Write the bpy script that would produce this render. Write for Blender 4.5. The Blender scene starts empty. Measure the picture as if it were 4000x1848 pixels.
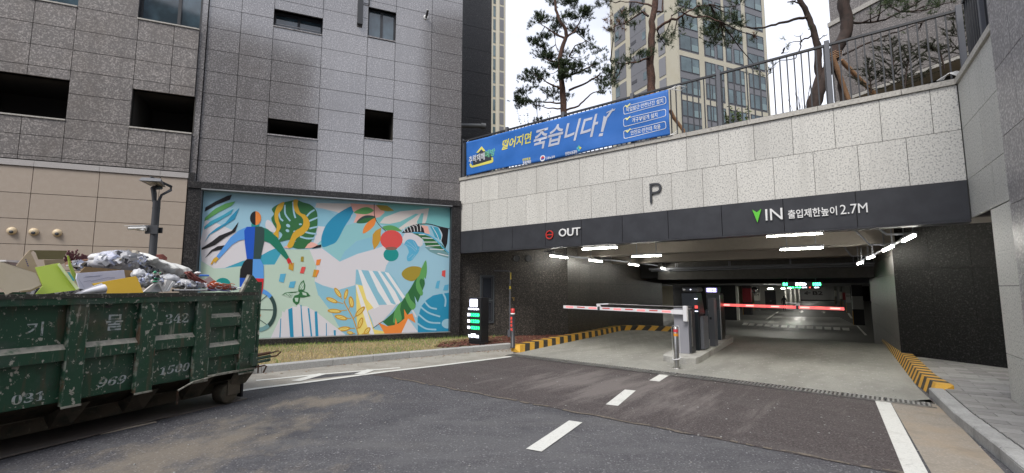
import bpy, math, random
import numpy as np
from mathutils import Matrix, Vector
R = math.radians
random.seed(7); rng = np.random.default_rng(7)
C = bpy.context.scene.collection
sc = bpy.context.scene
# ------------------------------------------------------------------ camera, sky, sun, exposure
FOC = 1838.0; EYE = 1.6; PITCH = math.atan(198.7 / FOC)
cam = bpy.data.cameras.new('camera'); cam.sensor_width = 36; cam.lens = 36 * FOC / 4000
cam.clip_start = 0.05; cam.clip_end = 800
co = bpy.data.objects.new('camera', cam); C.objects.link(co)
co.location = (0, 0, EYE); co.rotation_euler = (R(90) + PITCH, 0, 0); sc.camera = co
SUN_EL, SUN_AZ = R(52), R(205)          # azimuth clockwise from +Y (view direction)
w = bpy.data.worlds.new('World'); sc.world = w; w.use_nodes = True
wn = w.node_tree.nodes; wl = w.node_tree.links
bg = wn['Background']; bg.inputs['Strength'].default_value = 0.1
sky = wn.new('ShaderNodeTexSky'); sky.sky_type = 'NISHITA'; sky.sun_disc = False
sky.sun_elevation = SUN_EL; sky.sun_rotation = SUN_AZ; sky.dust_density = 3
tc = wn.new('ShaderNodeTexCoord'); mp = wn.new('ShaderNodeMapping'); mp.inputs['Scale'].default_value = (1, 1, 3)
ns = wn.new('ShaderNodeTexNoise'); ns.inputs['Scale'].default_value = 1.6; ns.inputs['Detail'].default_value = 7
cr = wn.new('ShaderNodeValToRGB')       # the overcast layer: pale, faintly lavender cloud of uneven density
cr.color_ramp.elements[0].position = .3; cr.color_ramp.elements[0].color = (4.2, 4.45, 5.2, 1)
cr.color_ramp.elements[1].position = .7; cr.color_ramp.elements[1].color = (7.6, 7.8, 8.5, 1)
mx = wn.new('ShaderNodeMixRGB'); mx.inputs[0].default_value = .88
wl.new(tc.outputs['Generated'], mp.inputs[0]); wl.new(mp.outputs[0], ns.inputs[0]); wl.new(ns.outputs[0], cr.inputs[0])
wl.new(sky.outputs[0], mx.inputs[1]); wl.new(cr.outputs[0], mx.inputs[2]); wl.new(mx.outputs[0], bg.inputs[0])
sl = bpy.data.lights.new('sun', 'SUN'); sl.energy = 1.5; sl.angle = R(24); sl.color = (1, .96, .9)
so = bpy.data.objects.new('sun', sl); C.objects.link(so)
sdir = Vector((math.sin(SUN_AZ) * math.cos(SUN_EL), math.cos(SUN_AZ) * math.cos(SUN_EL), math.sin(SUN_EL)))
so.rotation_euler = sdir.to_track_quat('Z', 'Y').to_euler()
vs = sc.view_settings; vs.view_transform = 'Standard'; vs.look = 'None'; vs.gamma = 1; vs.exposure = 0.97
vs.use_curve_mapping = False
sc.cycles.use_denoising = True; sc.cycles.max_bounces = 6; sc.cycles.diffuse_bounces = 4
sc.cycles.glossy_bounces = 3; sc.cycles.transparent_max_bounces = 6; sc.cycles.caustics_reflective = False
sc.cycles.sample_clamp_indirect = 4

# ------------------------------------------------------------------ surveying: frames with x along, y inward, z up
def ray(x, y):
    a = x - 2000.0; b = -(y - 924.0)
    fy = FOC * math.cos(PITCH) - b * math.sin(PITCH); fz = FOC * math.sin(PITCH) + b * math.cos(PITCH)
    return a / fy, fz / fy
class Frame:
    def __init__(s, o, yaw):            # yaw: heading of local +x, clockwise from world +Y
        s.o = o; s.d = (math.sin(yaw), math.cos(yaw)); s.n = (-s.d[1], s.d[0])
        s.m = Matrix.Translation((o[0], o[1], 0)) @ Matrix.Rotation(math.atan2(s.d[1], s.d[0]), 4, 'Z')
    def loc(s, X, Y):
        u, v = X - s.o[0], Y - s.o[1]
        return u * s.d[0] + v * s.d[1], u * s.n[0] + v * s.n[1]
    def world(s, x, y): return s.o[0] + x * s.d[0] + y * s.n[0], s.o[1] + x * s.d[1] + y * s.n[1]
    def p(s, px, py, y=0.0):            # sight line meets the upright plane at depth y -> x, z
        rx, rz = ray(px, py); o = s.world(0, y)
        t = (o[0] * s.n[0] + o[1] * s.n[1]) / (rx * s.n[0] + s.n[1])
        return s.loc(rx * t, t)[0], EYE + rz * t
    def g(s, px, py, z=0.0):            # sight line meets the level z -> x, y
        rx, rz = ray(px, py); t = (z - EYE) / rz
        return s.loc(rx * t, t)
WF = Frame((0, 0), R(90))
O = WF.g(1790, 1321, .1)
GF = Frame(O, R(128.3))                 # garage front
BF = Frame(O, R(67))                    # grey building with the mural
IF = Frame(O, R(123.5))                 # driveway direction inside
DF = Frame((-3.6727, 6.9), R(21))       # skip container
# ------------------------------------------------------------------ materials
def lin(c):
    return tuple(((v / 255) / 12.92 if v <= 10 else (((v / 255) + .055) / 1.055) ** 2.4) for v in c)
MATS = {}
def mat(name, col, rough=.6, metal=0., emit=0., noise=None, bump=0., rnd=0., spec=.5, alpha=1., coat=0.):
    """noise: list of (scale, ramp lo, ramp hi, colour, factor[, kind, stretch]) layers mixed over the base"""
    if name in MATS: return MATS[name]
    m = bpy.data.materials.new(name); m.use_nodes = True; t = m.node_tree; N = t.nodes; L = t.links
    b = N['Principled BSDF']; b.inputs['Roughness'].default_value = rough; b.inputs['Metallic'].default_value = metal
    b.inputs['Specular IOR Level'].default_value = spec; b.inputs['Coat Weight'].default_value = coat
    if alpha < 1: b.inputs['Alpha'].default_value = alpha
    col = tuple(col) + (1,)
    b.inputs['Base Color'].default_value = col
    tcn = N.new('ShaderNodeTexCoord'); cur = None; h = None
    if noise:
        rgb = N.new('ShaderNodeRGB'); rgb.outputs[0].default_value = col; cur = rgb.outputs[0]
        for ly in noise:
            s, lo, hi, c, f = ly[:5]; kind = ly[5] if len(ly) > 5 else 'n'; st = ly[6] if len(ly) > 6 else (1, 1, 1)
            mpn = N.new('ShaderNodeMapping'); mpn.inputs['Scale'].default_value = st; L.new(tcn.outputs['Object'], mpn.inputs[0])
            if kind == 'v':
                q = N.new('ShaderNodeTexVoronoi'); q.inputs['Scale'].default_value = s; src = q.outputs['Color']
                sp = N.new('ShaderNodeSeparateColor'); L.new(src, sp.inputs[0]); src = sp.outputs[0]
            elif kind == 'd':
                q = N.new('ShaderNodeTexVoronoi'); q.inputs['Scale'].default_value = s; src = q.outputs['Distance']
            else:
                q = N.new('ShaderNodeTexNoise'); q.inputs['Scale'].default_value = s; q.inputs['Detail'].default_value = 4
                q.inputs['Roughness'].default_value = .6; src = q.outputs[0]
            L.new(mpn.outputs[0], q.inputs[0])
            mr = N.new('ShaderNodeMapRange'); mr.inputs[1].default_value = lo; mr.inputs[2].default_value = hi
            mr.inputs[4].default_value = f; L.new(src, mr.inputs[0])
            x = N.new('ShaderNodeMixRGB'); x.inputs[2].default_value = tuple(c) + (1,)
            L.new(mr.outputs[0], x.inputs[0]); L.new(cur, x.inputs[1]); cur = x.outputs[0]
            if h is None: h = src
    if rnd:
        if cur is None:
            rgb = N.new('ShaderNodeRGB'); rgb.outputs[0].default_value = col; cur = rgb.outputs[0]
        oi = N.new('ShaderNodeObjectInfo'); hs = N.new('ShaderNodeHueSaturation')
        mr = N.new('ShaderNodeMapRange'); mr.inputs[3].default_value = 1 - rnd; mr.inputs[4].default_value = 1 + rnd
        L.new(oi.outputs['Random'], mr.inputs[0]); L.new(mr.outputs[0], hs.inputs['Value']); L.new(cur, hs.inputs['Color']); cur = hs.outputs[0]
    if cur is not None: L.new(cur, b.inputs['Base Color'])
    if bump and h is not None:
        bn = N.new('ShaderNodeBump'); bn.inputs['Strength'].default_value = bump; bn.inputs['Distance'].default_value = .01
        L.new(h, bn.inputs['Height']); L.new(bn.outputs[0], b.inputs['Normal'])
    if emit:
        b.inputs['Emission Color'].default_value = col; b.inputs['Emission Strength'].default_value = emit
    MATS[name] = m; return m
def granite(name, base, dark, light, rough, sc_=55, rnd=.1, lf=.8, bump=.15, warm=None, spec=.5, dk=(.45, .3), streak=None):
    lay = [(sc_, .5, .62, light, lf, 'n'), (sc_ * .8, dk[0], dk[1], dark, .8, 'n', (1.1, 1, .9)), (sc_ * 1.1, .93, .97, light, .55, 'v')]
    if warm: lay.append((1.3, .45, .7, warm, .35, 'n'))
    if streak: lay.append((1.1, .5, .72, streak, .5, 'n', (2.6, 2.6, .35)))
    return mat(name, base, rough, noise=lay, rnd=rnd, bump=bump, spec=spec)
GR_WALL = granite('granite_grey_polished', (.165, .155, .154), (.06, .055, .055), (.38, .36, .355), .11, 30, .06, warm=(.15, .132, .12), streak=(.13, .12, .117), spec=1.0, bump=.03, lf=.9)
GR_WALL.node_tree.nodes['Principled BSDF'].inputs['IOR'].default_value = 1.8
GR_WALL2 = granite('granite_grey_honed', (.165, .152, .146), (.06, .054, .05), (.38, .35, .33), .4, 30, .06, warm=(.145, .12, .1), lf=.9, streak=(.12, .11, .105))
GR_BLACK = granite('granite_black', (.018, .017, .018), (.006, .006, .006), (.12, .115, .11), .3, 45, .1, lf=.55)
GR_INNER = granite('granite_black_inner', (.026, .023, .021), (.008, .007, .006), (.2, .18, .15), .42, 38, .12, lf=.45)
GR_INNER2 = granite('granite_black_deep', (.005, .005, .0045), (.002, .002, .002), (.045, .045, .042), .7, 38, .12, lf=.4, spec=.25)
GR_LIGHT = granite('granite_light', (.6, .585, .54), (.17, .17, .175), (.66, .65, .61), .6, 46, .07, lf=.7, dk=(.5, .35), streak=(.42, .41, .375))
GR_COPE = granite('granite_coping', (.42, .40, .36), (.2, .19, .17), (.55, .53, .48), .6, 30, .06, lf=.6)
GR_RET = granite('granite_return', (.56, .56, .52), (.18, .18, .18), (.6, .59, .56), .55, 55, .05, lf=.7, dk=(.5, .36), streak=(.38, .38, .35))
GR_MID = granite('granite_mid', (.22, .21, .215), (.05, .05, .05), (.5, .48, .48), .35, 32, .06, lf=.9)
BEIGE = mat('beige_panel', (.36, .30, .245), .6, noise=[(9, .45, .6, (.39, .33, .275), .5), (90, .5, .6, (.31, .26, .21), .4)], rnd=.03)
JOINT = mat('joint_dark', (.02, .02, .022), .9)
JOINT_L = mat('joint_grey', (.09, .09, .085), .9)
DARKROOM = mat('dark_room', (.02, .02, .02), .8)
FASCIA = mat('fascia_metal', (.022, .023, .028), .5, noise=[(3, .4, .65, (.037, .039, .046), .6)], rnd=.03)
METAL_D = mat('dark_painted_metal', (.035, .037, .042), .45)
METAL_G = mat('grey_painted_metal', (.11, .115, .13), .45)
STEEL = mat('stainless', (.5, .49, .47), .28, metal=1, noise=[(14, .4, .7, (.25, .24, .22), .6)])
WHITEP = mat('white_paint', (.78, .78, .77), .5)
ASPH = mat('asphalt', (.062, .06, .067), .85, bump=.5, noise=[
    (45, .53, .6, (.125, .122, .128), .85), (60, .46, .38, (.014, .014, .016), .9), (75, .95, .97, (.36, .36, .36), .5, 'v'),
    (2.2, .5, .75, (.1, .1, .105), .45, 'n', (.7, 1.3, 1)), (.45, .5, .62, (.035, .036, .042), .5), (.9, .56, .75, (.12, .115, .11), .5, 'n', (.4, 1.5, 1))])
ASPH_B = mat('asphalt_brown', (.056, .045, .044), .85, bump=.5, noise=[
    (45, .53, .6, (.12, .1, .095), .85), (60, .46, .38, (.014, .011, .01), .9), (80, .955, .975, (.3, .29, .28), .4, 'v'),
    (1.6, .5, .75, (.11, .1, .095), .45, 'n', (.35, 1.8, 1)), (6, .6, .8, (.13, .12, .11), .35)])
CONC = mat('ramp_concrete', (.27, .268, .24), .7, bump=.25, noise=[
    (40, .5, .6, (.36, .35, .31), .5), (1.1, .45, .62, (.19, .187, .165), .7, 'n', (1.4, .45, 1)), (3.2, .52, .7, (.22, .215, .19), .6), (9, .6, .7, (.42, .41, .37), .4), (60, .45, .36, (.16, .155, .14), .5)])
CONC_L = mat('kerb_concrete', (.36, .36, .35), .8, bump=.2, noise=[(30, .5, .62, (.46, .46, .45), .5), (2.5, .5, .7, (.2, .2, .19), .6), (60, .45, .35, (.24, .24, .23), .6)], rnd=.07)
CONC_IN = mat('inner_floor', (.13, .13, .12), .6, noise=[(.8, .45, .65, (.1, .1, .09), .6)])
CEIL = mat('ceiling_spray', (.17, .152, .13), .95, noise=[(25, .45, .6, (.15, .135, .115), .6)], bump=.3)
YEL = mat('hazard_yellow', (.6, .33, .03), .6, noise=[(8, .5, .7, (.42, .24, .04), .6), (50, .55, .65, (.3, .2, .08), .4)])
BLK = mat('hazard_black', (.025, .023, .02), .7, noise=[(10, .5, .7, (.07, .06, .05), .6)])
LINE = mat('road_paint', (.62, .62, .58), .7, noise=[(40, .5, .64, (.5, .5, .46), .6), (4, .55, .75, (.38, .37, .34), .5), (90, .62, .68, (.2, .2, .2), .7)])
def stain(m, spots, col, f, sc_, lo, hi, st=(1, 1, 1)):
    t = m.node_tree; N = t.nodes; L = t.links; b = N['Principled BSDF']; cur = b.inputs['Base Color'].links[0].from_socket
    tcn = N.new('ShaderNodeTexCoord'); acc = None
    for (x, y, rx, ry, rot) in spots:
        mp_ = N.new('ShaderNodeMapping'); mp_.vector_type = 'TEXTURE'; mp_.inputs['Location'].default_value = (x, y, 0); mp_.inputs['Scale'].default_value = (rx, ry, 50); mp_.inputs['Rotation'].default_value = (0, 0, R(rot))
        g = N.new('ShaderNodeTexGradient'); g.gradient_type = 'SPHERICAL'; L.new(tcn.outputs['Object'], mp_.inputs[0]); L.new(mp_.outputs[0], g.inputs[0])
        if acc is None: acc = g.outputs['Fac']
        else:
            mm = N.new('ShaderNodeMath'); mm.operation = 'MAXIMUM'; L.new(acc, mm.inputs[0]); L.new(g.outputs['Fac'], mm.inputs[1]); acc = mm.outputs[0]
    mp2 = N.new('ShaderNodeMapping'); mp2.inputs['Scale'].default_value = st; mp2.inputs['Rotation'].default_value = (0, 0, R(-20)); L.new(tcn.outputs['Object'], mp2.inputs[0])
    n = N.new('ShaderNodeTexNoise'); n.inputs['Scale'].default_value = sc_; n.inputs['Detail'].default_value = 7; n.inputs['Roughness'].default_value = .7; L.new(mp2.outputs[0], n.inputs[0])
    ad = N.new('ShaderNodeMath'); ad.operation = 'MULTIPLY_ADD'; ad.inputs[1].default_value = .55; L.new(acc, ad.inputs[0]); L.new(n.outputs[0], ad.inputs[2])
    mr = N.new('ShaderNodeMapRange'); mr.inputs[1].default_value = lo; mr.inputs[2].default_value = hi; mr.inputs[4].default_value = f; L.new(ad.outputs[0], mr.inputs[0])
    x = N.new('ShaderNodeMixRGB'); x.inputs[2].default_value = (*col, 1); L.new(mr.outputs[0], x.inputs[0]); L.new(cur, x.inputs[1]); L.new(x.outputs[0], b.inputs['Base Color'])
stain(ASPH, [(-3.3, 4.6, 1.6, 3.6, -22), (-2.2, 3.6, 2.2, 1.6, 0), (-2.6, 6.9, 1.6, .9, 20)], (.25, .21, .155), .5, 3.2, .74, 1.0, (1, .6, 1))
stain(ASPH, [(0, 5, 9, 6, 0)], (.13, .13, .132), .45, 1.6, .84, 1.05, (.8, 1.4, 1))
stain(ASPH_B, [(6.5, -3, 5, 3, 0)], (.17, .15, .14), .7, 1.1, .8, 1.0, (3.0, .4, 1))
stain(CONC, [(8.4, 2.5, 1.6, 7, 0), (4.2, 3.5, .9, 6, 0)], (.16, .155, .135), .6, 1.5, .78, 1.05, (1.6, .3, 1))
def glow(name, c, e): return mat(name, c, .4, emit=e)
TUBE = glow('lamp_tube', (1, .97, .88), 34)
LEDG = glow('led_green', (.02, .9, .22), 2.2); LEDW = glow('led_white', (.8, .82, 1), 2.2); LEDR = glow('led_red', (1, .1, .08), 1.3)
GLASS = mat('window_glass', (.03, .045, .055), .05, spec=1.0, noise=[(.7, .4, .6, (.1, .16, .2), .8)])
GLASS_D = mat('window_glass_dark', (.018, .02, .025), .1)
GLASS_T = mat('tower_glass', (.04, .065, .07), .12, spec=.8, noise=[(.25, .4, .6, (.11, .16, .17), .7)], rnd=.35)
# ------------------------------------------------------------------ mesh building
ORG = {}; FR = {}
def props(o, label=None, cat=None, group=None, kind=None):
    if label: o['label'] = label
    if cat: o['category'] = cat
    if group: o['group'] = group
    if kind: o['kind'] = kind
    return o
def thing(name, label, cat, fr, org=(0, 0, 0), group=None, rz=0, kind=None):
    o = bpy.data.objects.new(name, None); C.objects.link(o); o.empty_display_size = .2
    o.matrix_world = fr.m @ Matrix.Translation(org) @ Matrix.Rotation(rz, 4, 'Z')
    ORG[o.name] = tuple(org); FR[o.name] = fr
    return props(o, label, cat, group, kind)
class M:
    def __init__(s): s.v = []; s.f = []; s.mi = []; s.sm = []
    def add(s, vs, fs, mi=0, smooth=False):
        n = len(s.v); s.v += [tuple(v) for v in vs]; s.f += [tuple(i + n for i in f) for f in fs]
        s.mi += [mi] * len(fs); s.sm += [smooth] * len(fs); return s
    def box(s, x0, x1, y0, y1, z0, z1, mi=0, ch=0):
        x0, x1 = min(x0, x1), max(x0, x1); y0, y1 = min(y0, y1), max(y0, y1); z0, z1 = min(z0, z1), max(z0, z1)
        if ch:
            c = ch
            p = [(x0 + c, y0), (x1 - c, y0), (x1, y0 + c), (x1, y1 - c), (x1 - c, y1), (x0 + c, y1), (x0, y1 - c), (x0, y0 + c)]
            q = [(x0 + c, y0 + c), (x1 - c, y0 + c), (x1 - c, y1 - c), (x0 + c, y1 - c)]
            vs = [(a, b, z0) for a, b in p] + [(a, b, z1 - c) for a, b in p] + [(a, b, z1) for a, b in q]
            fs = [tuple(range(7, -1, -1))] + [(i, (i + 1) % 8, 8 + (i + 1) % 8, 8 + i) for i in range(8)]
            fs += [(8, 9, 17, 16), (10, 11, 18, 17), (12, 13, 19, 18), (14, 15, 16, 19), (9, 10, 17), (11, 12, 18), (13, 14, 19), (15, 8, 16), (16, 17, 18, 19)]
            return s.add(vs, fs, mi)
        return s.add([(x0, y0, z0), (x1, y0, z0), (x1, y1, z0), (x0, y1, z0), (x0, y0, z1), (x1, y0, z1), (x1, y1, z1), (x0, y1, z1)],
                     [(3, 2, 1, 0), (4, 5, 6, 7), (0, 1, 5, 4), (1, 2, 6, 5), (2, 3, 7, 6), (3, 0, 4, 7)], mi)
    def poly(s, pts, mi=0): return s.add(pts, [tuple(range(len(pts)))], mi)
    def prism(s, pts, y0, y1, mi=0, axis='y'):     # outline in x,z pushed along y (axis 'y'), or in x,y pushed along z (axis 'z')
        n = len(pts); f = (lambda a, b, c: (a, c, b)) if axis == 'y' else (lambda a, b, c: (a, b, c))
        vs = [f(a, b, y0) for a, b in pts] + [f(a, b, y1) for a, b in pts]
        return s.add(vs, [tuple(range(n)), tuple(range(2 * n - 1, n - 1, -1))] + [(i, n + i, n + (i + 1) % n, (i + 1) % n) for i in range(n)], mi)
    def tube(s, pts, r, n=8, mi=0, cap=True):
        P = [Vector(p) for p in pts]; rs = r if hasattr(r, '__len__') else [r] * len(P); vs = []; prev = None
        for i, p in enumerate(P):
            d = (P[min(i + 1, len(P) - 1)] - P[max(i - 1, 0)]).normalized()
            if prev is None: a = d.orthogonal().normalized()
            else:
                a = prev - d * prev.dot(d)
                a = a.normalized() if a.length > 1e-6 else d.orthogonal().normalized()
            prev = a; b = d.cross(a)
            vs += [p + (a * math.cos(k * 2 * math.pi / n) + b * math.sin(k * 2 * math.pi / n)) * rs[i] for k in range(n)]
        fs = [(i * n + k, i * n + (k + 1) % n, (i + 1) * n + (k + 1) % n, (i + 1) * n + k) for i in range(len(P) - 1) for k in range(n)]
        s.add(vs, fs, mi, True)
        if cap:
            s.add(vs[:n], [tuple(range(n - 1, -1, -1))], mi); s.add(vs[-n:], [tuple(range(n))], mi)
        return s
    def lathe(s, prof, cx=0, cy=0, n=20, mi=0, axis='z', cz=0):
        vs = []
        for r, h in prof:
            for k in range(n):
                c, q = r * math.cos(k * 2 * math.pi / n), r * math.sin(k * 2 * math.pi / n)
                vs.append((cx + c, cy + q, h) if axis == 'z' else (cx + c, h, cz + q))
        m = len(prof)
        s.add(vs, [(i * n + k, i * n + (k + 1) % n, (i + 1) * n + (k + 1) % n, (i + 1) * n + k) for i in range(m - 1) for k in range(n)], mi, True)
        s.add(vs[:n], [tuple(range(n - 1, -1, -1))], mi); s.add(vs[-n:], [tuple(range(n))], mi); return s
    def ball(s, c, r, n=12, m=8, mi=0, noise=0., seed=0, fold=7.):
        vs = []; rn = random.Random(seed); ph = [rn.uniform(0, 6) for _ in range(6)]
        for i in range(m + 1):
            th = math.pi * i / m
            for k in range(n):
                a = 2 * math.pi * k / n; x, y, z = math.sin(th) * math.cos(a), math.sin(th) * math.sin(a), math.cos(th)
                q = 1 + noise * (math.sin(fold * x + ph[0]) * math.sin(fold * y + ph[1]) + .6 * math.sin(fold * 2 * z + ph[2]) * math.sin(fold * 1.7 * x + ph[3]) + .5 * rn.uniform(-1, 1) * (0 < i < m))
                vs.append((c[0] + r[0] * x * q, c[1] + r[1] * y * q, c[2] + r[2] * z * q))
        return s.add(vs, [(i * n + k, (i + 1) * n + k, (i + 1) * n + (k + 1) % n, i * n + (k + 1) % n) for i in range(m) for k in range(n)], mi, True)
    def xf(s, f): s.v = [tuple(f(*v)) for v in s.v]; return s
    def build(s, name, mats, parent=None, label=None, fr=None, org=None, kind=None, cat=None, group=None, smooth=None):
        if not isinstance(mats, (list, tuple)): mats = [mats]
        if parent is not None: org = ORG.get(parent.name, (0, 0, 0))
        elif org is None: org = (0, 0, 0)
        me = bpy.data.meshes.new(name)
        me.from_pydata([(a - org[0], b - org[1], c - org[2]) for a, b, c in s.v], [], s.f)
        for m_ in mats: me.materials.append(m_)
        me.polygons.foreach_set('material_index', s.mi)
        me.polygons.foreach_set('use_smooth', s.sm if smooth is None else [smooth] * len(s.f))
        me.update()
        o = bpy.data.objects.new(name, me); C.objects.link(o)
        if parent is not None: o.parent = parent
        else: o.matrix_world = (fr or WF).m @ Matrix.Translation(org)
        ORG[o.name] = org
        return props(o, label, cat, group, kind)
def bevel(o, wd=.004, seg=1):
    b = o.modifiers.new('bevel', 'BEVEL'); b.width = wd; b.segments = seg; b.limit_method = 'ANGLE'; return o
def copy_thing(o, mw=None, label=None):
    c = o.copy(); C.objects.link(c)
    if mw is not None: c.matrix_world = mw
    if label: c['label'] = label
    for ch in list(o.children):
        d = ch.copy(); C.objects.link(d); d.parent = c
        for g in list(ch.children):
            e = g.copy(); C.objects.link(e); e.parent = d
    return c
def struct(m, name, mats, fr=None, parent=None, label=None): return m.build(name, mats, parent, label, fr, kind='structure' if parent is None else None)
def spline(pts, n=6, closed=True):
    P = [Vector((a, b)) for a, b in pts]; N = len(P); out = []
    for i in range(N if closed else N - 1):
        g = (lambda k: P[k % N]) if closed else (lambda k: P[max(0, min(N - 1, k))])
        p0, p1, p2, p3 = g(i - 1), g(i), g(i + 1), g(i + 2)
        for j in range(n):
            t = j / n
            q = .5 * ((2 * p1) + (p2 - p0) * t + (2 * p0 - 5 * p1 + 4 * p2 - p3) * t * t + (3 * p1 - p0 - 3 * p2 + p3) * t ** 3)
            out.append((q.x, q.y))
    if not closed: out.append(tuple(P[-1]))
    return out
def text(s, x0, x1, z0, z1, y, m_, name, parent, depth=.01, bold=0., shear=0., slant=0., label=None, flat=False, tilt=0., wide=None):
    """lettering facing -y, fitted to the box x0..x1, z0..z1 of its frame"""
    cu = bpy.data.curves.new(name, 'FONT'); cu.body = s; cu.offset = bold; cu.shear = shear; cu.resolution_u = 3
    cu.extrude = 0 if flat else .05
    tmp = bpy.data.objects.new('tmp', cu); C.objects.link(tmp)
    dg = bpy.context.evaluated_depsgraph_get(); dg.update()
    me = bpy.data.meshes.new_from_object(tmp.evaluated_get(dg)); bpy.data.objects.remove(tmp)
    me.name = name
    n = len(me.vertices)
    if n == 0: return None
    a = np.zeros(n * 3); me.vertices.foreach_get('co', a); a = a.reshape(-1, 3)
    lo, hi = a.min(0), a.max(0)
    u = (a[:, 0] - lo[0]) / (hi[0] - lo[0]); v = (a[:, 1] - lo[1]) / (hi[1] - lo[1])
    org = ORG.get(parent.name, (0, 0, 0)) if parent else (0, 0, 0)
    b = np.zeros_like(a)
    b[:, 0] = x0 + u * (x1 - x0) - org[0]
    b[:, 2] = z0 + v * (z1 - z0) + slant * u - org[2]
    ty = 0 if flat else (a[:, 2] - lo[2]) / max(hi[2] - lo[2], 1e-9)
    b[:, 1] = y - depth * ty - org[1]
    me.vertices.foreach_set('co', b.ravel()); me.materials.clear(); me.materials.append(m_); me.update()
    o = bpy.data.objects.new(name, me); C.objects.link(o)
    if parent: o.parent = parent
    ORG[o.name] = org
    if label: o['label'] = label
    return o
def cut(rects, hole):
    out = []
    hx0, hx1, hz0, hz1 = hole
    for (x0, x1, z0, z1) in rects:
        if hx0 >= x1 - 1e-4 or hx1 <= x0 + 1e-4 or hz0 >= z1 - 1e-4 or hz1 <= z0 + 1e-4: out.append((x0, x1, z0, z1)); continue
        if hz0 > z0: out.append((x0, x1, z0, hz0))
        if hz1 < z1: out.append((x0, x1, hz1, z1))
        a, b = max(z0, hz0), min(z1, hz1)
        if hx0 > x0: out.append((x0, hx0, a, b))
        if hx1 < x1: out.append((hx1, x1, a, b))
    return [r for r in out if r[1] - r[0] > .03 and r[3] - r[2] > .03]
def panels(parent, xs, zs, y0, y1, mats, name='stone_panel', gap=.005, holes=(), ch=0, jit=.0015):
    for i in range(len(xs) - 1):
        for j in range(len(zs) - 1):
            rs = [(xs[i] + gap, xs[i + 1] - gap, zs[j] + gap, zs[j + 1] - gap)]
            for h in holes: rs = cut(rs, h)
            if not rs: continue
            m = M(); dy = random.uniform(-jit, jit)
            for r in rs: m.box(r[0], r[1], y0 + dy, y1, r[2], r[3])
            m.build(name, mats, parent)

# ================================================================== GROUND
m = M(); m.poly([(-150, -150, 0), (150, -150, 0), (150, 6.2, 0), (-150, 6.2, 0)]); 
# one sheet, open only where the ramp into the garage goes down
pts = [(-200, -200), (200, -200), (200, 300), (-200, 300)]
hole = [GF.world(2.4, 6.9), GF.world(10.2, 6.9), IF.world(60, 20), IF.world(60, 140), IF.world(-60, 140), IF.world(-60, 20)]
def sheet_with_hole(outer, hole, z):
    import mathutils
    vs = [Vector((a, b, z)) for a, b in outer] ; hs = [Vector((a, b, z)) for a, b in hole]
    tri = mathutils.geometry.tessellate_polygon([vs, hs])
    al = vs + hs; return M().add([tuple(v) for v in al], [tuple(t) for t in tri])
g = sheet_with_hole(pts, hole, 0)
g.f = [f if (Vector(g.v[f[1]]) - Vector(g.v[f[0]])).cross(Vector(g.v[f[2]]) - Vector(g.v[f[0]])).z > 0 else f[::-1] for f in g.f]
struct(g, 'asphalt_road', ASPH)
# brown resurfaced strip in front of the drain
struct(M().poly([(a, b, .004) for a, b in [(2.2, -4.9), (3.1, -4.72), (10.12, -4.78), (9.86, -1.55), (3.05, -1.22)]]), 'resurfaced_asphalt', ASPH_B, GF)
# apron: concrete slab between the kerbs up to the crest, then the ramp and the inner floor
AP = [(2.95, -1.12), (10.48, -1.32), (10.36, 0), (9.86, 8.2), (9.8, 9), (2.0, 9), (2.25, 6.9), (2.5, 4.1), (2.72, 1.3)]
struct(M().poly([(2.9, -1.14, .006), (10.5, -1.34, .006), (10.36, 0, .006), (9.95, 7.0, .006), (2.2, 7.0, .006), (2.5, 4.1, .006), (2.72, 1.3, .006)]), 'entrance_slab', CONC, GF)
RAMP_D = M().add([(-1, 7.0, .006), (11, 7.0, .006), (11, 7.15, -.02), (-1, 7.15, -.02), (11, 15, -1.05), (-1, 15, -1.05)], [(0, 1, 2, 3), (3, 2, 4, 5)])
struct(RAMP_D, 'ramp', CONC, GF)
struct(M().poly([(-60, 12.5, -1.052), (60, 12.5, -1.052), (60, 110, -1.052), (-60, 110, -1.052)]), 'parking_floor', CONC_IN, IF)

# cast grip rings over the slab
rg_ = M(); RING = mat('cast_ring', (.33, .325, .3), .4)
for j in range(26):
    for i in range(27):
        s_, t_ = 3.15 + i * .27 + (.135 if j % 2 else 0) - .06 * j * .27, -.75 + j * .29
        if s_ > 10.1 - .06 * t_ or s_ < 3.0 - .09 * max(t_, 0) or (5.6 < s_ < 7.0 and t_ > -.2): continue
        if random.random() < .3: continue
        x, y = s_ + random.uniform(-.01, .01), t_; a0 = random.uniform(0, 6.28); n = random.choice((6, 8, 10)); v = []
        for k in range(n + 1):
            a = a0 + k * 2 * math.pi / 10
            v += [(x + .036 * math.cos(a), y + .036 * math.sin(a), .0075), (x + .045 * math.cos(a), y + .045 * math.sin(a), .0105), (x + .052 * math.cos(a), y + .052 * math.sin(a), .0075)]
        rg_.add(v, [q_ for k in range(n) for q_ in ((3 * k, 3 * k + 1, 3 * k + 4, 3 * k + 3), (3 * k + 1, 3 * k + 2, 3 * k + 5, 3 * k + 4))])
rg_.build('grip_rings', RING, None, 'small cast grip rings dotted over the concrete entrance slab', GF, kind='stuff', cat='grip rings')
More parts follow.
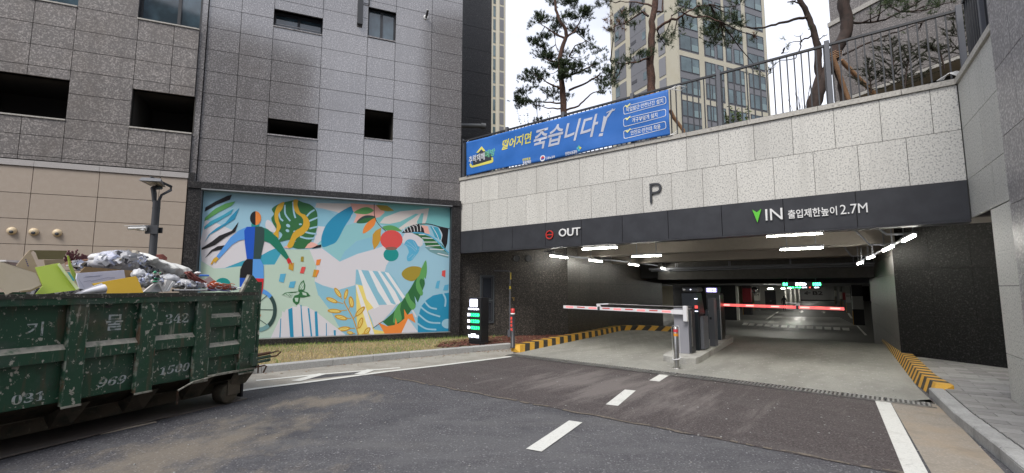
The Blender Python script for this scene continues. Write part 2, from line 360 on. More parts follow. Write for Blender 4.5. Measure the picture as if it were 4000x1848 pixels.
# sandy seam of the resurfaced strip, chalky scuffs
sm_ = M(); pv = None
for k in range(90):
    s_ = 3.1 + 7.0 * k / 89; e = -4.74 - .02 * math.sin(k * .7); w0, w1 = .015 + random.uniform(0, .03), .01 + random.uniform(0, .02); c_ = ((s_, e - w0, .008), (s_, e + w1, .008))
    if pv and random.random() < .85: sm_.add([pv[0], c_[0], c_[1], pv[1]], [(0, 1, 2, 3)])
    pv = c_
struct(sm_, 'sandy_seam', mat('seam_sand', (.15, .125, .1), .95, noise=[(30, .45, .6, (.07, .06, .055), .9)]), GF)
sc_m = M()
for k in range(26):
    x, y = random.uniform(-2.5, 4.5), random.uniform(3.0, 7.5); a = random.uniform(-.9, .6); l = random.uniform(.03, .16); wd = random.uniform(.002, .006); c_, s_ = math.cos(a), math.sin(a)
    sc_m.add([(x, y, .0095), (x + c_ * l, y + s_ * l, .0095), (x + c_ * l - s_ * wd, y + s_ * l + c_ * wd, .0095), (x - s_ * wd, y + c_ * wd, .0095)], [(0, 1, 2, 3)])
struct(sc_m, 'chalk_scuffs', mat('scuff', (.24, .24, .23), .9))
# ------------------------------------------------------------------ trench drain
drain = thing('trench_drain', 'long steel grated trench drain across the garage entrance', 'drain', GF, (3, -1.25, 0))
def dl(s, off): return -1.12 - .03 * (s - 3) - off
struct(M().poly([(2.95, dl(3, 0), .008), (10.44, dl(10.44, 0), .008), (10.44, dl(10.44, .3), .008), (2.95, dl(3, .3), .008)]), 'channel', JOINT, None, drain)
fm = M()
for off in (0, .29):
    fm.add([(2.95, dl(3, off), .009), (10.5, dl(10.5, off), .009), (10.5, dl(10.5, off + .015), .009), (2.95, dl(3, off + .015), .009),
            (2.95, dl(3, off), .022), (10.5, dl(10.5, off), .022), (10.5, dl(10.5, off + .015), .022), (2.95, dl(3, off + .015), .022)],
           [(4, 7, 6, 5), (3, 2, 6, 7), (0, 4, 5, 1)])
fm.build('frame', STEEL, drain)
GRATE = mat('galvanised_grate', (.27, .27, .26), .5, metal=.6, noise=[(12, .45, .7, (.15, .13, .11), .6)])
for k in range(15):
    gm = M(); s0 = 2.97 + k * .5
    for j in range(9):
        a = s0 + .012 + j * .054
        gm.box(a, a + .026, dl(a, .285), dl(a, .02), .012, .026)
    for q in (.06, .15, .24): gm.box(s0, s0 + .485, dl(s0, q + .012), dl(s0, q), .012, .022)
    gm.build('grate', GRATE, drain)
# ------------------------------------------------------------------ left kerb, gutter, lines
def wpt(px, py, z=0): return WF.g(px, py, z)
def chain(pxs, z): return [Vector(WF.g(x, y, z)) for x, y in pxs]
kerb_front = [Vector(p) for p in [WF.g(880, 1474), WF.g(1020, 1460), WF.g(1300, 1430), WF.g(1600, 1400), WF.g(1850, 1377), WF.g(2000, 1363)]]
ext = kerb_front[0] + (kerb_front[0] - kerb_front[1]).normalized() * 5
kerb_front = [ext] + kerb_front
def along(P, step):
    out = []; 
    for a, b in zip(P[:-1], P[1:]):
        n = max(1, round((b - a).length / step)); out += [a.lerp(b, i / n) for i in range(n)]
    return out + [P[-1]]
def normal2(a, b): d = (b - a).normalized(); return Vector((-d.y, d.x))
kerb = thing('granite_kerb', 'pale granite kerb edging the grass strip below the mural', 'kerb', WF, (kerb_front[3].x, kerb_front[3].y, 0))
K = along(kerb_front, 1.0)
for a, b in zip(K[:-1], K[1:]):
    n = normal2(a, b); d = (b - a).normalized() * .004; a1, b1 = a + d, b - d
    q = M(); hh = .14; bw = .17
    P8 = [(a1.x, a1.y, -.02), (b1.x, b1.y, -.02), (b1.x + n.x * bw, b1.y + n.y * bw, -.02), (a1.x + n.x * bw, a1.y + n.y * bw, -.02)]
    c = .015
    T8 = [(a1.x, a1.y, hh - c), (b1.x, b1.y, hh - c), (b1.x + n.x * c, b1.y + n.y * c, hh), (a1.x + n.x * c, a1.y + n.y * c, hh), (b1.x + n.x * bw, b1.y + n.y * bw, hh), (a1.x + n.x * bw, a1.y + n.y * bw, hh)]
    q.add(P8 + T8, [(0, 1, 5, 4), (4, 5, 6, 7), (7, 6, 8, 9), (2, 3, 9, 8), (1, 2, 8, 6, 5), (3, 0, 4, 7, 9)])
    q.build('kerb_stone', CONC_L, kerb)
def strip(P, off0, off1, z, name, m_, **kw):
    q = M(); L0 = []; L1 = []
    for i, p in enumerate(P):
        n = normal2(P[max(i - 1, 0)], P[min(i + 1, len(P) - 1)])
        L0.append((p.x + n.x * off0, p.y + n.y * off0, z)); L1.append((p.x + n.x * off1, p.y + n.y * off1, z))
    n = len(P); q.add(L0 + L1, [(i, i + 1, n + i + 1, n + i) for i in range(n - 1)])
    q.f = [f if (Vector(q.v[f[1]]) - Vector(q.v[f[0]])).cross(Vector(q.v[f[2]]) - Vector(q.v[f[0]])).z > 0 else f[::-1] for f in q.f]
    return q
line_out = [Vector(p) for p in [WF.g(700, 1561), WF.g(1000, 1517), WF.g(1200, 1492), WF.g(1500, 1452), WF.g(1700, 1429), WF.g(1990, 1393)]]
gp = [(p.x, p.y, .004) for p in kerb_front] + [(p.x, p.y, .004) for p in line_out[::-1]]
GUT = mat('gutter_concrete', (.3, .285, .25), .85, bump=.3, noise=[(50, .5, .6, (.4, .38, .34), .6), (2, .45, .65, (.2, .18, .15), .6), (70, .45, .35, (.15, .14, .12), .6)])
q = M(); KF = kerb_front[1:]; 
gq = [(p.x, p.y, .0055) for p in KF] + [(GF.world(3.05, -1.2)[0], GF.world(3.05, -1.2)[1], .0055)] + [(p.x, p.y, .0055) for p in line_out[::-1]]
q.poly(gq[::-1]); struct(q, 'gutter_strip', GUT)
struct(strip(line_out, 0, -.12, .009, '', LINE), 'road_line', LINE, label='white edge line sweeping along the left kerb')
ln2 = [Vector(p) for p in [WF.g(1000, 1487), WF.g(1100, 1478), WF.g(1240, 1463), WF.g(1420, 1449), WF.g(1560, 1437)]]
struct(strip(ln2, 0, -.1, .012, '', LINE), 'road_line', LINE, label='thin inner white line of the hatched wedge')
for a, b in (((1155, 1491), (1262, 1462)), ((1400, 1465), (1452, 1446))):
    struct(strip([Vector(WF.g(*a)), Vector(WF.g(*b))], .09, -.09, .014, '', LINE), 'road_line', LINE, label='short diagonal bar of the hatched wedge')
# dark asphalt inside the wedge
struct(M().poly([(*WF.g(x, y), .0065) for x, y in ((1165, 1488), (1262, 1466), (1420, 1453), (1395, 1463))]), 'asphalt_wedge', ASPH)
for pp in ([(2582, 1464), (2612, 1464), (2575, 1490), (2535, 1490)], [(2425, 1525), (2498, 1528), (2418, 1587), (2360, 1583)], [(2226, 1650), (2277, 1655), (2145, 1762), (2056, 1750)]):
    P = [WF.g(*p, 0.009) for p in pp]
    c = sum((Vector(p) for p in P), Vector((0, 0))) / 4
DASH = [((6.70, -1.55), (6.74, -2.15)), ((6.86, -3.08), (6.95, -4.2)), ((7.02, -5.15), (7.12, -6.25)), ((7.25, -7.4), (7.34, -8.5))]
for (a, b) in [(GF.g(2598, 1464), GF.g(2556, 1490)), (GF.g(2462, 1526), GF.g(2390, 1585)), (GF.g(2249, 1649), GF.g(2085, 1762))]:
    A_, B_ = Vector(GF.world(*a)), Vector(GF.world(*b))
    struct(strip([A_, B_], .085, -.085, .009, '', LINE), 'lane_dash', LINE)
EL = [GF.world(9.93, -1.6), GF.world(10.17, -4.65), GF.world(10.4, -8.0)]
struct(strip([Vector(p) for p in EL], .085, -.085, .009, '', LINE), 'road_line', LINE, label='broad white line along the right side of the lane')
GUT2 = mat('gutter_sandy', (.26, .23, .19), .85, bump=.3, noise=[(50, .5, .6, (.36, .32, .27), .6), (1.5, .45, .65, (.31, .24, .165), .6), (4, .5, .7, (.18, .16, .13), .5)])
struct(M().poly([(a, b, .006) for a, b in [(10.02, -1.6), (10.28, -4.65), (10.55, -8.2), (11.1, -8.2), (10.62, -2.3), (10.47, -1.0)]][::-1]), 'side_gutter', GUT2, GF)
# right sidewalk: kerb stones and paving slabs
SK = [Vector(GF.world(*p)) for p in [(11.35, -9.0), (11.08, -6.2), (10.8, -3.8), (10.6, -2.3), (10.47, -0.75)]]
k2 = thing('sidewalk_kerb', 'pale granite kerb along the right-hand pavement', 'kerb', GF, (10.6, -2.3, 0))
S2 = [Vector(GF.loc(*p)) for p in along(SK, 1.0)]
for a, b in zip(S2[:-1], S2[1:]):
    n = -normal2(a, b); d = (b - a).normalized() * .004; a1, b1 = a + d, b - d; bw = .16; hh = .13; c = .015
    q = M().add([(a1.x, a1.y, -.02), (b1.x, b1.y, -.02), (b1.x + n.x * bw, b1.y + n.y * bw, -.02), (a1.x + n.x * bw, a1.y + n.y * bw, -.02),
                 (a1.x, a1.y, hh - c), (b1.x, b1.y, hh - c), (b1.x + n.x * c, b1.y + n.y * c, hh), (a1.x + n.x * c, a1.y + n.y * c, hh), (b1.x + n.x * bw, b1.y + n.y * bw, hh), (a1.x + n.x * bw, a1.y + n.y * bw, hh)],
                [(0, 4, 5, 1), (4, 7, 6, 5), (7, 9, 8, 6), (2, 8, 9, 3), (1, 5, 6, 8, 2), (3, 9, 7, 4, 0)])
    q.build('kerb_stone', CONC_L, k2)
PAVE = mat('paving_slab', (.27, .265, .255), .75, bump=.2, noise=[(40, .5, .62, (.34, .33, .32), .5), (3, .5, .7, (.2, .19, .18), .5)], rnd=.22)
pav = bpy.data.objects.new('pavement', None); C.objects.link(pav); pav.matrix_world = IF.m; ORG[pav.name] = (0, 0, 0); pav['kind'] = 'structure'
q = M(); 
base = [IF.loc(*GF.world(*p)) for p in [(10.5, 3.5), (10.6, -2.3), (10.8, -3.8), (11.35, -9.0), (13.5, -9.0), (12.6, -2), (12.2, 3.6)]]
q.poly([(a, b, .10) for a, b in base][::-1]); q.build('bedding', CONC_L, pav)
xs = np.arange(9.9, 12.6, .2); 
def kx(y):   # right edge of kerb in IF coordinates by IF y
    pts = [IF.loc(*GF.world(*p)) for p in [(11.55, -9.0), (11.28, -6.2), (10.99, -3.8), (10.79, -2.3), (10.66, -.75), (10.6, 1.2), (10.42, 3.6)]]
    ys = [p[1] for p in pts]; return float(np.interp(y, ys, [p[0] for p in pts]))
nslab = 0
for j, yy in enumerate(np.arange(-9, 4.6, .2)):
    for i in range(0, 9):
        x0 = kx(yy) + i * .4 - (.2 if j % 2 else 0); x1 = x0 + .4; 
        if i == 0 and j % 2: x0 += .2
        gx, gy = GF.loc(*IF.world(x0 + .2, yy + .1))
        if gx > 12.2 or gy > 3.4 or (gx > 11.4 and gy < -1.7): continue
        if nslab > 295: continue
        M().box(x0 + .003, x1 - .003, yy + .003, yy + .197, .09, .118 + random.uniform(-.002, .002)).build('paving_slab', PAVE, pav); nslab += 1

# hazard-striped kerbs
def hazard(P, side, name_label, w_=.3, hh=.17, sw=.24, group=None):
    """P in GF; side: +1 means the body lies left of the walking direction"""
    t = thing('hazard_kerb', name_label, 'kerb', GF, (P[0][0], P[0][1], 0), 'striped kerbs of the entrance')
    V = [Vector(p) for p in P]; L = [0]
    for a, b in zip(V[:-1], V[1:]): L.append(L[-1] + (b - a).length)
    def at(s, off):
        s = max(0, min(L[-1] - 1e-4, s)); i = max(k for k in range(len(L) - 1) if L[k] <= s + 1e-9)
        a, b = V[i], V[i + 1]; f = (s - L[i]) / (L[i + 1] - L[i])
        def nn(k):
            k0, k1 = max(k - 1, 0), min(k + 1, len(V) - 1); n = normal2(V[k0], V[k1]); return n * side
        n = nn(i).lerp(nn(i + 1), f).normalized(); p = a.lerp(b, f) + n * off; return (p.x, p.y)
    n = int(L[-1] / sw); sh = .16
    per = 4
    for u in range(0, n, per):
        q = M()
        for k in range(u, min(n, u + per)):
            a, b = k * sw, (k + 1) * sw
            for (o0, z0, s0), (o1, z1, s1) in (((0, 0, 0), (.09, hh, sh)), ((.09, hh, sh), (w_, hh + .004, sh * .4))):
                q.add([(*at(a + s0, o0), z0), (*at(b + s0, o0), z0), (*at(b + s1, o1), z1), (*at(a + s1, o1), z1)], [(0, 1, 2, 3) if side > 0 else (3, 2, 1, 0)], k % 2)
            q.add([(*at(a + sh * .4, w_), hh + .004), (*at(b + sh * .4, w_), hh + .004), (*at(b + sh * .4, w_), 0), (*at(a + sh * .4, w_), 0)], [(0, 1, 2, 3)], k % 2)
        if u == 0: q.add([(*at(0, 0), 0), (*at(sh, .09), hh), (*at(sh * .4, w_), hh + .004), (*at(sh * .4, w_), 0)], [(0, 1, 2, 3)], 0)
        q.build('kerb_unit', [YEL, BLK], t)
    return t
hazard([(2.9, -.78), (2.7, 1.27), (2.5, 4.1), (2.28, 6.3), (2.6, 6.85), (3.4, 6.95), (5.4, 6.95)], 1, 'black and yellow striped kerb on the left, bending round beside the exit lane')
hazard([(10.5, -.72), (10.35, .3), (10.13, 3.8), (9.86, 8.08)], -1, 'black and yellow striped kerb on the right, running along the dark wall', w_=.27, sw=.17)

# planting strip: soil bank, grass, bark mulch
wallL = [BF.world(-8, -.02), BF.world(0, -.02)]
kb = [p + normal2(kerb_front[max(i - 1, 0)], kerb_front[min(i + 1, len(kerb_front) - 1)]) * .16 for i, p in enumerate(kerb_front)]
soil = M(); ring = [(p.x, p.y) for p in kb] + [GF.world(2.72, -.6), GF.world(2.5, 1.3), GF.world(2.3, 2.7), GF.world(2.2, 2.5), GF.world(0, 0), BF.world(-9, 0), BF.world(-14, 0)]
soil.poly([(a, b, .125) for a, b in ring]); soil.f = [f[::-1] if False else f for f in soil.f]
SOIL = mat('soil', (.24, .19, .11), .95, noise=[(20, .45, .6, (.26, .21, .12), .8), (60, .5, .6, (.07, .05, .03), .7)], bump=.5)
struct(soil, 'planting_strip', SOIL)
def inside(x, y, poly):
    c = False; n = len(poly); j = n - 1
    for i in range(n):
        if (poly[i][1] > y) != (poly[j][1] > y) and x < (poly[j][0] - poly[i][0]) * (y - poly[i][1]) / (poly[j][1] - poly[i][1]) + poly[i][0]: c = not c
        j = i
    return c
STRAW = mat('dry_grass', (.48, .38, .18), .9); GRN = mat('green_grass', (.17, .26, .06), .9)
gm = M(); xr = [p[0] for p in ring]; yr = [p[1] for p in ring]; cnt = 0
while cnt < 15000:
    x = random.uniform(-6.6, 0.8); y = random.uniform(8.6, 14.4)
    if not inside(x, y, ring): continue
    gs, gt = GF.loc(x, y)
    bs, bt = BF.loc(x, y)
    if gs > 1.0 and gt > -1.75 + .5 * math.sin(gs * 3): continue
    cnt += 1
    nearwall = bt > -.45
    pz = .5 * math.sin(x * 2.1 + 1) + .5 * math.sin(y * 2.7 + x)
    green = random.random() < (.7 if nearwall else .22 + .25 * pz)
    h = random.uniform(.03, .075) * (1.5 if nearwall and random.random() < .5 else 1) * (1 if green else .7); a = random.uniform(0, 6.28); l = random.uniform(-.03, .03); wd = .006
    gm.add([(x - wd * math.cos(a), y - wd * math.sin(a), .12), (x + wd * math.cos(a), y + wd * math.sin(a), .12), (x + l, y + random.uniform(-.03, .03), .12 + h)], [(0, 1, 2)], 0 if green else 1)
gm.build('grass', [GRN, STRAW], None, 'short patchy lawn, straw coloured with green tufts, between kerb and wall', WF, kind='stuff', cat='grass')
BARK = mat('bark_mulch', (.1, .035, .025), .9, rnd=0, noise=[(40, .45, .6, (.2, .07, .05), .8)])
bm_ = M(); cnt = 0
while cnt < 3800:
    s, t_ = random.uniform(.6, 3.0), random.uniform(-2.0, 3.0)
    x, y = GF.world(s, t_)
    if not inside(x, y, ring) or t_ < -1.75 + .5 * math.sin(s * 3) - .1: continue
    cnt += 1; a = random.uniform(0, 3.14); l = random.uniform(.012, .035); w2 = l * .5; dx, dy = math.cos(a), math.sin(a); tz = random.uniform(-.012, .012)
    z = .128 + random.uniform(0, .02)
    bm_.add([(x - dx * l - dy * w2, y - dy * l + dx * w2, z), (x + dx * l - dy * w2, y + dy * l + dx * w2, z + tz), (x + dx * l + dy * w2, y + dy * l - dx * w2, z + tz + .008), (x - dx * l + dy * w2, y - dy * l - dx * w2, z + .008)], [(0, 1, 2, 3)])
bm_.build('bark_mulch', BARK, None, 'reddish brown bark mulch around the sign pillar and pipe', WF, kind='stuff', cat='mulch')
lf_ = M()
for k in range(170):
    f = random.random() ** .6; i = min(int(f * 6), 5); a, b = kerb_front[1:][min(i, 4)], kerb_front[1:][min(i + 1, 5)]; p = a.lerp(b, random.random()); n = normal2(a, b); p = p - n * (random.random() ** 2 * .4) if random.random() < .7 else p + n * random.uniform(.2, 1.2)
    z = .008 if (p - a).dot(n) < 0 else .17; u = random.uniform(0, 6.28); l = random.uniform(.015, .035); c_, s_ = math.cos(u) * l, math.sin(u) * l
    lf_.add([(p.x - c_, p.y - s_, z), (p.x + s_ * .5, p.y - c_ * .5, z + .008), (p.x + c_, p.y + s_, z + .003), (p.x - s_ * .5, p.y + c_ * .5, z + .01)], [(0, 1, 2, 3)])
lf_.build('dead_leaves', mat('dead_leaf', (.2, .1, .05), .8, noise=[(30, .4, .6, (.34, .2, .1), .8)]), None, 'dead brown leaves scattered along the kerb and lawn', WF, kind='stuff', cat='leaves')
# litter and gravel crumbs on the road
cr_ = M()
for k in range(420):
    x = random.uniform(-6, 6); y = random.uniform(2.8, 9); r = random.uniform(.004, .014)
    if y > 7 and x < -3: continue
    cr_.ball((x, y, r * .4), (r, r * .8, r * .6), 5, 3)
cr_.build('gravel', mat('gravel', (.3, .3, .29), .9), None, 'scattered pale gravel crumbs on the dark asphalt', WF, kind='stuff', cat='gravel')
#@@BUILD
# ================================================================== GARAGE FRONT (frame GF)
TOP, MIDZ, FT, FB = 4.93, 4.11, 3.285, 2.65
gar = thing('parking_entrance', 'pale granite garage entrance front with a long charcoal fascia', 'building', GF, (0, 0, 0))
M().box(.02, 11.2, .02, .32, FB + .02, TOP - .02).build('backing_wall', JOINT_L, gar)
P0 = .665
tops = [0.0, .22] + [.22 + P0 * k for k in range(1, 17)] + [11.19]
bots = [0.0, .53] + [.53 + P0 * k for k in range(1, 16)] + [11.19]
for xs, z0, z1 in ((tops, MIDZ, TOP - .075), (bots, FT, MIDZ)):
    for a, b in zip(xs[:-1], xs[1:]):
        if b - a < .03: continue
        dy = random.uniform(-.0015, .0015)
        M().box(a + .004, b - .004, 0 + dy, .018, z0 + .004, z1 - .004).build('granite_block', GR_LIGHT, gar)
# coping
for k in range(9):
    a = k * 1.2 + .9 if k else -.06; b = (k + 1) * 1.2 + .9 if k < 8 else 11.24
    if k == 8: a = 10.5
    M().box(a + .004, b - .004, -.035, .36, TOP - .07, TOP + .02).build('coping_stone', GR_COPE, gar)
fx = [0.0, .98, 2.07, 3.17, 4.25, 5.34, 6.42, 7.53, 8.64, 9.76, 11.19]
for a, b in zip(fx[:-1], fx[1:]): bevel(M().box(a + .004, b - .004, -.03, .018, FB, FT - .004).build('fascia_panel', FASCIA, gar), .003)
M().box(0.02, 11.19, -.028, .32, FB - .03, FB - .001).build('soffit_edge', FASCIA, gar)
text('P', *sorted((GF.p(2540, 750)[0], GF.p(2587, 750)[0])), GF.p(2562, 791)[1], GF.p(2565, 715)[1], -.012, METAL_D, 'letter', gar, .025, bold=-.012, label='dark raised letter P on the pale granite')
# fascia signs
t = thing('exit_sign', 'white raised OUT lettering beside a red ring on the fascia', 'sign', GF, (3.2, -.03, 2.9))
x0, z0 = GF.p(2188, 943); x1, z1 = GF.p(2271, 890)
text('OUT', x0, x1, 2.885, 3.085, -.035, WHITEP, 'lettering', t, .03, bold=.012)
cx, cz = GF.p(2151, 918); rr = .115
REDP = mat('red_paint', (.55, .03, .02), .45)
ring_ = M(); n = 28
for k in range(n):
    a, b = 2 * math.pi * k / n, 2 * math.pi * (k + 1) / n
    o = [(cx + r_ * math.cos(q), z_ + r_ * math.sin(q)) for q in (a, b) for r_, z_ in ((rr, cz), (rr * .8, cz))]
    ring_.prism([o[0], o[2], o[3], o[1]], -.065, -.034)
ring_.box(cx - rr * .8, cx + rr * .8, -.06, -.036, cz - .012, cz + .012); ring_.build('no_entry_ring', REDP, t)
t = thing('entry_sign', 'white raised IN lettering with a green arrow and height limit', 'sign', GF, (7.9, -.03, 2.9))
a0, a1 = GF.p(2943, 855)[0], GF.p(2978, 850)[0]; am = (a0 + a1) / 2
GREENP = mat('green_paint', (.12, .55, .04), .4)
M().prism([(a0, 3.12), (am, 3.06), (a1, 3.12), (am, 2.86)][::-1], -.065, -.034).build('arrow', GREENP, t)
text('IN', GF.p(2993, 850)[0], GF.p(3059, 845)[0], 2.885, 3.105, -.035, WHITEP, 'lettering', t, .03)
text('출입제한높이', GF.p(3080, 845)[0], GF.p(3271, 835)[0], 2.885, 3.05, -.035, WHITEP, 'height_lettering', t, .02, bold=.012)
text('2.7M', GF.p(3284, 840)[0], GF.p(3391, 835)[0], 2.89, 3.06, -.035, WHITEP, 'height_number', t, .02)
# ---- return wall + right pillar, in its own frame (x towards the camera along the driveway)
RF = Frame(GF.world(11.2, 0), R(33.5 + 180))      # +x towards camera, inward y = ? 
# local: x = distance towards the camera, y: positive to the right of the camera view is -n
ret = thing('return_wall', 'light granite side wall with sloping-looking coping at the right', 'wall', RF, (0, 0, 0))
sg = 1 if (Vector(RF.world(0, 1)) - Vector(RF.world(0, 0))).dot(Vector((1, 0))) > 0 else -1   # which way is away to the right
def ry(v): return sg * v
M().box(0, 1.97, ry(.03), ry(.3), FB + .05, TOP - .03).build('backing_wall', JOINT, ret)
for z0, z1, xs in ((MIDZ, TOP - .075, (.0, .62, 1.28, 1.97)), (FT, MIDZ, (.0, .98, 1.97)), (FB + .03, FT, (0, .62, 1.28, 1.97))):
    for a, b in zip(xs[:-1], xs[1:]): M().box(a + .004, b - .004, ry(0), ry(.03), z0 + .004, z1 - .004).build('granite_block', GR_RET, ret)
M().box(.0, 1.97, ry(-.035), ry(.34), TOP - .07, TOP + .02).build('coping_stone', GR_COPE, ret)
pil = thing('right_pillar', 'tall grey granite corner pillar at the right edge', 'wall', RF, (1.9, 0, 0))
M().box(1.03, 1.95, ry(.02), ry(.5), .1, 2.68).build('backing_wall', JOINT, pil)
for a, b in ((1.0, 1.97),):
    for z0, z1 in ((.1, .72), (.72, 1.62), (1.62, 2.67)):
        M().box(a + .002, b - .002, ry(0), ry(.03), z0 + .004, z1 - .004).build('granite_block', GR_RET, pil)
zr = [.1, .9, 1.75, 2.6, 3.45, 4.3, 5.15, 6.0, 6.85, 7.7]
for z0, z1 in zip(zr[:-1], zr[1:]):
    for a, b in ((1.98, 2.62), (2.62, 3.3), (3.3, 4.4), (4.4, 5.5)):
        M().box(a + .003, b - .003, ry(-.04), ry(.0), z0 + .004, z1 - .004).build('granite_panel', GR_MID, pil)
M().box(1.99, 5.5, ry(.0), ry(1.2), .1, 7.7).build('backing_wall', JOINT, pil)

# ---- interior walls (dark granite), GF coordinates
def seg_wall(t, p0, p1, z0, z1, nx, zs, m_, off=.03, side=1, name='stone_panel'):
    a, b = Vector(p0), Vector(p1); d = (b - a).normalized(); n = Vector((-d.y, d.x)) * side; L = (b - a).length
    f = lambda x, y, z: (a.x + d.x * x + n.x * y, a.y + d.y * x + n.y * y, z)
    M().box(0, L, off, off + .2, z0, z1).xf(f).build('backing_wall', JOINT, t)
    for i in range(nx):
        for u, v in zip(zs[:-1], zs[1:]):
            M().box(L * i / nx + .002, L * (i + 1) / nx - .002, 0, off, u + .003, v - .003).xf(f).build(name, m_, t)
iw = thing('inner_left_wall', 'black speckled granite wall inside the exit side', 'wall', GF, (2.2, 2.5, 0))
seg_wall(iw, (0.02, .33), (2.24, 2.56), .1, 3.0, 3, [.1, 1.05, 1.72, 2.4, 2.98], GR_INNER)
seg_wall(iw, (2.24, 2.56), (1.86, 6.9), 0, 3.0, 5, [0, .4, 1.05, 1.72, 2.4, 2.98], GR_INNER)
seg_wall(iw, (1.86, 6.9), (1.35, 12.9), -1.05, 3.0, 7, [-1.05, -.3, .4, 1.05, 1.72, 2.4, 2.98], GR_INNER)
iw2 = thing('inner_right_wall', 'black speckled granite wall inside the entry side', 'wall', GF, (10.2, 3.6, 0))
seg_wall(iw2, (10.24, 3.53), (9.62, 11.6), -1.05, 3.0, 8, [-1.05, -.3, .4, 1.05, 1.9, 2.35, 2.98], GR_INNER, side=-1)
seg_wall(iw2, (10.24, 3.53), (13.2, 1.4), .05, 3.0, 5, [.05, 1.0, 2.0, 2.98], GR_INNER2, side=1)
# ceiling with beams
ce = thing('entrance_ceiling', 'rough sprayed concrete ceiling with downstand beams', 'ceiling', GF, (6, 4, 2.9), kind='structure')
del ce['category']; del ce['label']
q = M(); q.box(-.5, 14, .33, 13, 2.98, 3.2); q.build('slab', CEIL, ce)
for y0, y1, zb in ((.33, 1.3, 2.72), (3.3, 4.0, 2.6), (6.3, 7.0, 2.5)):
    M().box(1.2 if y0 > 1 else 0, 13.5 if y0 < 3 else 10.3, y0, y1, zb, 2.98).build('beam', CEIL, ce)
M().box(2.6, 10.3, 9.2, 9.7, 1.92, 3.0).build('lintel', mat('dark_concrete', (.07, .068, .062), .9, noise=[(6, .4, .6, (.05, .048, .045), .6)]), ce)
# podium behind the front
pod = M(); pod.box(-4, 22, .36, 34, 3.2, 4.8); struct(pod, 'podium_deck', mat('podium_soil', (.12, .1, .07), .95), GF)
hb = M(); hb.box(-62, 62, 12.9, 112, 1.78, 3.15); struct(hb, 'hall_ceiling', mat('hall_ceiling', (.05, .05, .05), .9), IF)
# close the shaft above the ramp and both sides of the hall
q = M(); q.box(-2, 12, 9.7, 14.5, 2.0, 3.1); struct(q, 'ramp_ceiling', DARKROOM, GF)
# ---- lamps
def tube_lamp(fr, p, q_, z, label, brk=False):
    a, b = Vector(p), Vector(q_); d = (b - a); L = d.length; d.normalize(); n = Vector((-d.y, d.x)); c = (a + b) / 2
    t = thing('tube_lamp', label, 'lamp', fr, (c.x, c.y, z), 'fluorescent lamps under the entrance ceiling')
    f = lambda x, y, zz: (a.x + d.x * x + n.x * y, a.y + d.y * x + n.y * y, zz)
    M().box(0, L, -.035, .035, z + .03, z + .07).xf(f).build('housing', METAL_G, t)
    M().tube([(0.02, 0, z), (L - .02, 0, z)], .019, 8).xf(f).build('tube', TUBE, t)
    for x in (.15, L - .15): M().box(x - .01, x + .01, -.01, .01, z + .07, 2.72 if 0 < min(a.y, b.y) < 1.3 and z > 2.55 else 2.97).xf(f).build('hanger', METAL_G, t)
def gl(px, py, z, fr=GF): return fr.g(px, py, z)
LB = [((2273, 974), (2412, 966), 2.6, 'lit ceiling tube nearest the OUT sign, out in front of the beam'),
      ((2467, 1003), (2585, 998), 2.45, 'lit ceiling tube deeper in, left of the ticket machines'),
      ((3045, 976), (3218, 967), 2.45, 'second lit ceiling tube below the IN sign'),
      ((2991, 923), (3217, 911), 2.625, 'brightest foremost ceiling tube directly below the IN sign')]
for a, b, z, lb in LB: tube_lamp(GF, gl(*a, z), gl(*b, z), z, lb)
WL = [((2149, 999), (2216, 1008), 2.5, 'foremost of four wall-washing tubes along the left wall'),
      ((2302, 1016), (2352, 1023), 2.45, 'second wall-washing tube along the left wall'),
      ((2457, 1032), (2494, 1037), 2.4, 'third wall-washing tube along the left wall'),
      ((2582, 1047), (2607, 1053), 2.35, 'deepest wall-washing tube along the left wall'),
      ((3575, 920), (3518, 948), 2.5, 'foremost slanting tube along the right wall'),
      ((3490, 962), (3450, 981), 2.42, 'second slanting tube along the right wall'),
      ((3414, 1002), (3388, 1011), 2.3, 'third small tube along the right wall'),
      ((3370, 1026), (3350, 1032), 2.2, 'deepest small tube along the right wall')]
for a, b, z, lb in WL:
    P, Q = Vector(gl(*a, z)), Vector(gl(*b, z))
    if (P - Q).length > 1.5: Q = P + (Q - P).normalized() * 1.3
    if (P - Q).length < .7: Q = P + (Q - P).normalized() * .9
    tube_lamp(GF, P, Q, z, lb)
# conduit rails carrying the wall tubes
t = thing('cable_tray', 'white cable tray running above the left wall tubes', 'cable tray', GF, (2.6, 3, 2.55))
pts = [gl(2145, 985, 2.6), gl(2240, 1003, 2.58), gl(2370, 1016, 2.55), gl(2540, 1035, 2.5), gl(2620, 1048, 2.48)]
q = M()
q.tube([(a, b, z) for (a, b), z in zip(pts, (2.6, 2.58, 2.56, 2.52, 2.5))], .03, 6); q.build('rail', METAL_G, t)
for (a, b) in (pts[0], pts[2]): M().box(a - .18, a + .18, b - .02, b + .02, 2.6, 2.64).tube([(a, b, 2.62), (a + .35, b + .3, 2.96)], .02, 6).build('bracket', METAL_G, t)
t = thing('cable_tray', 'white cable tray running above the right wall tubes', 'cable tray', GF, (9.6, 5, 2.5))
pts = [gl(3570, 912, 2.6), gl(3490, 955, 2.5), gl(3400, 1000, 2.4), gl(3350, 1025, 2.3)]
M().tube([(a, b, z) for (a, b), z in zip(pts, (2.6, 2.5, 2.4, 2.3))], .03, 6).build('rail', METAL_G, t)
for (a, b), z in zip(pts[:3], (2.6, 2.5, 2.4)): M().tube([(a, b, z), (a - .4, b + .1, z + .02), (a - .7, b + .15, 2.96)], .022, 6).build('bracket', METAL_G, t)
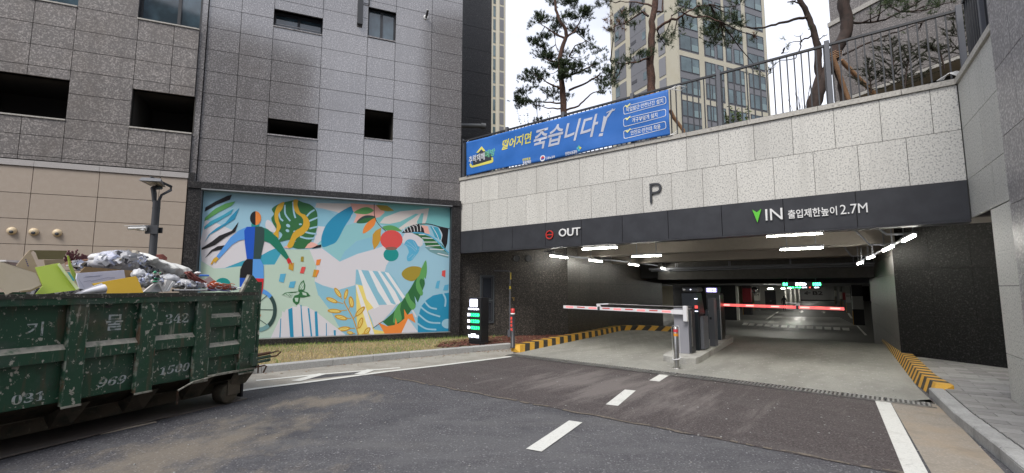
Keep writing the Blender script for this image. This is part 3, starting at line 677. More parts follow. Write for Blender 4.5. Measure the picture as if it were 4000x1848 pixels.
# ---- railing on the coping
def railing(t, fr, x0, x1, y, posts, sgn=1, zt=6.17, zb=TOP + .02, step=.122):
    q = M(); q.box(x0, x1, y - .028, y + .028, zt - .04, zt); q.build('top_rail', METAL_D, t)
    q = M(); q.box(x0, x1, y - .015, y + .015, zb + .03, zb + .06); q.build('bottom_rail', METAL_D, t)
    n = int((x1 - x0) / step); bar = None
    for k in range(n + 1):
        x = x0 + .03 + k * step
        if x > x1 - .01 or min([abs(x - p) for p in posts] + [9]) < .05: continue
        M().box(x - .011, x + .011, y - .011, y + .011, zb + .06, zt - .04).build('baluster', METAL_D, t)
    for p in posts: bevel(M().box(p - .04, p + .04, y - .045, y + .045, zb, zt + .06).build('post', METAL_G, t), .004)
rl = thing('railing', 'dark metal railing along the top of the garage front', 'railing', GF, (5.6, .15, TOP))
railing(rl, GF, -.1, 11.36, .15, [-.06, 1.74, 3.66, 5.6, 7.56, 9.5, 11.32])
r2_ = thing('railing', 'short dark railing on the return wall running towards the pillar', 'railing', RF, (.9, ry(.15), TOP))
railing(r2_, RF, .1, 1.96, ry(.15), [1.0])
# ---- banner
bn = thing('safety_banner', 'long blue safety banner with yellow and grey Korean lettering tied to the railing', 'banner', GF, (3.4, -.06, 5.5))
BLUE = mat('banner_blue', (.015, .13, .46), .5, noise=[(1.2, .45, .6, (.03, .16, .53), .6)])
BX0, BX1, BZ0, BZ1 = .33, 6.55, 4.955, 6.0
def wv(x, z):
    return .010 * math.sin(x * 2.3 + 5 * (z - 5)) + .006 * math.sin(x * 5.1 - 9 * z) + .004 * math.sin(12 * z + x * 1.5)
q = M(); nx, nz = 130, 22
vs = []
for j in range(nz + 1):
    for i in range(nx + 1):
        x = BX0 + (BX1 - BX0) * i / nx; z = BZ0 + (BZ1 - BZ0) * j / nz
        z += .02 * math.sin(math.pi * i / nx * 3) * (1 if j in (0,) else 0)
        vs.append((x, -.075 + wv(x, z), z))
q.add(vs, [(j * (nx + 1) + i, j * (nx + 1) + i + 1, (j + 1) * (nx + 1) + i + 1, (j + 1) * (nx + 1) + i) for j in range(nz) for i in range(nx)], 0, True)
cl = q.build('cloth', BLUE, bn)
sdm = cl.modifiers.new('thick', 'SOLIDIFY'); sdm.thickness = .002; sdm.offset = 1
BY = mat('banner_yellow', (.72, .66, .13), .6); BG = mat('banner_grey', (.5, .52, .6), .6); BW = mat('banner_white', (.72, .75, .8), .6); BGN = mat('banner_green', (.15, .5, .28), .6)
def btext(s, c0, c1, m_, name, bold=.02, shear=0., z=None, slant=0):
    (xa, za), (xb, zb) = GF.p(*c0, -.08), GF.p(*c1, -.08)
    if z: za, zb = z
    o = text(s, xa, xb, min(za, zb), max(za, zb), -.079, m_, name, bn, flat=True, bold=bold, shear=shear, slant=slant)
    warp(o); return o
def warp(o):
    import bmesh
    g_ = ORG[o.name]; me = o.data; bb = bmesh.new(); bb.from_mesh(me); xs = [v.co.x for v in bb.verts]; zs = [v.co.z for v in bb.verts]
    for ax, lo, hi in ((0, min(xs), max(xs)), (2, min(zs), max(zs))):
        k = math.ceil(lo / .08) * .08
        while k < hi:
            co_, no_ = [0, 0, 0], [0, 0, 0]; co_[ax] = k; no_[ax] = 1
            bmesh.ops.bisect_plane(bb, geom=bb.verts[:] + bb.edges[:] + bb.faces[:], plane_co=co_, plane_no=no_); k += .08
    for v in bb.verts: v.co.y -= .004
    bb.to_mesh(me); bb.free()
    n = len(me.vertices); a = np.zeros(n * 3); me.vertices.foreach_get('co', a); a = a.reshape(-1, 3)
    for k in range(n):
        x, z = a[k, 0] + g_[0], a[k, 2] + g_[2]; a[k, 1] += wv(x, z)
    me.vertices.foreach_set('co', a.ravel()); me.update()
def bpx(x, y): return (1780 + x * .35714, 340 + y * .35714)
def bp(x, y): return GF.p(*bpx(x, y), -.08)
zz = lambda x, y: bp(x, y)[1]
btext('떨어지면', bpx(505, 690), bpx(835, 520), BY, 'yellow_lettering', .022, .25, z=(zz(520, 690), zz(505, 590) + .02), slant=.03)
btext('죽습니다', bpx(850, 670), bpx(1560, 400), BG, 'grey_lettering', .02, .3, z=(zz(950, 675), zz(900, 505) + .1), slant=.03)
ex = [bp(x, y) for x, y in ((1620, 315), (1660, 335), (1610, 490), (1585, 490))]
wq = M(); wq.add([(a, -.0795, z) for a, z in ex], [(0, 1, 2, 3)])
ex = [bp(x, y) for x, y in ((1570, 510), (1612, 500), (1605, 535), (1562, 540))]; wq.add([(a, -.0795, z) for a, z in ex], [(0, 1, 2, 3)])
ex = [bp(x, y) for x, y in ((1640, 330), (1690, 268), (1648, 290), (1655, 275), (1700, 255), (1720, 235), (1728, 248), (1750, 235), (1740, 255), (1712, 268), (1665, 335))]; wq.add([(a, -.0795, z) for a, z in ex], [tuple(range(11))])
warp(wq.build('exclamation', BG, bn))
def frame_box(pts, wd, m_, name, cz=.05, y=-.0795):
    q = M(); P = [Vector(bp(*p)) for p in pts]; o = []
    c = sum(P, Vector((0, 0))) / 4
    for k in range(4):
        a, p, b = P[k - 1], P[k], P[(k + 1) % 4]
        u, v = (a - p).normalized(), (b - p).normalized()
        for i in range(5):
            f = i / 4; o.append(p + u * cz * (1 - f) ** 2 + v * cz * f ** 2)
    inn = [p + (c - p).normalized() * wd * 1.3 if False else Vector((c.x + (p.x - c.x) * (1 - wd / abs(P[0].x - c.x)), c.y + (p.y - c.y) * (1 - wd / abs(P[0].y - c.y)))) for p in o]
    n = len(o); q.add([(p.x, y, p.y) for p in o] + [(p.x, y, p.y) for p in inn], [(k, (k + 1) % n, n + (k + 1) % n, n + k) for k in range(n)])
    warp(q.build(name, m_, bn))
for k, (s, dy, xa, xb) in enumerate((('작업발판·안전난간 설치', 0, 1862, 2272), ('개구부덮개 설치', 138, 1930, 2208), ('안전모·안전대 착용', 272, 1910, 2242))):
    frame_box([(1832, 215 + dy * .97), (2300, 100 + dy), (2305, 182 + dy), (1838, 305 + dy * .97)], .012, BW, 'outline_box')
    zc = (zz(1832, 260 + dy * .97) + zz(2300, 140 + dy)) / 2
    btext(s, bpx(xa, 200 + dy), bpx(xb, 200 + dy), BW, 'small_lettering', .012, 0, z=(zc - .055, zc + .055))
    ck = [bp(x, y + dy) for x, y in ((1850, 205), (1866, 198), (1876, 206), (1908, 178), (1914, 186), (1876, 228))]
    q = M(); q.add([(a, -.0805, z) for a, z in ck], [tuple(range(6))]); warp(q.build('tick_mark', mat('tick_yellow', (.8, .78, .35), .6), bn))
# logo with roof outline
rf_ = [bp(x, y) for x, y in ((230, 720), (285, 648), (330, 700), (308, 706), (285, 680), (255, 718))]
q = M(); q.add([(a, -.0795, z) for a, z in rf_], [tuple(range(6))])
rf_ = [bp(x, y) for x, y in ((150, 840), (168, 838), (180, 860), (395, 800), (392, 772), (412, 770), (415, 815), (400, 830), (175, 882), (158, 872))]
q.add([(a, -.0795, z) for a, z in rf_], [tuple(range(10))]); warp(q.build('roof_outline', BY, bn))
q = M(); q.add([(a, -.0785, z) for a, z in [bp(x, y) for x, y in ((185, 800), (285, 690), (400, 740), (400, 800), (190, 855))]], [(0, 1, 2, 3, 4)]); warp(q.build('roof_shadow_print', mat('banner_navy', (.03, .035, .05), .6), bn))
btext('추락재해', bpx(145, 820), bpx(320, 720), BW, 'logo_lettering', .015, z=(zz(240, 820), zz(240, 740)), slant=.02)
btext('예방', bpx(322, 760), bpx(432, 700), BGN, 'logo_lettering', .02, z=(zz(380, 768), zz(380, 685)), slant=.02)
btext('안전점검', bpx(732, 790), bpx(816, 790), BY, 'footer_lettering', .03, z=(zz(775, 805), zz(775, 775)))
btext('프로젝트', bpx(735, 820), bpx(826, 820), BW, 'footer_lettering', .03, z=(zz(775, 840), zz(775, 808)))
btext('고용노동부', bpx(985, 770), bpx(1086, 770), BW, 'footer_lettering', .02, z=(zz(1035, 783), zz(1035, 755)))
btext('안전보건공단', bpx(1198, 720), bpx(1330, 720), BW, 'footer_lettering', .03, z=(zz(1265, 735), zz(1265, 700)))
for (x, y, r_, c) in ((948, 778, .085, BW), (1350, 655, .03, LEDG if False else BGN), (1335, 672, .03, mat('banner_cyan', (.1, .5, .65), .6)), (1365, 668, .03, BY), (1350, 690, .03, mat('banner_cyan', (.1, .5, .65), .6))):
    a, z = bp(x, y); q = M(); n = 18; q.add([(a + r_ * math.cos(2 * math.pi * k / n), -.0795, z + r_ * math.sin(2 * math.pi * k / n)) for k in range(n)], [tuple(range(n))]); warp(q.build('emblem', c, bn))
a, z = bp(948, 778)
for mm, s_ in ((mat('emblem_red', (.6, .05, .06), .6), 1), (mat('emblem_navy', (.02, .05, .3), .6), -1)):
    q = M(); pts = [(a + .055 * math.cos(R(k)), z + s_ * .055 * math.sin(R(k))) for k in range(0, 181, 15)]
    q.add([(p, -.0802, zz_) for p, zz_ in pts], [tuple(range(len(pts)))]); warp(q.build('emblem_half', mm, bn))
ties = M()
for (x, z) in ((BX0, BZ1), (BX0, BZ0), (BX1, BZ1), (BX1, BZ0)):
    s_ = -1 if x < 1 else 1
    for k in range(3): ties.tube([(x, -.07, z), (x + s_ * .06, -.03 + .03 * k, z + .03 * k), (x + s_ * .1, .1, z + .02 + .05 * k), (x + s_ * .06, .18, z + .04)], .006, 5)
ties.tube([(BX1, -.07, BZ1), (BX1 + .2, .05, BZ1 + .08), (BX1 + .35, .1, BZ1 + .02), (BX1 + .2, .1, BZ1 - .02), (BX1 + .05, .1, BZ1 + .05)], .008, 5)
ties.build('cord', WHITEP, bn)
tie = M(); a, z = GF.p(3705, 310, .1)
for k in range(5): tie.tube([(a - .15 + .02 * k, .0, z - .02), (a, .03 * k - .05, z + .05 + .01 * k), (a + .1, .02, z + .02 * k), (a + .22, 0, z - .01)], .006, 5)
tie.build('loose_cord', WHITEP, None, 'bit of white cord lying on the coping near the right corner', GF, cat='cord')
# ---- camera-side drain pipe on the grey building
pz = BF.p(1850, 497, .3)

# ================================================================== GREY BUILDING (frame BF)
bld = thing('grey_building', 'grey polished granite building with dark window openings', 'building', BF, (-4, 0, 0))
zc = [4.21, 4.78, 5.36, 5.96, 6.55, 7.14, 7.73, 8.32, 8.90, 9.48, 10.06, 10.64, 11.2]
xc = [-6.84, -6.1, -5.33, -4.1, -2.87, -2.07, -.97, .02]
HC = [(-5.34, -4.1, 5.67, 6.1), (-5.34, -4.1, 8.71, 9.2), (-2.87, -2.07, 5.88, 6.73), (-2.87, -2.07, 8.95, 9.86)]
panels(bld, xc, zc, 0, .05, GR_WALL, holes=HC, gap=.006)
zl = [4.43, 4.52, 4.99, 5.45, 6.05, 6.6, 7.1, 7.6, 8.17, 8.7, 9.2, 9.7, 10.2, 10.7, 11.2]
xl = [-13.6, -12.5, -11.3, -10.18, -9.43, -8.25, -7.52, -6.99]
HL = [(-11.3, -9.43, 5.43, 6.37), (-8.25, -6.99, 5.43, 6.37), (-8.28, -6.99, 8.17, 9.6), (-11.3, -9.43, 8.19, 9.6)]
YL = -.12
panels(bld, xl, zl, YL, YL + .05, GR_WALL2, holes=HL, gap=.006)
for z0, z1 in zip(zc[:-1], zc[1:]): M().box(-6.985, -6.85, YL + .06, .04, z0 + .004, z1 - .004).build('stone_panel', GR_WALL, bld)
M().box(-6.9, 0.0, .05, .12, 4.2, 5.6).build('core_wall', JOINT, bld)
def core(x0, x1, z0, z1, y, holes):
    rs = [(x0, x1, z0, z1)]
    for h in holes: rs = cut(rs, h)
    q = M()
    for r in rs: q.box(r[0], r[1], y, y + .12, r[2], r[3])
    q.build('core_wall', JOINT, bld)
core(-6.9, .01, 5.6, 11.2, .055, HC); core(-13.6, -6.99, 4.43, 11.2, YL + .055, HL)
M().box(-13.6, .01, .25, 6, 11.0, 16).build('upper_storeys', GR_WALL, bld)
M().box(-13.6, .01, -.1, 6, 11.21, 16).build('upper_storeys', GR_WALL, bld)
# openings: reveal, dark room or glazed window, sill
def opening(h, y0, glazed, sill=True, lamp=False):
    x0, x1, z0, z1 = h; d = .3
    o = M().box(x0, x1, y0 + .05, y0 + .12, z0, z0 + .001).build('window', DARKROOM, bld) if False else None
    q = M(); t_ = .02
    q.box(x0 - t_, x0, y0 + .052, y0 + 1.6, z0, z1); q.box(x1, x1 + t_, y0 + .052, y0 + 1.6, z0, z1)
    q.box(x0, x1, y0 + .052, y0 + 1.6, z0 - t_, z0); q.box(x0, x1, y0 + .052, y0 + 1.6, z1, z1 + t_); q.box(x0 - t_, x1 + t_, y0 + 1.6, y0 + 1.65, z0 - t_, z1 + t_)
    w_ = q.build('window', METAL_D if glazed else mat('reveal_brown', (.05, .045, .038), .8), bld)
    if sill: M().box(x0 - .0, x1 + .0, y0 - .025, y0 + .12, z0 - .035, z0 - .003).build('sill', GR_COPE if y0 < 0 else GR_MID, w_)
    if glazed:
        yg = y0 + glazed; n = 2 if x1 - x0 > .6 else 1; fw = .045
        q = M(); q.box(x0, x0 + fw, yg - .03, yg + .03, z0, z1); q.box(x1 - fw, x1, yg - .03, yg + .03, z0, z1); q.box(x0 + fw, x1 - fw, yg - .03, yg + .03, z0, z0 + fw); q.box(x0 + fw, x1 - fw, yg - .03, yg + .03, z1 - fw, z1)
        for k in range(1, n):
            xm = x0 + (x1 - x0) * (.62 if y0 < 0 else .5); q.box(xm - .035, xm + .035, yg - .032, yg + .032, z0 + fw, z1 - fw)
        q.build('frame', METAL_D, w_)
        xm = x0 + (x1 - x0) * (.62 if y0 < 0 else .5)
        for a, b in ((x0 + fw, xm - .035), (xm + .035, x1 - fw)):
            M().box(a, b, yg - .005, yg + .005, z0 + fw, z1 - fw).build('pane', GLASS, w_)
        M().box(x0 + fw, x1 - fw, yg + .12, yg + .13, z0 + .1, z1).build('blind', mat('roller_blind', (.34, .37, .4), .8), w_)
    return w_
opening(HC[0], 0, 0); opening(HC[2], 0, 0); wA = opening(HC[1], 0, .28); opening(HC[3], 0, .16)
M().box(-5.3, -4.14, .08, .1, 8.8, 8.83).build('guard_rail', METAL_G, wA)
opening(HL[0], YL, 0); opening(HL[1], YL, 0); opening(HL[2], YL, .2); opening(HL[3], YL, .2)
# recessed wing at the right
xw = [-1.2, .2, 1.35, 2.4]
wing = M()
rp = BF.p(1922, 300, 1.6)[0]
panels(bld, [-.6, .35, rp - .02], [4.2, 5.0, 5.85, 6.7, 7.55, 8.4, 9.25, 10.1, 10.95, 11.8], 1.6, 1.65, GR_BLACK, gap=.004)
M().box(-.6, rp, 1.66, 5, 3, 15).build('wing_wall', GR_BLACK, bld)
M().box(-13.6, -0.02, .2, 3, 0, 4.2).build('lower_storey', DARKROOM, bld)
# beige base on the left
bw = thing('beige_base_wall', 'smooth beige panelled wall at street level behind the skip', 'wall', BF, (-10, -.12, 0))
panels(bw, [-13.6, -12.2, -11.05, -9.89, -8.72, -7.56, -7.0], [.0, .85, 1.42, 1.98, 2.54, 3.10, 3.67, 4.27], YL, YL + .04, BEIGE, 'facade_panel', gap=.006)
M().box(-13.6, -7.0, YL + .04, .2, 0, 4.27).build('backing_wall', JOINT, bw)
for a, b in ((-13.6, -11.06), (-11.06, -9.88), (-9.88, -8.72), (-8.72, -7.56), (-7.56, -6.985)): M().box(a + .003, b - .003, YL - .03, YL + .1, 4.275, 4.405).build('ledge_stone', mat('ledge_stone', (.38, .36, .35), .5, noise=[(60, .5, .6, (.5, .48, .46), .5)]), bw)
CREAM = mat('cream_plastic', (.62, .5, .33), .4)
for k, (px, py) in enumerate(((42, 901), (128, 905), (220, 909))):
    x, z = BF.p(px, py, YL - .05)
    t = thing('vent_cap', ['leftmost', 'middle', 'rightmost'][k] + ' of three round cream vent caps on the beige wall', 'vent', BF, (x, YL, z), 'vent caps on the beige wall')
    M().lathe([(.085, YL - .001), (.085, YL - .015), (.077, YL - .04), (.055, YL - .07), (.025, YL - .082), (.001, YL - .084)], x, 0, 20, 0, 'y', z).build('cap', CREAM, t)
    M().lathe([(.035, YL - .07), (.035, YL - .086), (.012, YL - .088)], x + .02, 0, 14, 0, 'y', z - .03).build('opening', METAL_D, t)
# black granite surround of the mural
sur = thing('mural_surround', 'black granite frame built around the mural', 'wall', BF, (-3.5, 0, 0))
SX0, SX1 = -6.99, .0; MX0, MX1, MZ0, MZ1 = -6.68, -.29, .31, 4.02
for a, b in ((SX0, -5.28), (-5.28, -4.1), (-4.1, -2.87), (-2.87, -1.6), (-1.6, -.97), (-.97, SX1)):
    M().box(a + .003, b - .003, -.14, .1, MZ1 + .03, 4.21).build('granite_slab', GR_BLACK, sur)
    M().box(a + .003, b - .003, -.1, .1, .0, MZ0 - .02).build('granite_slab', GR_BLACK, sur)
M().box(SX0 + .003, -6.86, -.14, .1, 4.215, 4.42).build('granite_slab', GR_BLACK, sur)
for x0, x1 in ((SX0, MX0 - .02), (MX1 + .02, SX1)):
    for z0, z1 in zip((.295, 1.2, 2.0, 2.95), (1.2, 2.0, 2.95, MZ1 + .027)):
        M().box(x0 + .003, x1 - .003, -.1, .1, z0 + .003, z1 - .003).build('granite_slab', GR_BLACK, sur)
ALU = mat('aluminium', (.55, .55, .55), .35, metal=.8)
mu = thing('mural', 'colourful printed wall mural of a person, leaves and butterflies', 'mural', BF, (-3.5, .06, .3))
fr_ = M()
M().box(MX0 - .018, MX0, -.11, .08, MZ0, MZ1).build('side_trim', METAL_D, mu); M().box(MX1, MX1 + .018, -.11, .08, MZ0, MZ1).build('side_trim', METAL_D, mu)
M().box(MX0 - .018, MX1 + .018, -.15, .08, MZ1 + .002, MZ1 + .026).build('top_trim', ALU, mu)
M().box(MX0 - .018, MX1 + .018, -.11, .08, MZ0 - .018, MZ0 - .001).build('bottom_trim', ALU, mu)
M().box(MX0 + .001, MX1 - .001, .062, .1, MZ0 + .001, MZ1 - .001).build('backing_board', METAL_G, mu)
# ---- print
PC = dict(lb=(160, 203, 222), lt=(148, 203, 208), lt2=(128, 197, 198), mint=(192, 214, 198), w=(222, 219, 224), w2=(226, 218, 212), tb=(38, 146, 186),
          bt=(62, 165, 192), k=(24, 22, 26), dg=(48, 110, 62), mg=(96, 164, 92), oc=(216, 170, 48), org=(242, 142, 62), red=(226, 84, 80), teal=(22, 146, 142),
          pink=(240, 182, 168), rb=(22, 88, 200), sb=(92, 160, 232), sl=(48, 74, 72), gt=(20, 122, 96), y=(242, 222, 126), ol=(166, 146, 50), gold=(206, 156, 52),
          dgt=(118, 160, 165), rd=(208, 40, 50), blu=(92, 178, 214), pw=(238, 238, 240), br=(140, 100, 88), lb2=(142, 196, 216))
pk = list(PC); PM = []
for k in pk:
    c = lin(PC[k]); PM.append(mat('print_' + k if k != 'k' else 'print_black', tuple(v * .95 for v in c), .5, noise=[(220, .4, .7, tuple(v * .8 for v in c), .25)]))
pr = M(); layer = [0]
def mu_pt(x, y): return BF.p(780 + x * .50436, 740 + y * .50436, .055)
def shp(col, pts, off=0, sm=False, n=5):
    layer[0] += 1; y = .056 - layer[0] * .00005
    P = [mu_pt(a + off, b) for a, b in pts]
    if sm: P = spline(P, n)
    P = [(min(max(a, MX0 + .002), MX1 - .002), min(max(z, MZ0 + .002), MZ1 - .002)) for a, z in P]
    Q = [P[0]]
    for p in P[1:]:
        if abs(p[0] - Q[-1][0]) + abs(p[1] - Q[-1][1]) > 1e-4: Q.append(p)
    ar = sum(Q[i][0] * Q[(i + 1) % len(Q)][1] - Q[(i + 1) % len(Q)][0] * Q[i][1] for i in range(len(Q)))
    if ar < 0: Q = Q[::-1]
    pr.add([(a, y, z) for a, z in Q], [tuple(range(len(Q)))], pk.index(col))
def ell(col, cx, cy, rx, ry, ang=0, off=0, n=20, a0=0, a1=360, inner=None):
    c, s = math.cos(R(ang)), math.sin(R(ang)); f = lambda r1, r2, k: (cx + r1 * math.cos(k) * c - r2 * math.sin(k) * s, cy + r1 * math.cos(k) * s + r2 * math.sin(k) * c)
    A_ = [R(a0 + (a1 - a0) * k / n) for k in range(n + (0 if a1 - a0 >= 360 else 1))]
    if inner: pts = [f(rx, ry, k) for k in A_] + [f(rx * inner, ry * inner, k) for k in A_[::-1]]
    else: pts = [f(rx, ry, k) for k in A_]
    shp(col, pts, off)
def lin_(col, pts, wd, off=0, taper=False):
    P = [Vector(p) for p in spline(pts, 5, False)]; L_ = []; R_ = []
    for i, p in enumerate(P):
        d = (P[min(i + 1, len(P) - 1)] - P[max(0, i - 1)]).normalized(); n = Vector((-d.y, d.x)) * wd / 2 * ((1 - .75 * i / len(P)) if taper else 1)
        L_.append(tuple(p + n)); R_.append(tuple(p - n))
    shp(col, L_ + R_[::-1], off)
B_ = 952
shp('lb', [(-50, -50), (2100, -50), (2100, 1300), (-50, 1300)])
shp('w', [(42, 235), (130, 262), (300, 335), (500, 400), (600, 450), (560, 470), (470, 520), (330, 560), (200, 608), (110, 612), (15, 555), (0, 400)])
shp('mint', [(10, 555), (110, 612), (200, 612), (330, 590), (500, 585), (580, 582), (620, 520), (655, 465), (850, 465), (900, 590), (890, 712), (935, 860), (1031, 1000), (1130, 1160), (0, 1175)])
shp('bt', [(195, 608), (330, 555), (470, 515), (540, 475), (590, 455), (640, 480), (620, 510), (580, 582), (480, 582), (300, 597)])
shp('lb2', [(905, 150), (1000, 165), (1060, 200), (1030, 240), (990, 290), (910, 285)])
shp('w2', [(905, 105), (1190, 110), (1180, 210), (1120, 200), (1060, 175), (960, 150), (895, 140)])
shp('w', [(910, 285), (1000, 290), (960, 330), (945, 455), (880, 420), (905, 330)])
shp('w', [(850, 465), (945, 455), (1085, 560), (1222, 500), (1350, 465), (1470, 420), (1530, 450), (1445, 590), (1432, 640), (1210, 620), (1205, 740), (1090, 782), (950, 742), (890, 712), (905, 600)])
shp('lt', [(0, 450), (130, 558), (165, 490), (260, 400), (440, 350), (445, 300), (420, 180), (250, 262), (150, 285), (60, 330), (-50, 430)], B_)
shp('lb2', [(130, 558), (170, 480), (265, 400), (385, 365), (455, 360), (460, 420), (400, 460), (260, 500)], B_)
shp('lt2', [(430, 100), (800, 130), (1000, 150), (1000, 300), (830, 270), (600, 310), (560, 285), (440, 270), (410, 215)], B_)
shp('w2', [(440, 262), (480, 215), (600, 170), (750, 155), (825, 145), (805, 240), (790, 270), (770, 268), (783, 185), (765, 185), (730, 250), (735, 268), (650, 290), (600, 320), (590, 300), (660, 250), (700, 225), (745, 190), (720, 188), (600, 250), (520, 267)], B_)
shp('tb', [(258, 122), (180, 150), (100, 200), (40, 260), (10, 310), (-10, 380), (0, 445), (60, 430), (110, 400), (170, 290), (220, 210)], B_, True)
shp('pink', [(215, 108), (400, 120), (470, 140), (480, 180), (440, 215), (410, 220), (370, 255), (290, 255), (240, 258), (262, 200), (235, 165)], B_)
shp('mg', [(242, 178), (300, 145), (350, 138), (395, 163), (350, 190), (290, 190)], B_, True)
shp('sl', [(262, 258), (300, 215), (350, 200), (408, 212), (370, 245), (320, 262)], B_, True)
shp('dg', [(262, 258), (320, 225), (408, 212), (370, 245), (320, 262)], B_)
shp('org', [(410, 220), (405, 270), (370, 310), (315, 342), (318, 300), (350, 255)], B_, True)
shp('ol', [(412, 120), (500, 125), (555, 165), (500, 170), (450, 160)], B_)
shp('gold', [(388, 350), (410, 320), (455, 295), (450, 340), (450, 390), (430, 430), (398, 467), (385, 410)], B_)
shp('mg', [(465, 290), (520, 278), (570, 290), (615, 325), (560, 320), (500, 320)], B_, True)
lin_('k', [(400, 112), (402, 200), (430, 265), (492, 325)], 5, B_)
shp('w', [(640, 335), (740, 340), (775, 375), (775, 430), (740, 455), (640, 430), (605, 400)], B_)
ell('red', 533, 390, 87, 75, 0, B_); ell('teal', 530, 505, 59, 52, 0, B_); ell('br', 532, 457, 46, 13, 0, B_)
shp('pink', [(765, 275), (815, 285), (832, 345), (788, 345)], B_)
shp('bt', [(830, 285), (895, 295), (932, 400), (870, 370), (850, 320)], B_)
shp('k', [(895, 292), (975, 305), (965, 420), (950, 460), (920, 400), (925, 340)], B_)
shp('k', [(612, 338), (650, 300), (700, 275), (750, 268), (780, 300), (790, 337), (720, 330), (660, 336)], B_)
for k in range(6): lin_('pw', [(640 + k * 24, 330 - k * 1), (630 + k * 25, 312 - k * 7), (632 + k * 20, 300 - k * 6)], 5, B_)
shp('dg', [(690, 336), (770, 345), (860, 375), (930, 430), (975, 492), (900, 462), (800, 440), (780, 390), (740, 360)], B_)
shp('dgt', [(790, 445), (900, 460), (975, 492), (975, 532), (900, 512), (830, 482)], B_)
for p in ([(770, 375), (860, 380)], [(778, 408), (890, 408)], [(800, 440), (925, 432)], [(830, 462), (940, 468)], [(890, 495), (975, 515)], [(745, 350), (790, 350)]): lin_('pw', p, 6, B_)
lin_('blu', [(700, 335), (800, 345), (880, 395), (930, 450), (978, 492)], 10, B_)
for p in ([(850, 290), (880, 340), (900, 385)], [(900, 300), (925, 350), (915, 400)]): lin_('pw', p, 4, B_)
lin_('k', [(735, 270), (820, 268), (900, 288), (985, 306)], 7, B_)
shp('blu', [(650, 395), (680, 386), (715, 400), (740, 440), (750, 440), (745, 480), (715, 520), (690, 550), (660, 555), (652, 525), (668, 485), (650, 440), (632, 425)], B_, True, 3)
for p in ([(655, 402), (690, 430), (725, 465)], [(640, 425), (690, 450), (720, 480)], [(700, 400), (722, 440), (730, 470)], [(665, 530), (700, 500)], [(690, 540), (715, 505)], [(740, 465), (790, 445)]): lin_('lb', p, 3, B_)
shp('ol', [(612, 655), (640, 615), (700, 595), (765, 610), (745, 670), (700, 710), (640, 695)], B_, True)
shp('lb2', [(262, 622), (510, 640), (560, 690), (635, 830), (580, 890), (430, 905), (350, 940), (255, 750)], B_)
shp('lb2', [(0, 745), (110, 782), (255, 740), (262, 960), (270, 1112), (100, 1130), (0, 950), (-62, 712)], B_)
shp('mint', [(-30, 820), (60, 940), (160, 1130), (0, 1140), (-62, 900)], B_)
shp('y', [(258, 735), (310, 745), (350, 830), (390, 870), (435, 905), (350, 945), (400, 1085), (480, 1100), (530, 1120), (270, 1125), (262, 960)], B_)
shp('w', [(350, 940), (440, 895), (575, 890), (545, 930), (465, 1020), (400, 1070), (380, 1000)], B_)
for P in ([(275, 622), (300, 625), (345, 720), (440, 905), (400, 925), (340, 850)], [(355, 628), (385, 630), (440, 720), (530, 880), (560, 895), (500, 895), (430, 790)], [(425, 632), (445, 632), (560, 790), (605, 880), (570, 893), (500, 760)],
          [(480, 640), (510, 645), (640, 835), (620, 850), (550, 745)], [(255, 740), (272, 740), (330, 900), (400, 1120), (365, 1120), (290, 880)]): shp('pw', P, B_)
shp('w', [(700, 930), (730, 985), (718, 992), (690, 940)], B_)
shp('dg', [(800, 548), (808, 640), (790, 740), (740, 870), (690, 930), (640, 1000), (550, 1063), (500, 1055), (465, 1025), (540, 960), (620, 860), (690, 750), (750, 640)], B_)
shp('mg', [(800, 548), (808, 640), (790, 700), (765, 690), (750, 720), (778, 800), (760, 822), (725, 765), (728, 700), (760, 625)], B_, True, 3)
shp('mg', [(610, 870), (565, 925), (548, 1000), (555, 1035), (612, 1010), (600, 930)], B_, True, 3)
shp('mg', [(660, 800), (640, 840), (690, 932), (722, 900), (680, 850)], B_, True, 3)
shp('ol', [(765, 612), (750, 665), (715, 705), (735, 640)], B_)
shp('lb', [(712, 825), (740, 885), (724, 908)], B_); shp('lb', [(787, 680), (802, 700), (795, 750)], B_)
shp('org', [(430, 1030), (500, 1060), (560, 1050), (565, 995), (580, 1045), (635, 1000), (630, 925), (655, 970), (695, 960), (720, 1035), (662, 1000), (610, 1120), (480, 1120)], B_)
shp('w', [(610, 1125), (662, 1000), (740, 1125)], B_)
lin_('k', [(388, 1076), (470, 1018)], 4, B_)
shp('tb', [(855, 822), (900, 812), (980, 800), (980, 1110), (738, 1110), (735, 1000), (765, 905), (800, 860)], B_)
for p in ([(785, 862), (830, 912), (885, 926)], [(755, 905), (820, 955), (910, 985)], [(740, 965), (820, 1026), (912, 1035)], [(735, 1038), (800, 1078), (880, 1086)], [(930, 800), (952, 850), (948, 908)]): lin_('lb', p, 13, B_)
ell('lb', 970, 1040, 48, 38, 0, B_)
for P, c in (([(925, 630), (952, 625), (950, 682), (922, 668)], 'red'), ([(885, 712), (910, 705), (898, 768), (872, 765)], 'blu'), ([(945, 742), (976, 735), (970, 782), (932, 782)], 'blu')): shp(c, P, B_)
lin_('gold', [(277, 1125), (240, 1010), (195, 925), (165, 868)], 9, B_)
BR = [(118, 800, 45, 17, 55), (181, 812, 42, 15, 105), (72, 858, 48, 17, 22), (222, 872, 45, 20, 80), (92, 942, 55, 17, 4), (142, 992, 52, 19, 14), (290, 945, 52, 19, -45), (292, 1035, 46, 18, -70), (165, 1080, 50, 19, -6), (345, 1095, 34, 18, -50), (212, 1110, 26, 13, 10)]
JN = [(150, 850), (168, 875), (160, 885), (205, 930), (190, 935), (222, 1000), (238, 1000), (265, 1085), (250, 1075), (300, 1125), (250, 1115)]
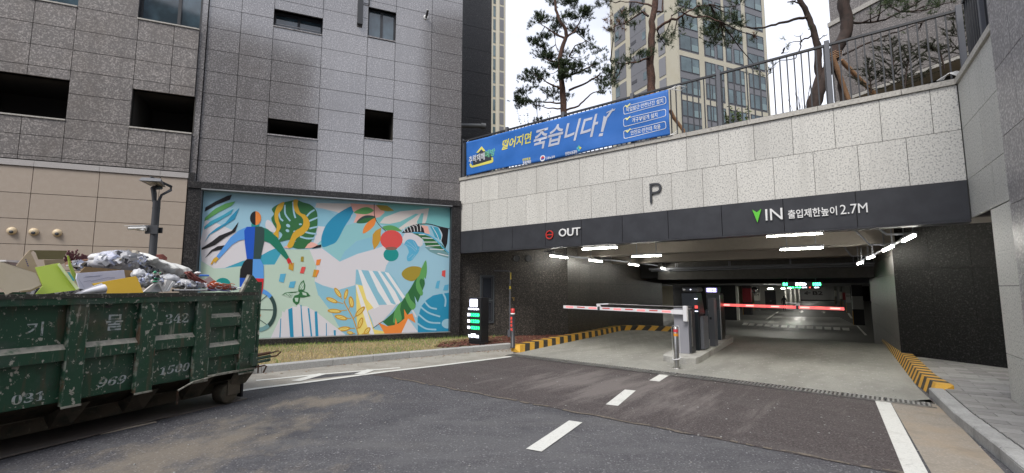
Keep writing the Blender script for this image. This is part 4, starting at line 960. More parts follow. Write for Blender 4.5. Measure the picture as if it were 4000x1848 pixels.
for (cx_, cy_, a, b, an), j in zip(BR, JN):
    lin_('gold', [(cx_, cy_), j], 6, B_)
    ell('gold', cx_, cy_, a, b, an, B_, 16); ell('y', cx_, cy_, a * .72, b * .5, an, B_, 12); ell('gold', cx_, cy_, a * .6, b * .12, an, B_, 8)
shp('w', [(550, 1165), (620, 1000), (635, 985), (640, 940), (655, 955), (668, 930), (690, 925), (720, 905), (750, 912), (760, 890), (790, 905), (830, 905), (860, 925), (900, 945), (980, 1010), (1130, 1165)])
for P in ([(685, 930), (718, 915), (728, 1150), (700, 1150)], [(625, 1000), (632, 1000), (626, 1150), (617, 1150)], [(780, 895), (788, 895), (806, 1150), (793, 1150)], [(836, 920), (849, 920), (872, 1140), (860, 1140)], [(890, 945), (910, 945), (920, 1140), (897, 1140)], [(978, 1035), (984, 1035), (985, 1140), (978, 1140)], [(1037, 1090), (1054, 1090), (1054, 1140), (1040, 1140)]): shp('tb', P)
for P, c in (([(785, 520), (806, 520), (804, 560), (782, 558)], 'ol'), ([(790, 600), (822, 600), (805, 652), (775, 648)], 'red'), ([(905, 545), (940, 540), (928, 585), (900, 588)], 'org'), ([(885, 620), (925, 625), (905, 680), (873, 675)], 'gold'), ([(905, 625), (925, 628), (918, 650), (895, 680)], 'org'), ([(625, 655), (668, 652), (650, 722), (613, 712)], 'blu'), ([(700, 715), (745, 710), (730, 762), (688, 760)], 'blu'), ([(690, 575), (730, 568), (725, 632), (688, 615)], 'gold')): shp(c, P)
# green butterfly: filled bodies with pale cells
shp('dg', [(635, 820), (660, 800), (700, 795), (740, 800), (765, 790), (775, 800), (762, 815), (735, 822), (720, 850), (722, 870), (750, 896), (770, 880), (778, 835), (800, 838), (858, 825), (835, 798), (800, 785), (770, 788)])
shp('dg', [(762, 790), (768, 750), (785, 718), (806, 702), (818, 745), (812, 778), (790, 792)])
for P in ([(645, 818), (665, 806), (695, 802), (722, 808), (712, 835), (680, 832)], [(772, 775), (776, 745), (800, 712), (810, 745), (804, 775)]): shp('mint', P)
for P in ([(735, 840), (765, 840), (760, 870), (742, 868)], [(792, 795), (825, 802), (830, 822), (800, 818)]): shp('mint', P)
for p in ([(650, 818), (715, 818)], [(665, 806), (700, 834)], [(690, 803), (708, 830)], [(776, 770), (800, 716)], [(785, 775), (808, 740)]): lin_('dg', p, 3)
# big leaf and ribbons
shp('pink', [(650, 450), (690, 425), (760, 400), (880, 410), (920, 432), (860, 455), (800, 455), (740, 430), (690, 458)])
shp('dg', [(690, 440), (750, 400), (840, 422), (812, 458), (760, 460)])
shp('dg', [(620, 110), (700, 90), (750, 82), (800, 100), (860, 120), (905, 170), (912, 240), (905, 310), (880, 370), (845, 420), (780, 425), (750, 400), (690, 390), (610, 405), (640, 350), (590, 300), (555, 230), (575, 190), (560, 150)], 0, True)
for p in ([(612, 165), (622, 220), (646, 245)], [(660, 120), (663, 190), (702, 245)], [(722, 95), (728, 170), (742, 222)], [(890, 158), (855, 180), (830, 208)], [(914, 218), (880, 232), (848, 246)], [(914, 290), (880, 296), (850, 304)], [(905, 345), (860, 340), (815, 330)], [(890, 378), (830, 380), (778, 366)]): lin_('lb', p, 13)
ell('lb', 685, 281, 17, 12, 30); ell('lb', 680, 320, 15, 11, 30); ell('lb', 780, 270, 12, 7, 0); ell('lb', 735, 325, 10, 6)
shp('w', [(515, 245), (540, 240), (585, 295), (585, 335), (540, 320), (510, 290)], 0, True)
shp('k', [(868, 460), (905, 435), (942, 426), (940, 448)])
shp('oc', [(620, 110), (655, 98), (640, 150), (612, 190), (612, 240), (628, 290), (612, 330), (612, 370), (595, 388), (568, 352), (590, 318), (597, 280), (583, 240), (580, 190), (595, 140)], 0, True)
shp('oc', [(728, 83), (762, 83), (758, 120), (780, 180), (820, 200), (850, 250), (845, 300), (800, 350), (750, 380), (722, 440), (695, 455), (678, 435), (700, 390), (730, 330), (790, 290), (803, 250), (790, 215), (745, 180), (728, 140)], 0, True)
# ribbons top left
for c, P in (('k', [(45, 140), (120, 95), (215, 50), (250, 42), (235, 80), (130, 120), (40, 172)]), ('mg', [(42, 220), (120, 150), (200, 110), (278, 92), (250, 125), (150, 175), (38, 247)]), ('bt', [(36, 290), (80, 250), (180, 200), (262, 150), (240, 190), (120, 260), (36, 312)]),
             ('tb', [(38, 412), (70, 350), (130, 300), (200, 260), (240, 210), (308, 143), (270, 230), (150, 310), (80, 350)]), ('k', [(16, 455), (100, 400), (150, 360), (250, 320), (302, 250), (275, 330), (200, 370), (120, 430), (16, 470)]), ('k', [(40, 532), (90, 470), (140, 440), (200, 432), (170, 465), (100, 480)])): shp(c, P)
# figure and bicycle
ell('sl', 455, 935, 142, 168, 0, 0, 24, -42, 52, .8); ell('sb', 455, 935, 142, 168, 0, 0, 12, -75, -42, .8); ell('dgt', 455, 935, 142, 168, 0, 0, 12, 52, 120, .8)
for p in ([(440, 890), (522, 822)], [(440, 930), (568, 932)], [(440, 990), (520, 1048)]): lin_('sl', p, 5)
ell('org', 455, 975, 18, 16); ell('teal', 180, 735, 60, 50)
shp('teal', [(402, 262), (460, 262), (462, 292), (400, 292)])
ell('k', 433, 223, 43, 54); ell('org', 433, 223, 43, 54, 0, 0, 12, -90, 90)
shp('sb', [(368, 290), (300, 320), (240, 370), (130, 520), (150, 537), (250, 430), (300, 398), (348, 388), (355, 330)])
shp('oc', [(130, 522), (108, 535), (83, 580), (95, 583), (112, 555), (118, 572), (140, 545), (148, 535)])
shp('gt', [(480, 290), (530, 310), (600, 370), (692, 525), (672, 545), (600, 470), (540, 412), (495, 398)])
shp('rd', [(690, 528), (705, 545), (720, 592), (700, 562), (695, 578), (684, 575), (672, 545)])
shp('rb', [(345, 320), (365, 290), (430, 288), (415, 540), (365, 538), (350, 420)]); shp('sl', [(430, 288), (480, 288), (502, 310), (500, 400), (470, 538), (415, 540)])
shp('k', [(365, 540), (413, 540), (408, 685), (310, 685), (315, 620), (340, 565)]); shp('sb', [(413, 540), (470, 540), (495, 590), (497, 690), (408, 688)])
shp('rb', [(310, 685), (408, 688), (400, 780), (310, 780)]); shp('rd', [(408, 688), (497, 690), (490, 770), (452, 930), (400, 930)])
pr.build('print', PM, mu)
# ================================================================== SIGN PILLAR, POST, PIPE, WINDOW, VENTS (left of the exit)
SFr = Frame(GF.world(.02, .33), math.atan2(*[b - a for a, b in zip(GF.world(.02, .33), GF.world(2.24, 2.56))]))
BLKM = mat('black_gloss_metal', (.012, .013, .016), .3)
tf_ = Frame(WF.g(1879, 1351, .12), R(127))
t = thing('parking_counter_sign', 'black pillar sign with a white P tile and three green numbers', 'sign', tf_, (-.2, 0, .12))
bevel(M().box(-.43, 0, 0, .3, .2, 1.34).build('cabinet', BLKM, t), .004)
M().box(-.425, -.005, .005, .295, .1, .192).build('plinth', BLKM, t)
def rrect(x0, x1, z0, z1, r=.02, n=4):
    o = []
    for cx_, cz_, a in ((x1 - r, z1 - r, 0), (x0 + r, z1 - r, 90), (x0 + r, z0 + r, 180), (x1 - r, z0 + r, 270)):
        o += [(cx_ + r * math.cos(R(a + 90 * k / n)), cz_ + r * math.sin(R(a + 90 * k / n))) for k in range(n + 1)]
    return o
def tp(x, y): return tf_.p(1790 + x * .21849, 1120 + y * .21849, 0)
x0, z1 = tp(212, 222); x1, z0 = tp(345, 362)
M().prism(rrect(x0, x1, z0, z1), -.006, -.0005).build('p_tile', LEDW, t)
text('P', *[tp(x, 290)[0] for x in (250, 298)], tp(270, 325)[1], tp(270, 255)[1], -.0062, BLKM, 'letter', t, .002)
text('주차가능대수', tp(178, 400)[0], tp(372, 400)[0], tp(270, 418)[1], tp(270, 382)[1], -.0005, LEDW, 'lettering', t, .004, bold=.02)
for lb, num, ya, yb in (('B1', '1058', 458, 552), ('B2', '1220', 572, 666), ('B3', '0231', 688, 782)):
    x0, z1 = tp(222, ya + 6); x1, z0 = tp(382, yb - 6)
    M().prism(rrect(x0, x1, z0, z1, .012), -.003, -.0005).build('number_window', mat('led_back_green', (.0, .16, .05), .4, emit=.7), t)
    text(num, x0 + .012, x1 - .012, z0 + .014, z1 - .014, -.0035, LEDG, 'number', t, .002, bold=.03)
    text(lb, tp(166, ya)[0], tp(212, ya)[0], z0 + .016, z1 - .016, -.0005, LEDW, 'floor_label', t, .003, bold=.03)
text('THE HUE', tp(180, 880)[0], tp(366, 880)[0], tp(270, 910)[1], tp(270, 862)[1], -.0005, LEDW, 'lettering', t, .003, bold=.03)
M().box(tp(230, 845)[0], tp(315, 845)[0], -.003, -.0005, tp(270, 858)[1], tp(270, 842)[1]).build('bar_mark', LEDW, t)
# guard post
px_, py_ = GF.g(2003, 1354, .13)
t = thing('warning_post', 'black guard post with red lamp on top and red Korean lettering', 'post', GF, (px_, py_, .1), rz=0)
pz = lambda y: 1.6 - (y - 1122.7) * WF.g(2003, 1354, .13)[1] / 1849
RP = mat('red_plastic', (.5, .02, .02), .35, noise=[(9, .4, .7, (.65, .06, .05), .7)])
M().lathe([(.062, .1), (.062, .13), (.052, .135), (.05, pz(1226)), (.05, pz(1226) + .002)], px_, py_, 20).build('tube', METAL_D, t)
M().lathe([(.058, pz(1226)), (.058, pz(1226) + .025), (.05, pz(1226) + .027)], px_, py_, 20).build('collar', WHITEP, t)
M().lathe([(.05, pz(1226) + .027), (.05, pz(1226) + .13), (.035, pz(1226) + .14)], px_, py_, 8).build('lamp', RP, t)
for k, c in enumerate('출차주의'):
    zc_ = pz(1241 + 14.5 * k)
    o = text(c, px_ - .035, px_ + .025, zc_ - .036, zc_ + .036, py_ - .0485, glow('red_letter', (.75, .06, .04), .25), 'letter', t, .006, bold=.03)
# pipe
pxx, pyy = GF.g(1992, 1318, .12)
D_ = Vector(GF.world(pxx, pyy))[1] if False else GF.world(pxx, pyy)[1]
hz = lambda y: 1.6 - (y - 1122.7) * D_ / 1849
t = thing('gas_pipe', 'grey painted gas pipe bending into the dark wall, with yellow tags', 'pipe', GF, (pxx, pyy, .1))
ax, ay = GF.loc(*SFr.world(SFr.p(1932, 1060)[0], 0))
M().tube([(pxx, pyy, .1), (pxx, pyy, hz(1072)), (pxx - .02, pyy + .01, hz(1062)), (pxx - .06, pyy + .02, hz(1059)), (ax, ay, hz(1057))], .02, 8).build('pipe', METAL_G, t)
M().box(pxx - .05, pxx + .05, pyy - .05, pyy + .05, .1, hz(1286)).build('base_box', METAL_G, t)
YP = mat('yellow_tape', (.62, .47, .04), .5)
M().box(pxx + .022, pxx + .05, pyy - .024, pyy + .002, hz(1092), hz(1065)).build('tag', YP, t)
M().lathe([(.028, hz(1129)), (.028, hz(1118))], pxx, pyy, 10).build('tag', YP, t)
M().tube([(pxx, pyy, hz(1133)), (pxx - .12, pyy + .1, hz(1133))], .008, 5).build('clamp', METAL_G, t)
t = thing('wall_tap', 'tiny brass tap on the dark wall right of the gas pipe', 'tap', SFr, (SFr.p(2005, 1168)[0], 0, 1.3))
tx, tz = SFr.p(2006, 1166)
M().box(tx - .05, tx + .03, -.03, 0, tz + .01, tz + .03).tube([(tx, -.06, tz), (tx, -.06, tz - .07)], .015, 6).build('tap_body', mat('brass', (.5, .33, .1), .35, metal=.8), t)
# louvred window in the dark wall
x0, z1 = SFr.p(1875, 1075); x1, z0 = SFr.p(1930, 1262)
t = thing('wall_window', 'tall narrow dark two-part window in the black granite', 'window', SFr, ((x0 + x1) / 2, 0, z0))
zm = SFr.p(1900, 1174)[1]; q = M(); fw = .05
for a, b, c, d in ((x0, x0 + fw, z0, z1), (x1 - fw, x1, z0, z1), (x0 + fw, x1 - fw, z0, z0 + fw), (x0 + fw, x1 - fw, z1 - fw, z1), (x0 + fw, x1 - fw, zm - .03, zm + .03)): q.box(a, b, -.04, .01, c, d)
q.build('frame', mat('window_frame_grey', (.045, .052, .058), .45), t)
for c, d in ((z0 + fw, zm - .03), (zm + .03, z1 - fw)):
    M().box(x0 + fw, x1 - fw, -.012, .005, c, d).build('pane', GLASS_D, t)
    q = M(); a, b = x0 + fw + .02, x1 - fw - .02
    for e in ((a, a + .02, c + .02, d - .02), (b - .02, b, c + .02, d - .02), (a + .02, b - .02, c + .02, c + .04), (a + .02, b - .02, d - .04, d - .02)): q.box(e[0], e[1], -.03, -.012, e[2], e[3])
    q.build('sash', METAL_D, t)
for k, px in enumerate((2018, 2064)):
    x, z = SFr.p(px, 1010)
    t = thing('round_vent', ['left', 'right'][k] + ' one of two round dark vents just under the fascia', 'vent', SFr, (x, 0, z), 'round vents under the fascia')
    M().lathe([(.11, 0), (.11, -.05), (.1, -.06), (.085, -.05), (.08, -.045)], x, 0, 18, 0, 'y', z).build('cowl', METAL_D, t)
# ================================================================== ISLAND WITH BARRIERS AND TICKET MACHINES
ISL = [(6.1, .35), (6.16, .1), (6.35, -.02), (6.7, -.04), (6.86, .08), (6.88, .3), (6.45, 4.9), (6.35, 5.3), (6.0, 5.4), (5.75, 5.25), (5.7, 4.9)]
t = thing('traffic_island', 'low rounded concrete island between the exit and entry lanes', 'island', GF, (6.3, 2.5, 0))
q = M(); n = len(ISL); c = Vector((sum(p[0] for p in ISL) / n, sum(p[1] for p in ISL) / n))
inn = [tuple(Vector(p) + (c - Vector(p)).normalized() * .02) for p in ISL]
q.add([(a, b, .0) for a, b in ISL] + [(a, b, .125) for a, b in ISL] + [(a, b, .14) for a, b in inn],
      [(i, (i + 1) % n, n + (i + 1) % n, n + i) for i in range(n)] + [(n + i, n + (i + 1) % n, 2 * n + (i + 1) % n, 2 * n + i) for i in range(n)] + [tuple(range(2 * n, 3 * n))])
q.build('island_kerb', mat('island_concrete', (.36, .355, .33), .75, noise=[(30, .5, .62, (.44, .43, .4), .5), (2.4, .5, .65, (.22, .21, .19), .7)], bump=.2), t)
LBAR = mat('gate_arm_white', (.7, .7, .72), .4); LRED = mat('gate_arm_red', (.6, .05, .05), .45)
def zat(s, t_, py): return 1.6 - (py - 1122.7) * GF.world(s, t_)[1] / 1849
def barrier(lb, s0, t0, h, body, lit, arm, z_arm, sgn, L1, L2):
    t = thing('barrier_gate', lb, 'barrier', GF, (s0, t0, .14))
    bevel(M().box(s0 - .17, s0 + .15, t0, t0 + .3, .14, h).build('housing', body, t), .006)
    bevel(M().box(s0 + .15, s0 + .19, t0 + .03, t0 + .33, .16, h - .02).build('side_panel', METAL_D, t), .004)
    bevel(M().box(s0 - .175, s0 + .155, t0 - .005, t0 + .305, h, h + .045).build('lid', METAL_D, t), .015)
    M().box(s0 + .19, s0 + .205, t0 + .06, t0 + .1, .3, h - .06).build('handle_strip', STEEL, t)
    # arm: a long box with rubber edge, folding joint, tie rod above
    y = t0 - .05; xa = s0 + (.12 if sgn < 0 else -.1); xe = xa + sgn * L1; xf_ = xe + sgn * L2
    dz = arm
    def seg(a, b, z0, z1, m_, nm, y0=y - .03, y1=y + .03):
        q = M(); z = lambda x: z_arm + (x - xa) * dz
        q.add([(a, y0, z(a) + z0), (b, y0, z(b) + z0), (b, y1, z(b) + z0), (a, y1, z(a) + z0), (a, y0, z(a) + z1), (b, y0, z(b) + z1), (b, y1, z(b) + z1), (a, y1, z(a) + z1)],
              [(3, 2, 1, 0), (4, 5, 6, 7), (0, 1, 5, 4), (1, 2, 6, 5), (2, 3, 7, 6), (3, 0, 4, 7)] if b > a else [(0, 1, 2, 3), (7, 6, 5, 4), (4, 5, 1, 0), (5, 6, 2, 1), (6, 7, 3, 2), (7, 4, 0, 3)])
        return q.build(nm, m_, t)
    seg(xa, xa + sgn * .3, -.05, .05, LBAR, 'arm_root', y - .045, y + .045)
    segs = ((xa + sgn * .3, xe), (xe + sgn * .06, xf_))
    for a, b in segs:
        seg(a, b, -.04, .035, LBAR if not lit else mat('lit_arm', (.8, .12, .12), .4, emit=.6), 'arm')
        n = max(1, int(abs(b - a) / .3))
        for k in range(n):
            u, v = a + (b - a) * (k + .1) / n, a + (b - a) * (k + .75) / n
            seg(u, v, -.005 if k % 2 else -.02, .02, (LRED if k % 2 else mat('led_strip_dim', (.75, .2, .2), .4, emit=.5)) if not lit else (LEDR if k % 2 else mat('led_strip_lit', (.95, .25, .22), .4, emit=1.6)), 'light_strip', y - .034, y - .03)
    q = M(); z = z_arm + (xe - xa) * dz
    q.box(xe, xe + sgn * .06, y - .04, y + .04, z - .05, z + .045); q.build('fold_joint', METAL_D, t)
    M().prism([(xe - sgn * .02, z + .05), (xe + sgn * .08, z + .02), (xe + sgn * .1, z + .11), (xe - sgn * .22, z + .13), (xe - sgn * .22, z + .1), (xe + sgn * .02, z + .09)], y - .02, y + .02).build('hinge_bracket', LBAR, t)
    if not lit: M().tube([(xe - sgn * .2, y, z + .115), (xa - sgn * .02, y, z_arm + .12)], .008, 5).build('tie_rod', STEEL, t)
    bevel(M().box(xa - .045, xa + .045, y - .07, y + .03, z_arm - .2, z_arm + .14).build('hub_cover', LBAR, t), .01)
    return t
sg1, tg1 = 6.43, .56
zA = zat(sg1, tg1, 1218); 
zE = GF.p(2203, 1198, .51)[1]; xE = GF.p(2203, 1198, .51)[0]; xJ = GF.p(2345, 1200, .51)[0]
barrier('grey barrier gate at the island front, white arm closed to the left', sg1, tg1, zat(sg1, tg1, 1203), mat('gate_grey', (.25, .25, .275), .45), False, (zE - zA) / (xE - (sg1 + .12)), zA, -1, (sg1 + .12) - xJ, xJ - xE)
sg2, tg2 = 6.02, 4.75
zB_ = GF.p(2820, 1190, tg2 - .05)[1]; xR, zR_ = GF.p(3298, 1206, tg2 - .05); xJ2 = GF.p(3110, 1199, tg2 - .05)[0]
barrier('dark barrier gate at the island back, red-lit arm closed to the right', sg2, tg2, zat(sg2, tg2, 1182), METAL_D, True, (zR_ - zB_) / (xR - (sg2 - .1)), zB_, 1, xJ2 - (sg2 - .1), xR - xJ2)
# pay machine facing the exit lane
s0, t0 = 6.42, 1.25
t = thing('pay_machine', 'tall black pay machine with camera head behind the front barrier', 'ticket machine', GF, (s0, t0, .14))
hz1 = zat(s0, t0 + .1, 1144)
BM = mat('machine_black', (.012, .016, .02), .35)
bevel(M().box(s0 - .2, s0 + .17, t0, t0 + .42, .14, hz1 - .5).build('cabinet', BM, t), .01)
bevel(M().add([(s0 - .2, t0, hz1 - .5), (s0 + .2, t0, hz1 - .5), (s0 + .2, t0 + .42, hz1 - .5), (s0 - .2, t0 + .42, hz1 - .5), (s0 - .2, t0, hz1), (s0 + .14, t0 + .02, hz1), (s0 + .14, t0 + .42, hz1), (s0 - .2, t0 + .42, hz1)],
              [(3, 2, 1, 0), (4, 5, 6, 7), (0, 1, 5, 4), (1, 2, 6, 5), (2, 3, 7, 6), (3, 0, 4, 7)]).build('head', BM, t), .01)
bevel(M().box(s0 - .18, s0 + .2, t0 - .03, t0 + .35, hz1 + .02, hz1 + .13).build('camera_housing', METAL_D, t), .03)
M().lathe([(.028, t0 - .031), (.028, t0 - .05), (.018, t0 - .051)], s0 - .12, 0, 14, 0, 'y', hz1 + .075).build('lens', STEEL, t)
M().lathe([(.012, t0 - .031), (.012, t0 - .036)], s0 + .03, 0, 10, 0, 'y', hz1 + .08).build('status_light', LEDW, t)
for k, (zz_, m_) in enumerate(((.13, LEDW), (.3, LEDR), (.34, LEDR), (.42, LEDW))):
    M().box(s0 + .1, s0 + .17, t0 - .004, t0 + .0, hz1 - zz_ - .014, hz1 - zz_).build('button_light', m_, t)
bevel(M().box(s0 + .17, s0 + .25, t0 + .1, t0 + .5, .16, hz1 - .55).build('side_door', METAL_G, t), .008)
# display kiosk
s1, t1 = 6.18, 3.9
t = thing('ticket_kiosk', 'dark ticket kiosk with round card reader and glowing white display on top', 'ticket machine', GF, (s1, t1, .14))
f1 = zat(s1, t1, 1210); f2 = zat(s1, t1, 1152); f3 = zat(s1, t1, 1125)
bevel(M().box(s1 - .2, s1 + .2, t1, t1 + .35, .14, f1).build('cabinet', mat('kiosk_navy', (.015, .024, .032), .4), t), .008)
bevel(M().box(s1 - .17, s1 + .2, t1 + .06, t1 + .35, f1, f2).build('reader_head', BM, t), .01)
M().prism(rrect(s1 - .04, s1 + .1, f1 + .05, f2 - .08, .06), t1 + .045, t1 + .062).build('card_reader', METAL_G, t)
M().box(s1 - .01, s1 + .07, t1 + .04, t1 + .046, f1 + .06, f1 + .14).build('slot', BLKM, t)
bevel(M().box(s1 - .16, s1 + .22, t1 + .02, t1 + .35, f2 + .0, f2 + .05).build('brow', METAL_D, t), .01)
bevel(M().box(s1 - .2, s1 + .2, t1 + .0, t1 + .2, f2 + .05, f3 + .03).build('display_case', BM, t), .03)
x0, x1 = s1 - .15, s1 + .15
M().prism(rrect(x0, x1, f2 + .07, f3 + .005, .02), t1 - .006, t1 - .001).build('display', mat('display_lilac', (.12, .1, .3), .4, emit=.8), t)
text('입차가능', x0 + .02, x1 - .02, (f2 + f3) / 2 + .042, f3 - .004, t1 - .007, glow('display_text', (.75, .7, 1), 2), 'display_text', t, .002, bold=.03)
text('어서오세요', x0 + .02, x1 - .02, f2 + .078, (f2 + f3) / 2 + .032, t1 - .007, glow('display_text', (.75, .7, 1), 2), 'display_text', t, .002, bold=.03)
M().box(s1 + .2, s1 + .22, t1, t1 + .36, .15, f2).build('edge_strip', STEEL, t)
t = thing('detector_post', 'slim grey detector post beside the pay machine', 'post', GF, (6.62, 2.3, .14))
bevel(M().box(6.52, 6.66, 2.3, 2.55, .14, zat(6.6, 2.3, 1166)).build('column', METAL_G, t), .01)
M().box(6.545, 6.6, 2.292, 2.3, .8, .86).build('sensor', BM, t)
# stainless bollard
bx_, by_ = GF.g(2645, 1440)
t = thing('bollard', 'scratched stainless bollard with red and orange bands in front of the island', 'bollard', GF, (bx_, by_, 0))
bh = zat(bx_, by_, 1275)
M().lathe([(.09, .006), (.09, .014), (.02, .016)], bx_, by_, 20).build('base_plate', STEEL, t)
M().lathe([(.047, .01), (.047, bh - .02), (.035, bh), (.01, bh + .005)], bx_, by_, 20).build('post', STEEL, t)
M().lathe([(.0485, bh - .1), (.0485, bh - .045)], bx_, by_, 20).build('band', mat('band_red', (.6, .05, .07), .4), t)
M().lathe([(.0485, bh - .18), (.0485, bh - .125)], bx_, by_, 20).build('band', mat('band_orange', (.75, .3, .03), .4), t)
q = M()
q.tube([(bx_ - .075, by_, .2), (bx_ - .08, by_, bh - .03), (bx_ - .06, by_, bh + .03), (bx_, by_ - .03, bh + .01), (bx_ + .05, by_, bh + .03), (bx_ + .07, by_, bh - .01), (bx_ + .08, by_, .2)], .004, 5)
q.tube([(bx_ - .075, by_, .2), (bx_ - .05, by_ - .06, .17), (bx_ + .05, by_ - .06, .19), (bx_ + .08, by_, .22)], .012, 6); q.build('plastic_wrap', mat('clear_wrap', (.6, .6, .6), .15), t)

# ================================================================== STREET LAMP, CCTV, SOIL PIPE, PARTS ON THE GREY BUILDING
LD = 9.75
def lp(x, y): return WF.p(500 + x * .2522, 660 + y * .2522, LD)
px0 = lp(430, 700)[0]
t = thing('street_lamp', 'black street lamp with flat slanted head before the beige wall', 'street lamp', WF, (px0, LD, .1))
ztop = lp(437, 500)[1]
M().lathe([(.12, .1), (.12, .14), (.075, .16), (.068, ztop - .3), (.068, ztop)], px0, LD, 16).build('pole', METAL_D, t)
M().lathe([(.073, ztop - .16), (.073, ztop - .14)], px0, LD, 16).build('collar', METAL_D, t)
YF, YB = LD - .35, LD + .3
def lq(x, y, yy): a, z = WF.p(500 + x * .2522, 660 + y * .2522, yy); return (a, yy, z)
pts = [lq(215, 128, YF + .05), lq(512, 150, YF + .05), lq(560, 235, YB), lq(360, 235, YB)]; low = [lq(165, 175, YF), lq(505, 192, YF), lq(585, 285, YB), lq(345, 262, YB)]
M().add(pts + low, [(0, 1, 2, 3), (7, 6, 5, 4), (0, 4, 5, 1), (1, 5, 6, 2), (2, 6, 7, 3), (3, 7, 4, 0)]).build('lamp_head', METAL_G, t)
q = M()
for i in range(3):
    for j in range(4):
        u, v = .22 + j * .17, .2 + i * .22
        P = [Vector(low[0]).lerp(Vector(low[1]), uu).lerp(Vector(low[3]).lerp(Vector(low[2]), uu), vv) for uu, vv in ((u, v), (u + .13, v), (u + .13, v + .16), (u, v + .16))]
        q.add([(p.x, p.y, p.z - .006) for p in P], [(0, 1, 2, 3)])
q.build('led_chips', mat('led_off', (.5, .45, .35), .3), t)
def arm(P, r, nm='yoke_arm'):
    M().tube(P, r, 6).xf(lambda x, y, z: (x, y, z)).build(nm, METAL_D, t)
arm([(lp(410, 495)[0], LD, ztop - .02), (lp(405, 380)[0], LD, lp(405, 380)[1]), (lp(390, 300)[0], LD, lp(390, 300)[1]), (lp(370, 262)[0], LD + .15, lp(370, 262)[1]), (lp(360, 250)[0], LD + .28, lp(360, 250)[1])], [.04, .048, .05, .05, .04])
arm([(lp(470, 495)[0], LD, ztop - .02), (lp(510, 400)[0], LD + .02, lp(510, 400)[1]), (lp(585, 305)[0], LD + .15, lp(585, 305)[1]), (lp(565, 245)[0], LD + .2, lp(565, 245)[1]), (lp(510, 170)[0], LD - .28, lp(510, 170)[1])], [.03, .024, .028, .03, .02])
t = thing('cctv_camera', 'white bullet camera clamped to the street lamp pole', 'camera', WF, (px0 - .1, LD - .05, lp(300, 940)[1]))
zc_ = lp(300, 945)[1]
M().box(px0 - .13, px0 + .13, LD - .085, LD - .07, zc_ - .09, zc_ + .09).build('bracket', METAL_D, t); M().box(px0 - .11, px0 + .11, LD + .07, LD + .085, zc_ - .06, zc_ + .06).build('bracket', METAL_D, t)
bevel(M().box(lp(250, 0)[0] + .09, lp(345, 0)[0] + .12, LD - .2, LD - .09, zc_ - .04, zc_ + .06).build('mount', WHITEP, t), .015)
xA_, zA_ = lp(75, 945); xB_, zB2 = lp(275, 925)
dirv = Vector((xA_ - xB_, -.12, zA_ - zB2)); base_ = Vector((xB_ + .12, LD - .15, zB2))
M().tube([base_, base_ + dirv * .97], [.034, .04], 12).build('camera_body', WHITEP, t)
M().tube([base_ + dirv * .97, base_ + dirv], [.034, .032], 12).build('camera_lens', BLKM, t)
q = M(); up = Vector((0, 0, .042)); sd = Vector((.0, .045, 0)); q.add([base_ + up - sd, base_ + dirv * 1.12 + up - sd, base_ + dirv * 1.12 + up + sd, base_ + up + sd, base_ + up * 1.2 - sd, base_ + dirv * 1.12 + up * 1.2 - sd, base_ + dirv * 1.12 + up * 1.2 + sd, base_ + up * 1.2 + sd], [(0, 1, 2, 3), (7, 6, 5, 4), (0, 4, 5, 1), (1, 5, 6, 2), (2, 6, 7, 3), (3, 7, 4, 0)]); q.build('sun_shield', WHITEP, t)
# downspout next to the upper window
x0, z0 = BF.p(1400, 100, -.1)
t = thing('flue_box', 'square dark metal duct ending beside the top right window', 'duct', BF, (x0, -.1, z0))
xa, _ = BF.p(1397, 50, -.06); xb, _ = BF.p(1418, 50, -.06); zb = BF.p(1405, 93, -.1)[1]
M().box(xa, xb, -.12, -.01, zb, 11.0).build('duct', METAL_D, t)
xq, zq = BF.p(1445, 18, -.05); M().box(xb + .01, xq, -.05, -.035, zq, zq + .02).box(xq - .02, xq, -.05, -.035, zq, 11.0).build('bracket', METAL_D, t)
x0, z0 = BF.p(1668, 55, -.3)
t = thing('wall_outlet', 'small black stub pipe with white rose high on the grey wall', 'pipe', BF, (x0, 0, z0))
x0, z0 = BF.p(1664, 68, -.01)
M().lathe([(.075, -.001), (.075, -.015), (.05, -.02)], x0, 0, 18, 0, 'y', z0).build('rose', WHITEP, t)
M().tube([(x0, -.01, z0), (x0, -.14, z0 + .02), (x0 + .01, -.2, z0 + .12)], .035, 10).build('stub', METAL_D, t)
M().tube([(x0 + .01, -.2, z0 + .12), (x0 + .01, -.21, z0 + .15)], .042, 10).build('cap', WHITEP, t)
# pipe from the wing
(xa, za), (xb, zb) = BF.p(1818, 495, .8), BF.p(1895, 494, .8)
t = thing('overflow_pipe', 'thick grey pipe stub sticking out beside the banner end', 'pipe', BF, (xa, .8, za))
M().tube([(xa - .3, .8, za), (xb - .12, .8, zb)], .075, 14).build('pipe', mat('pipe_grey', (.12, .125, .125), .5), t)
M().tube([(xb - .16, .8, zb), (xb, .8, zb)], .1, 14, cap=False).tube([(xb, .8, zb), (xb - .15, .8, zb)], .08, 14, cap=False).build('flared_end', mat('pipe_grey', (.12, .125, .125), .5), t)

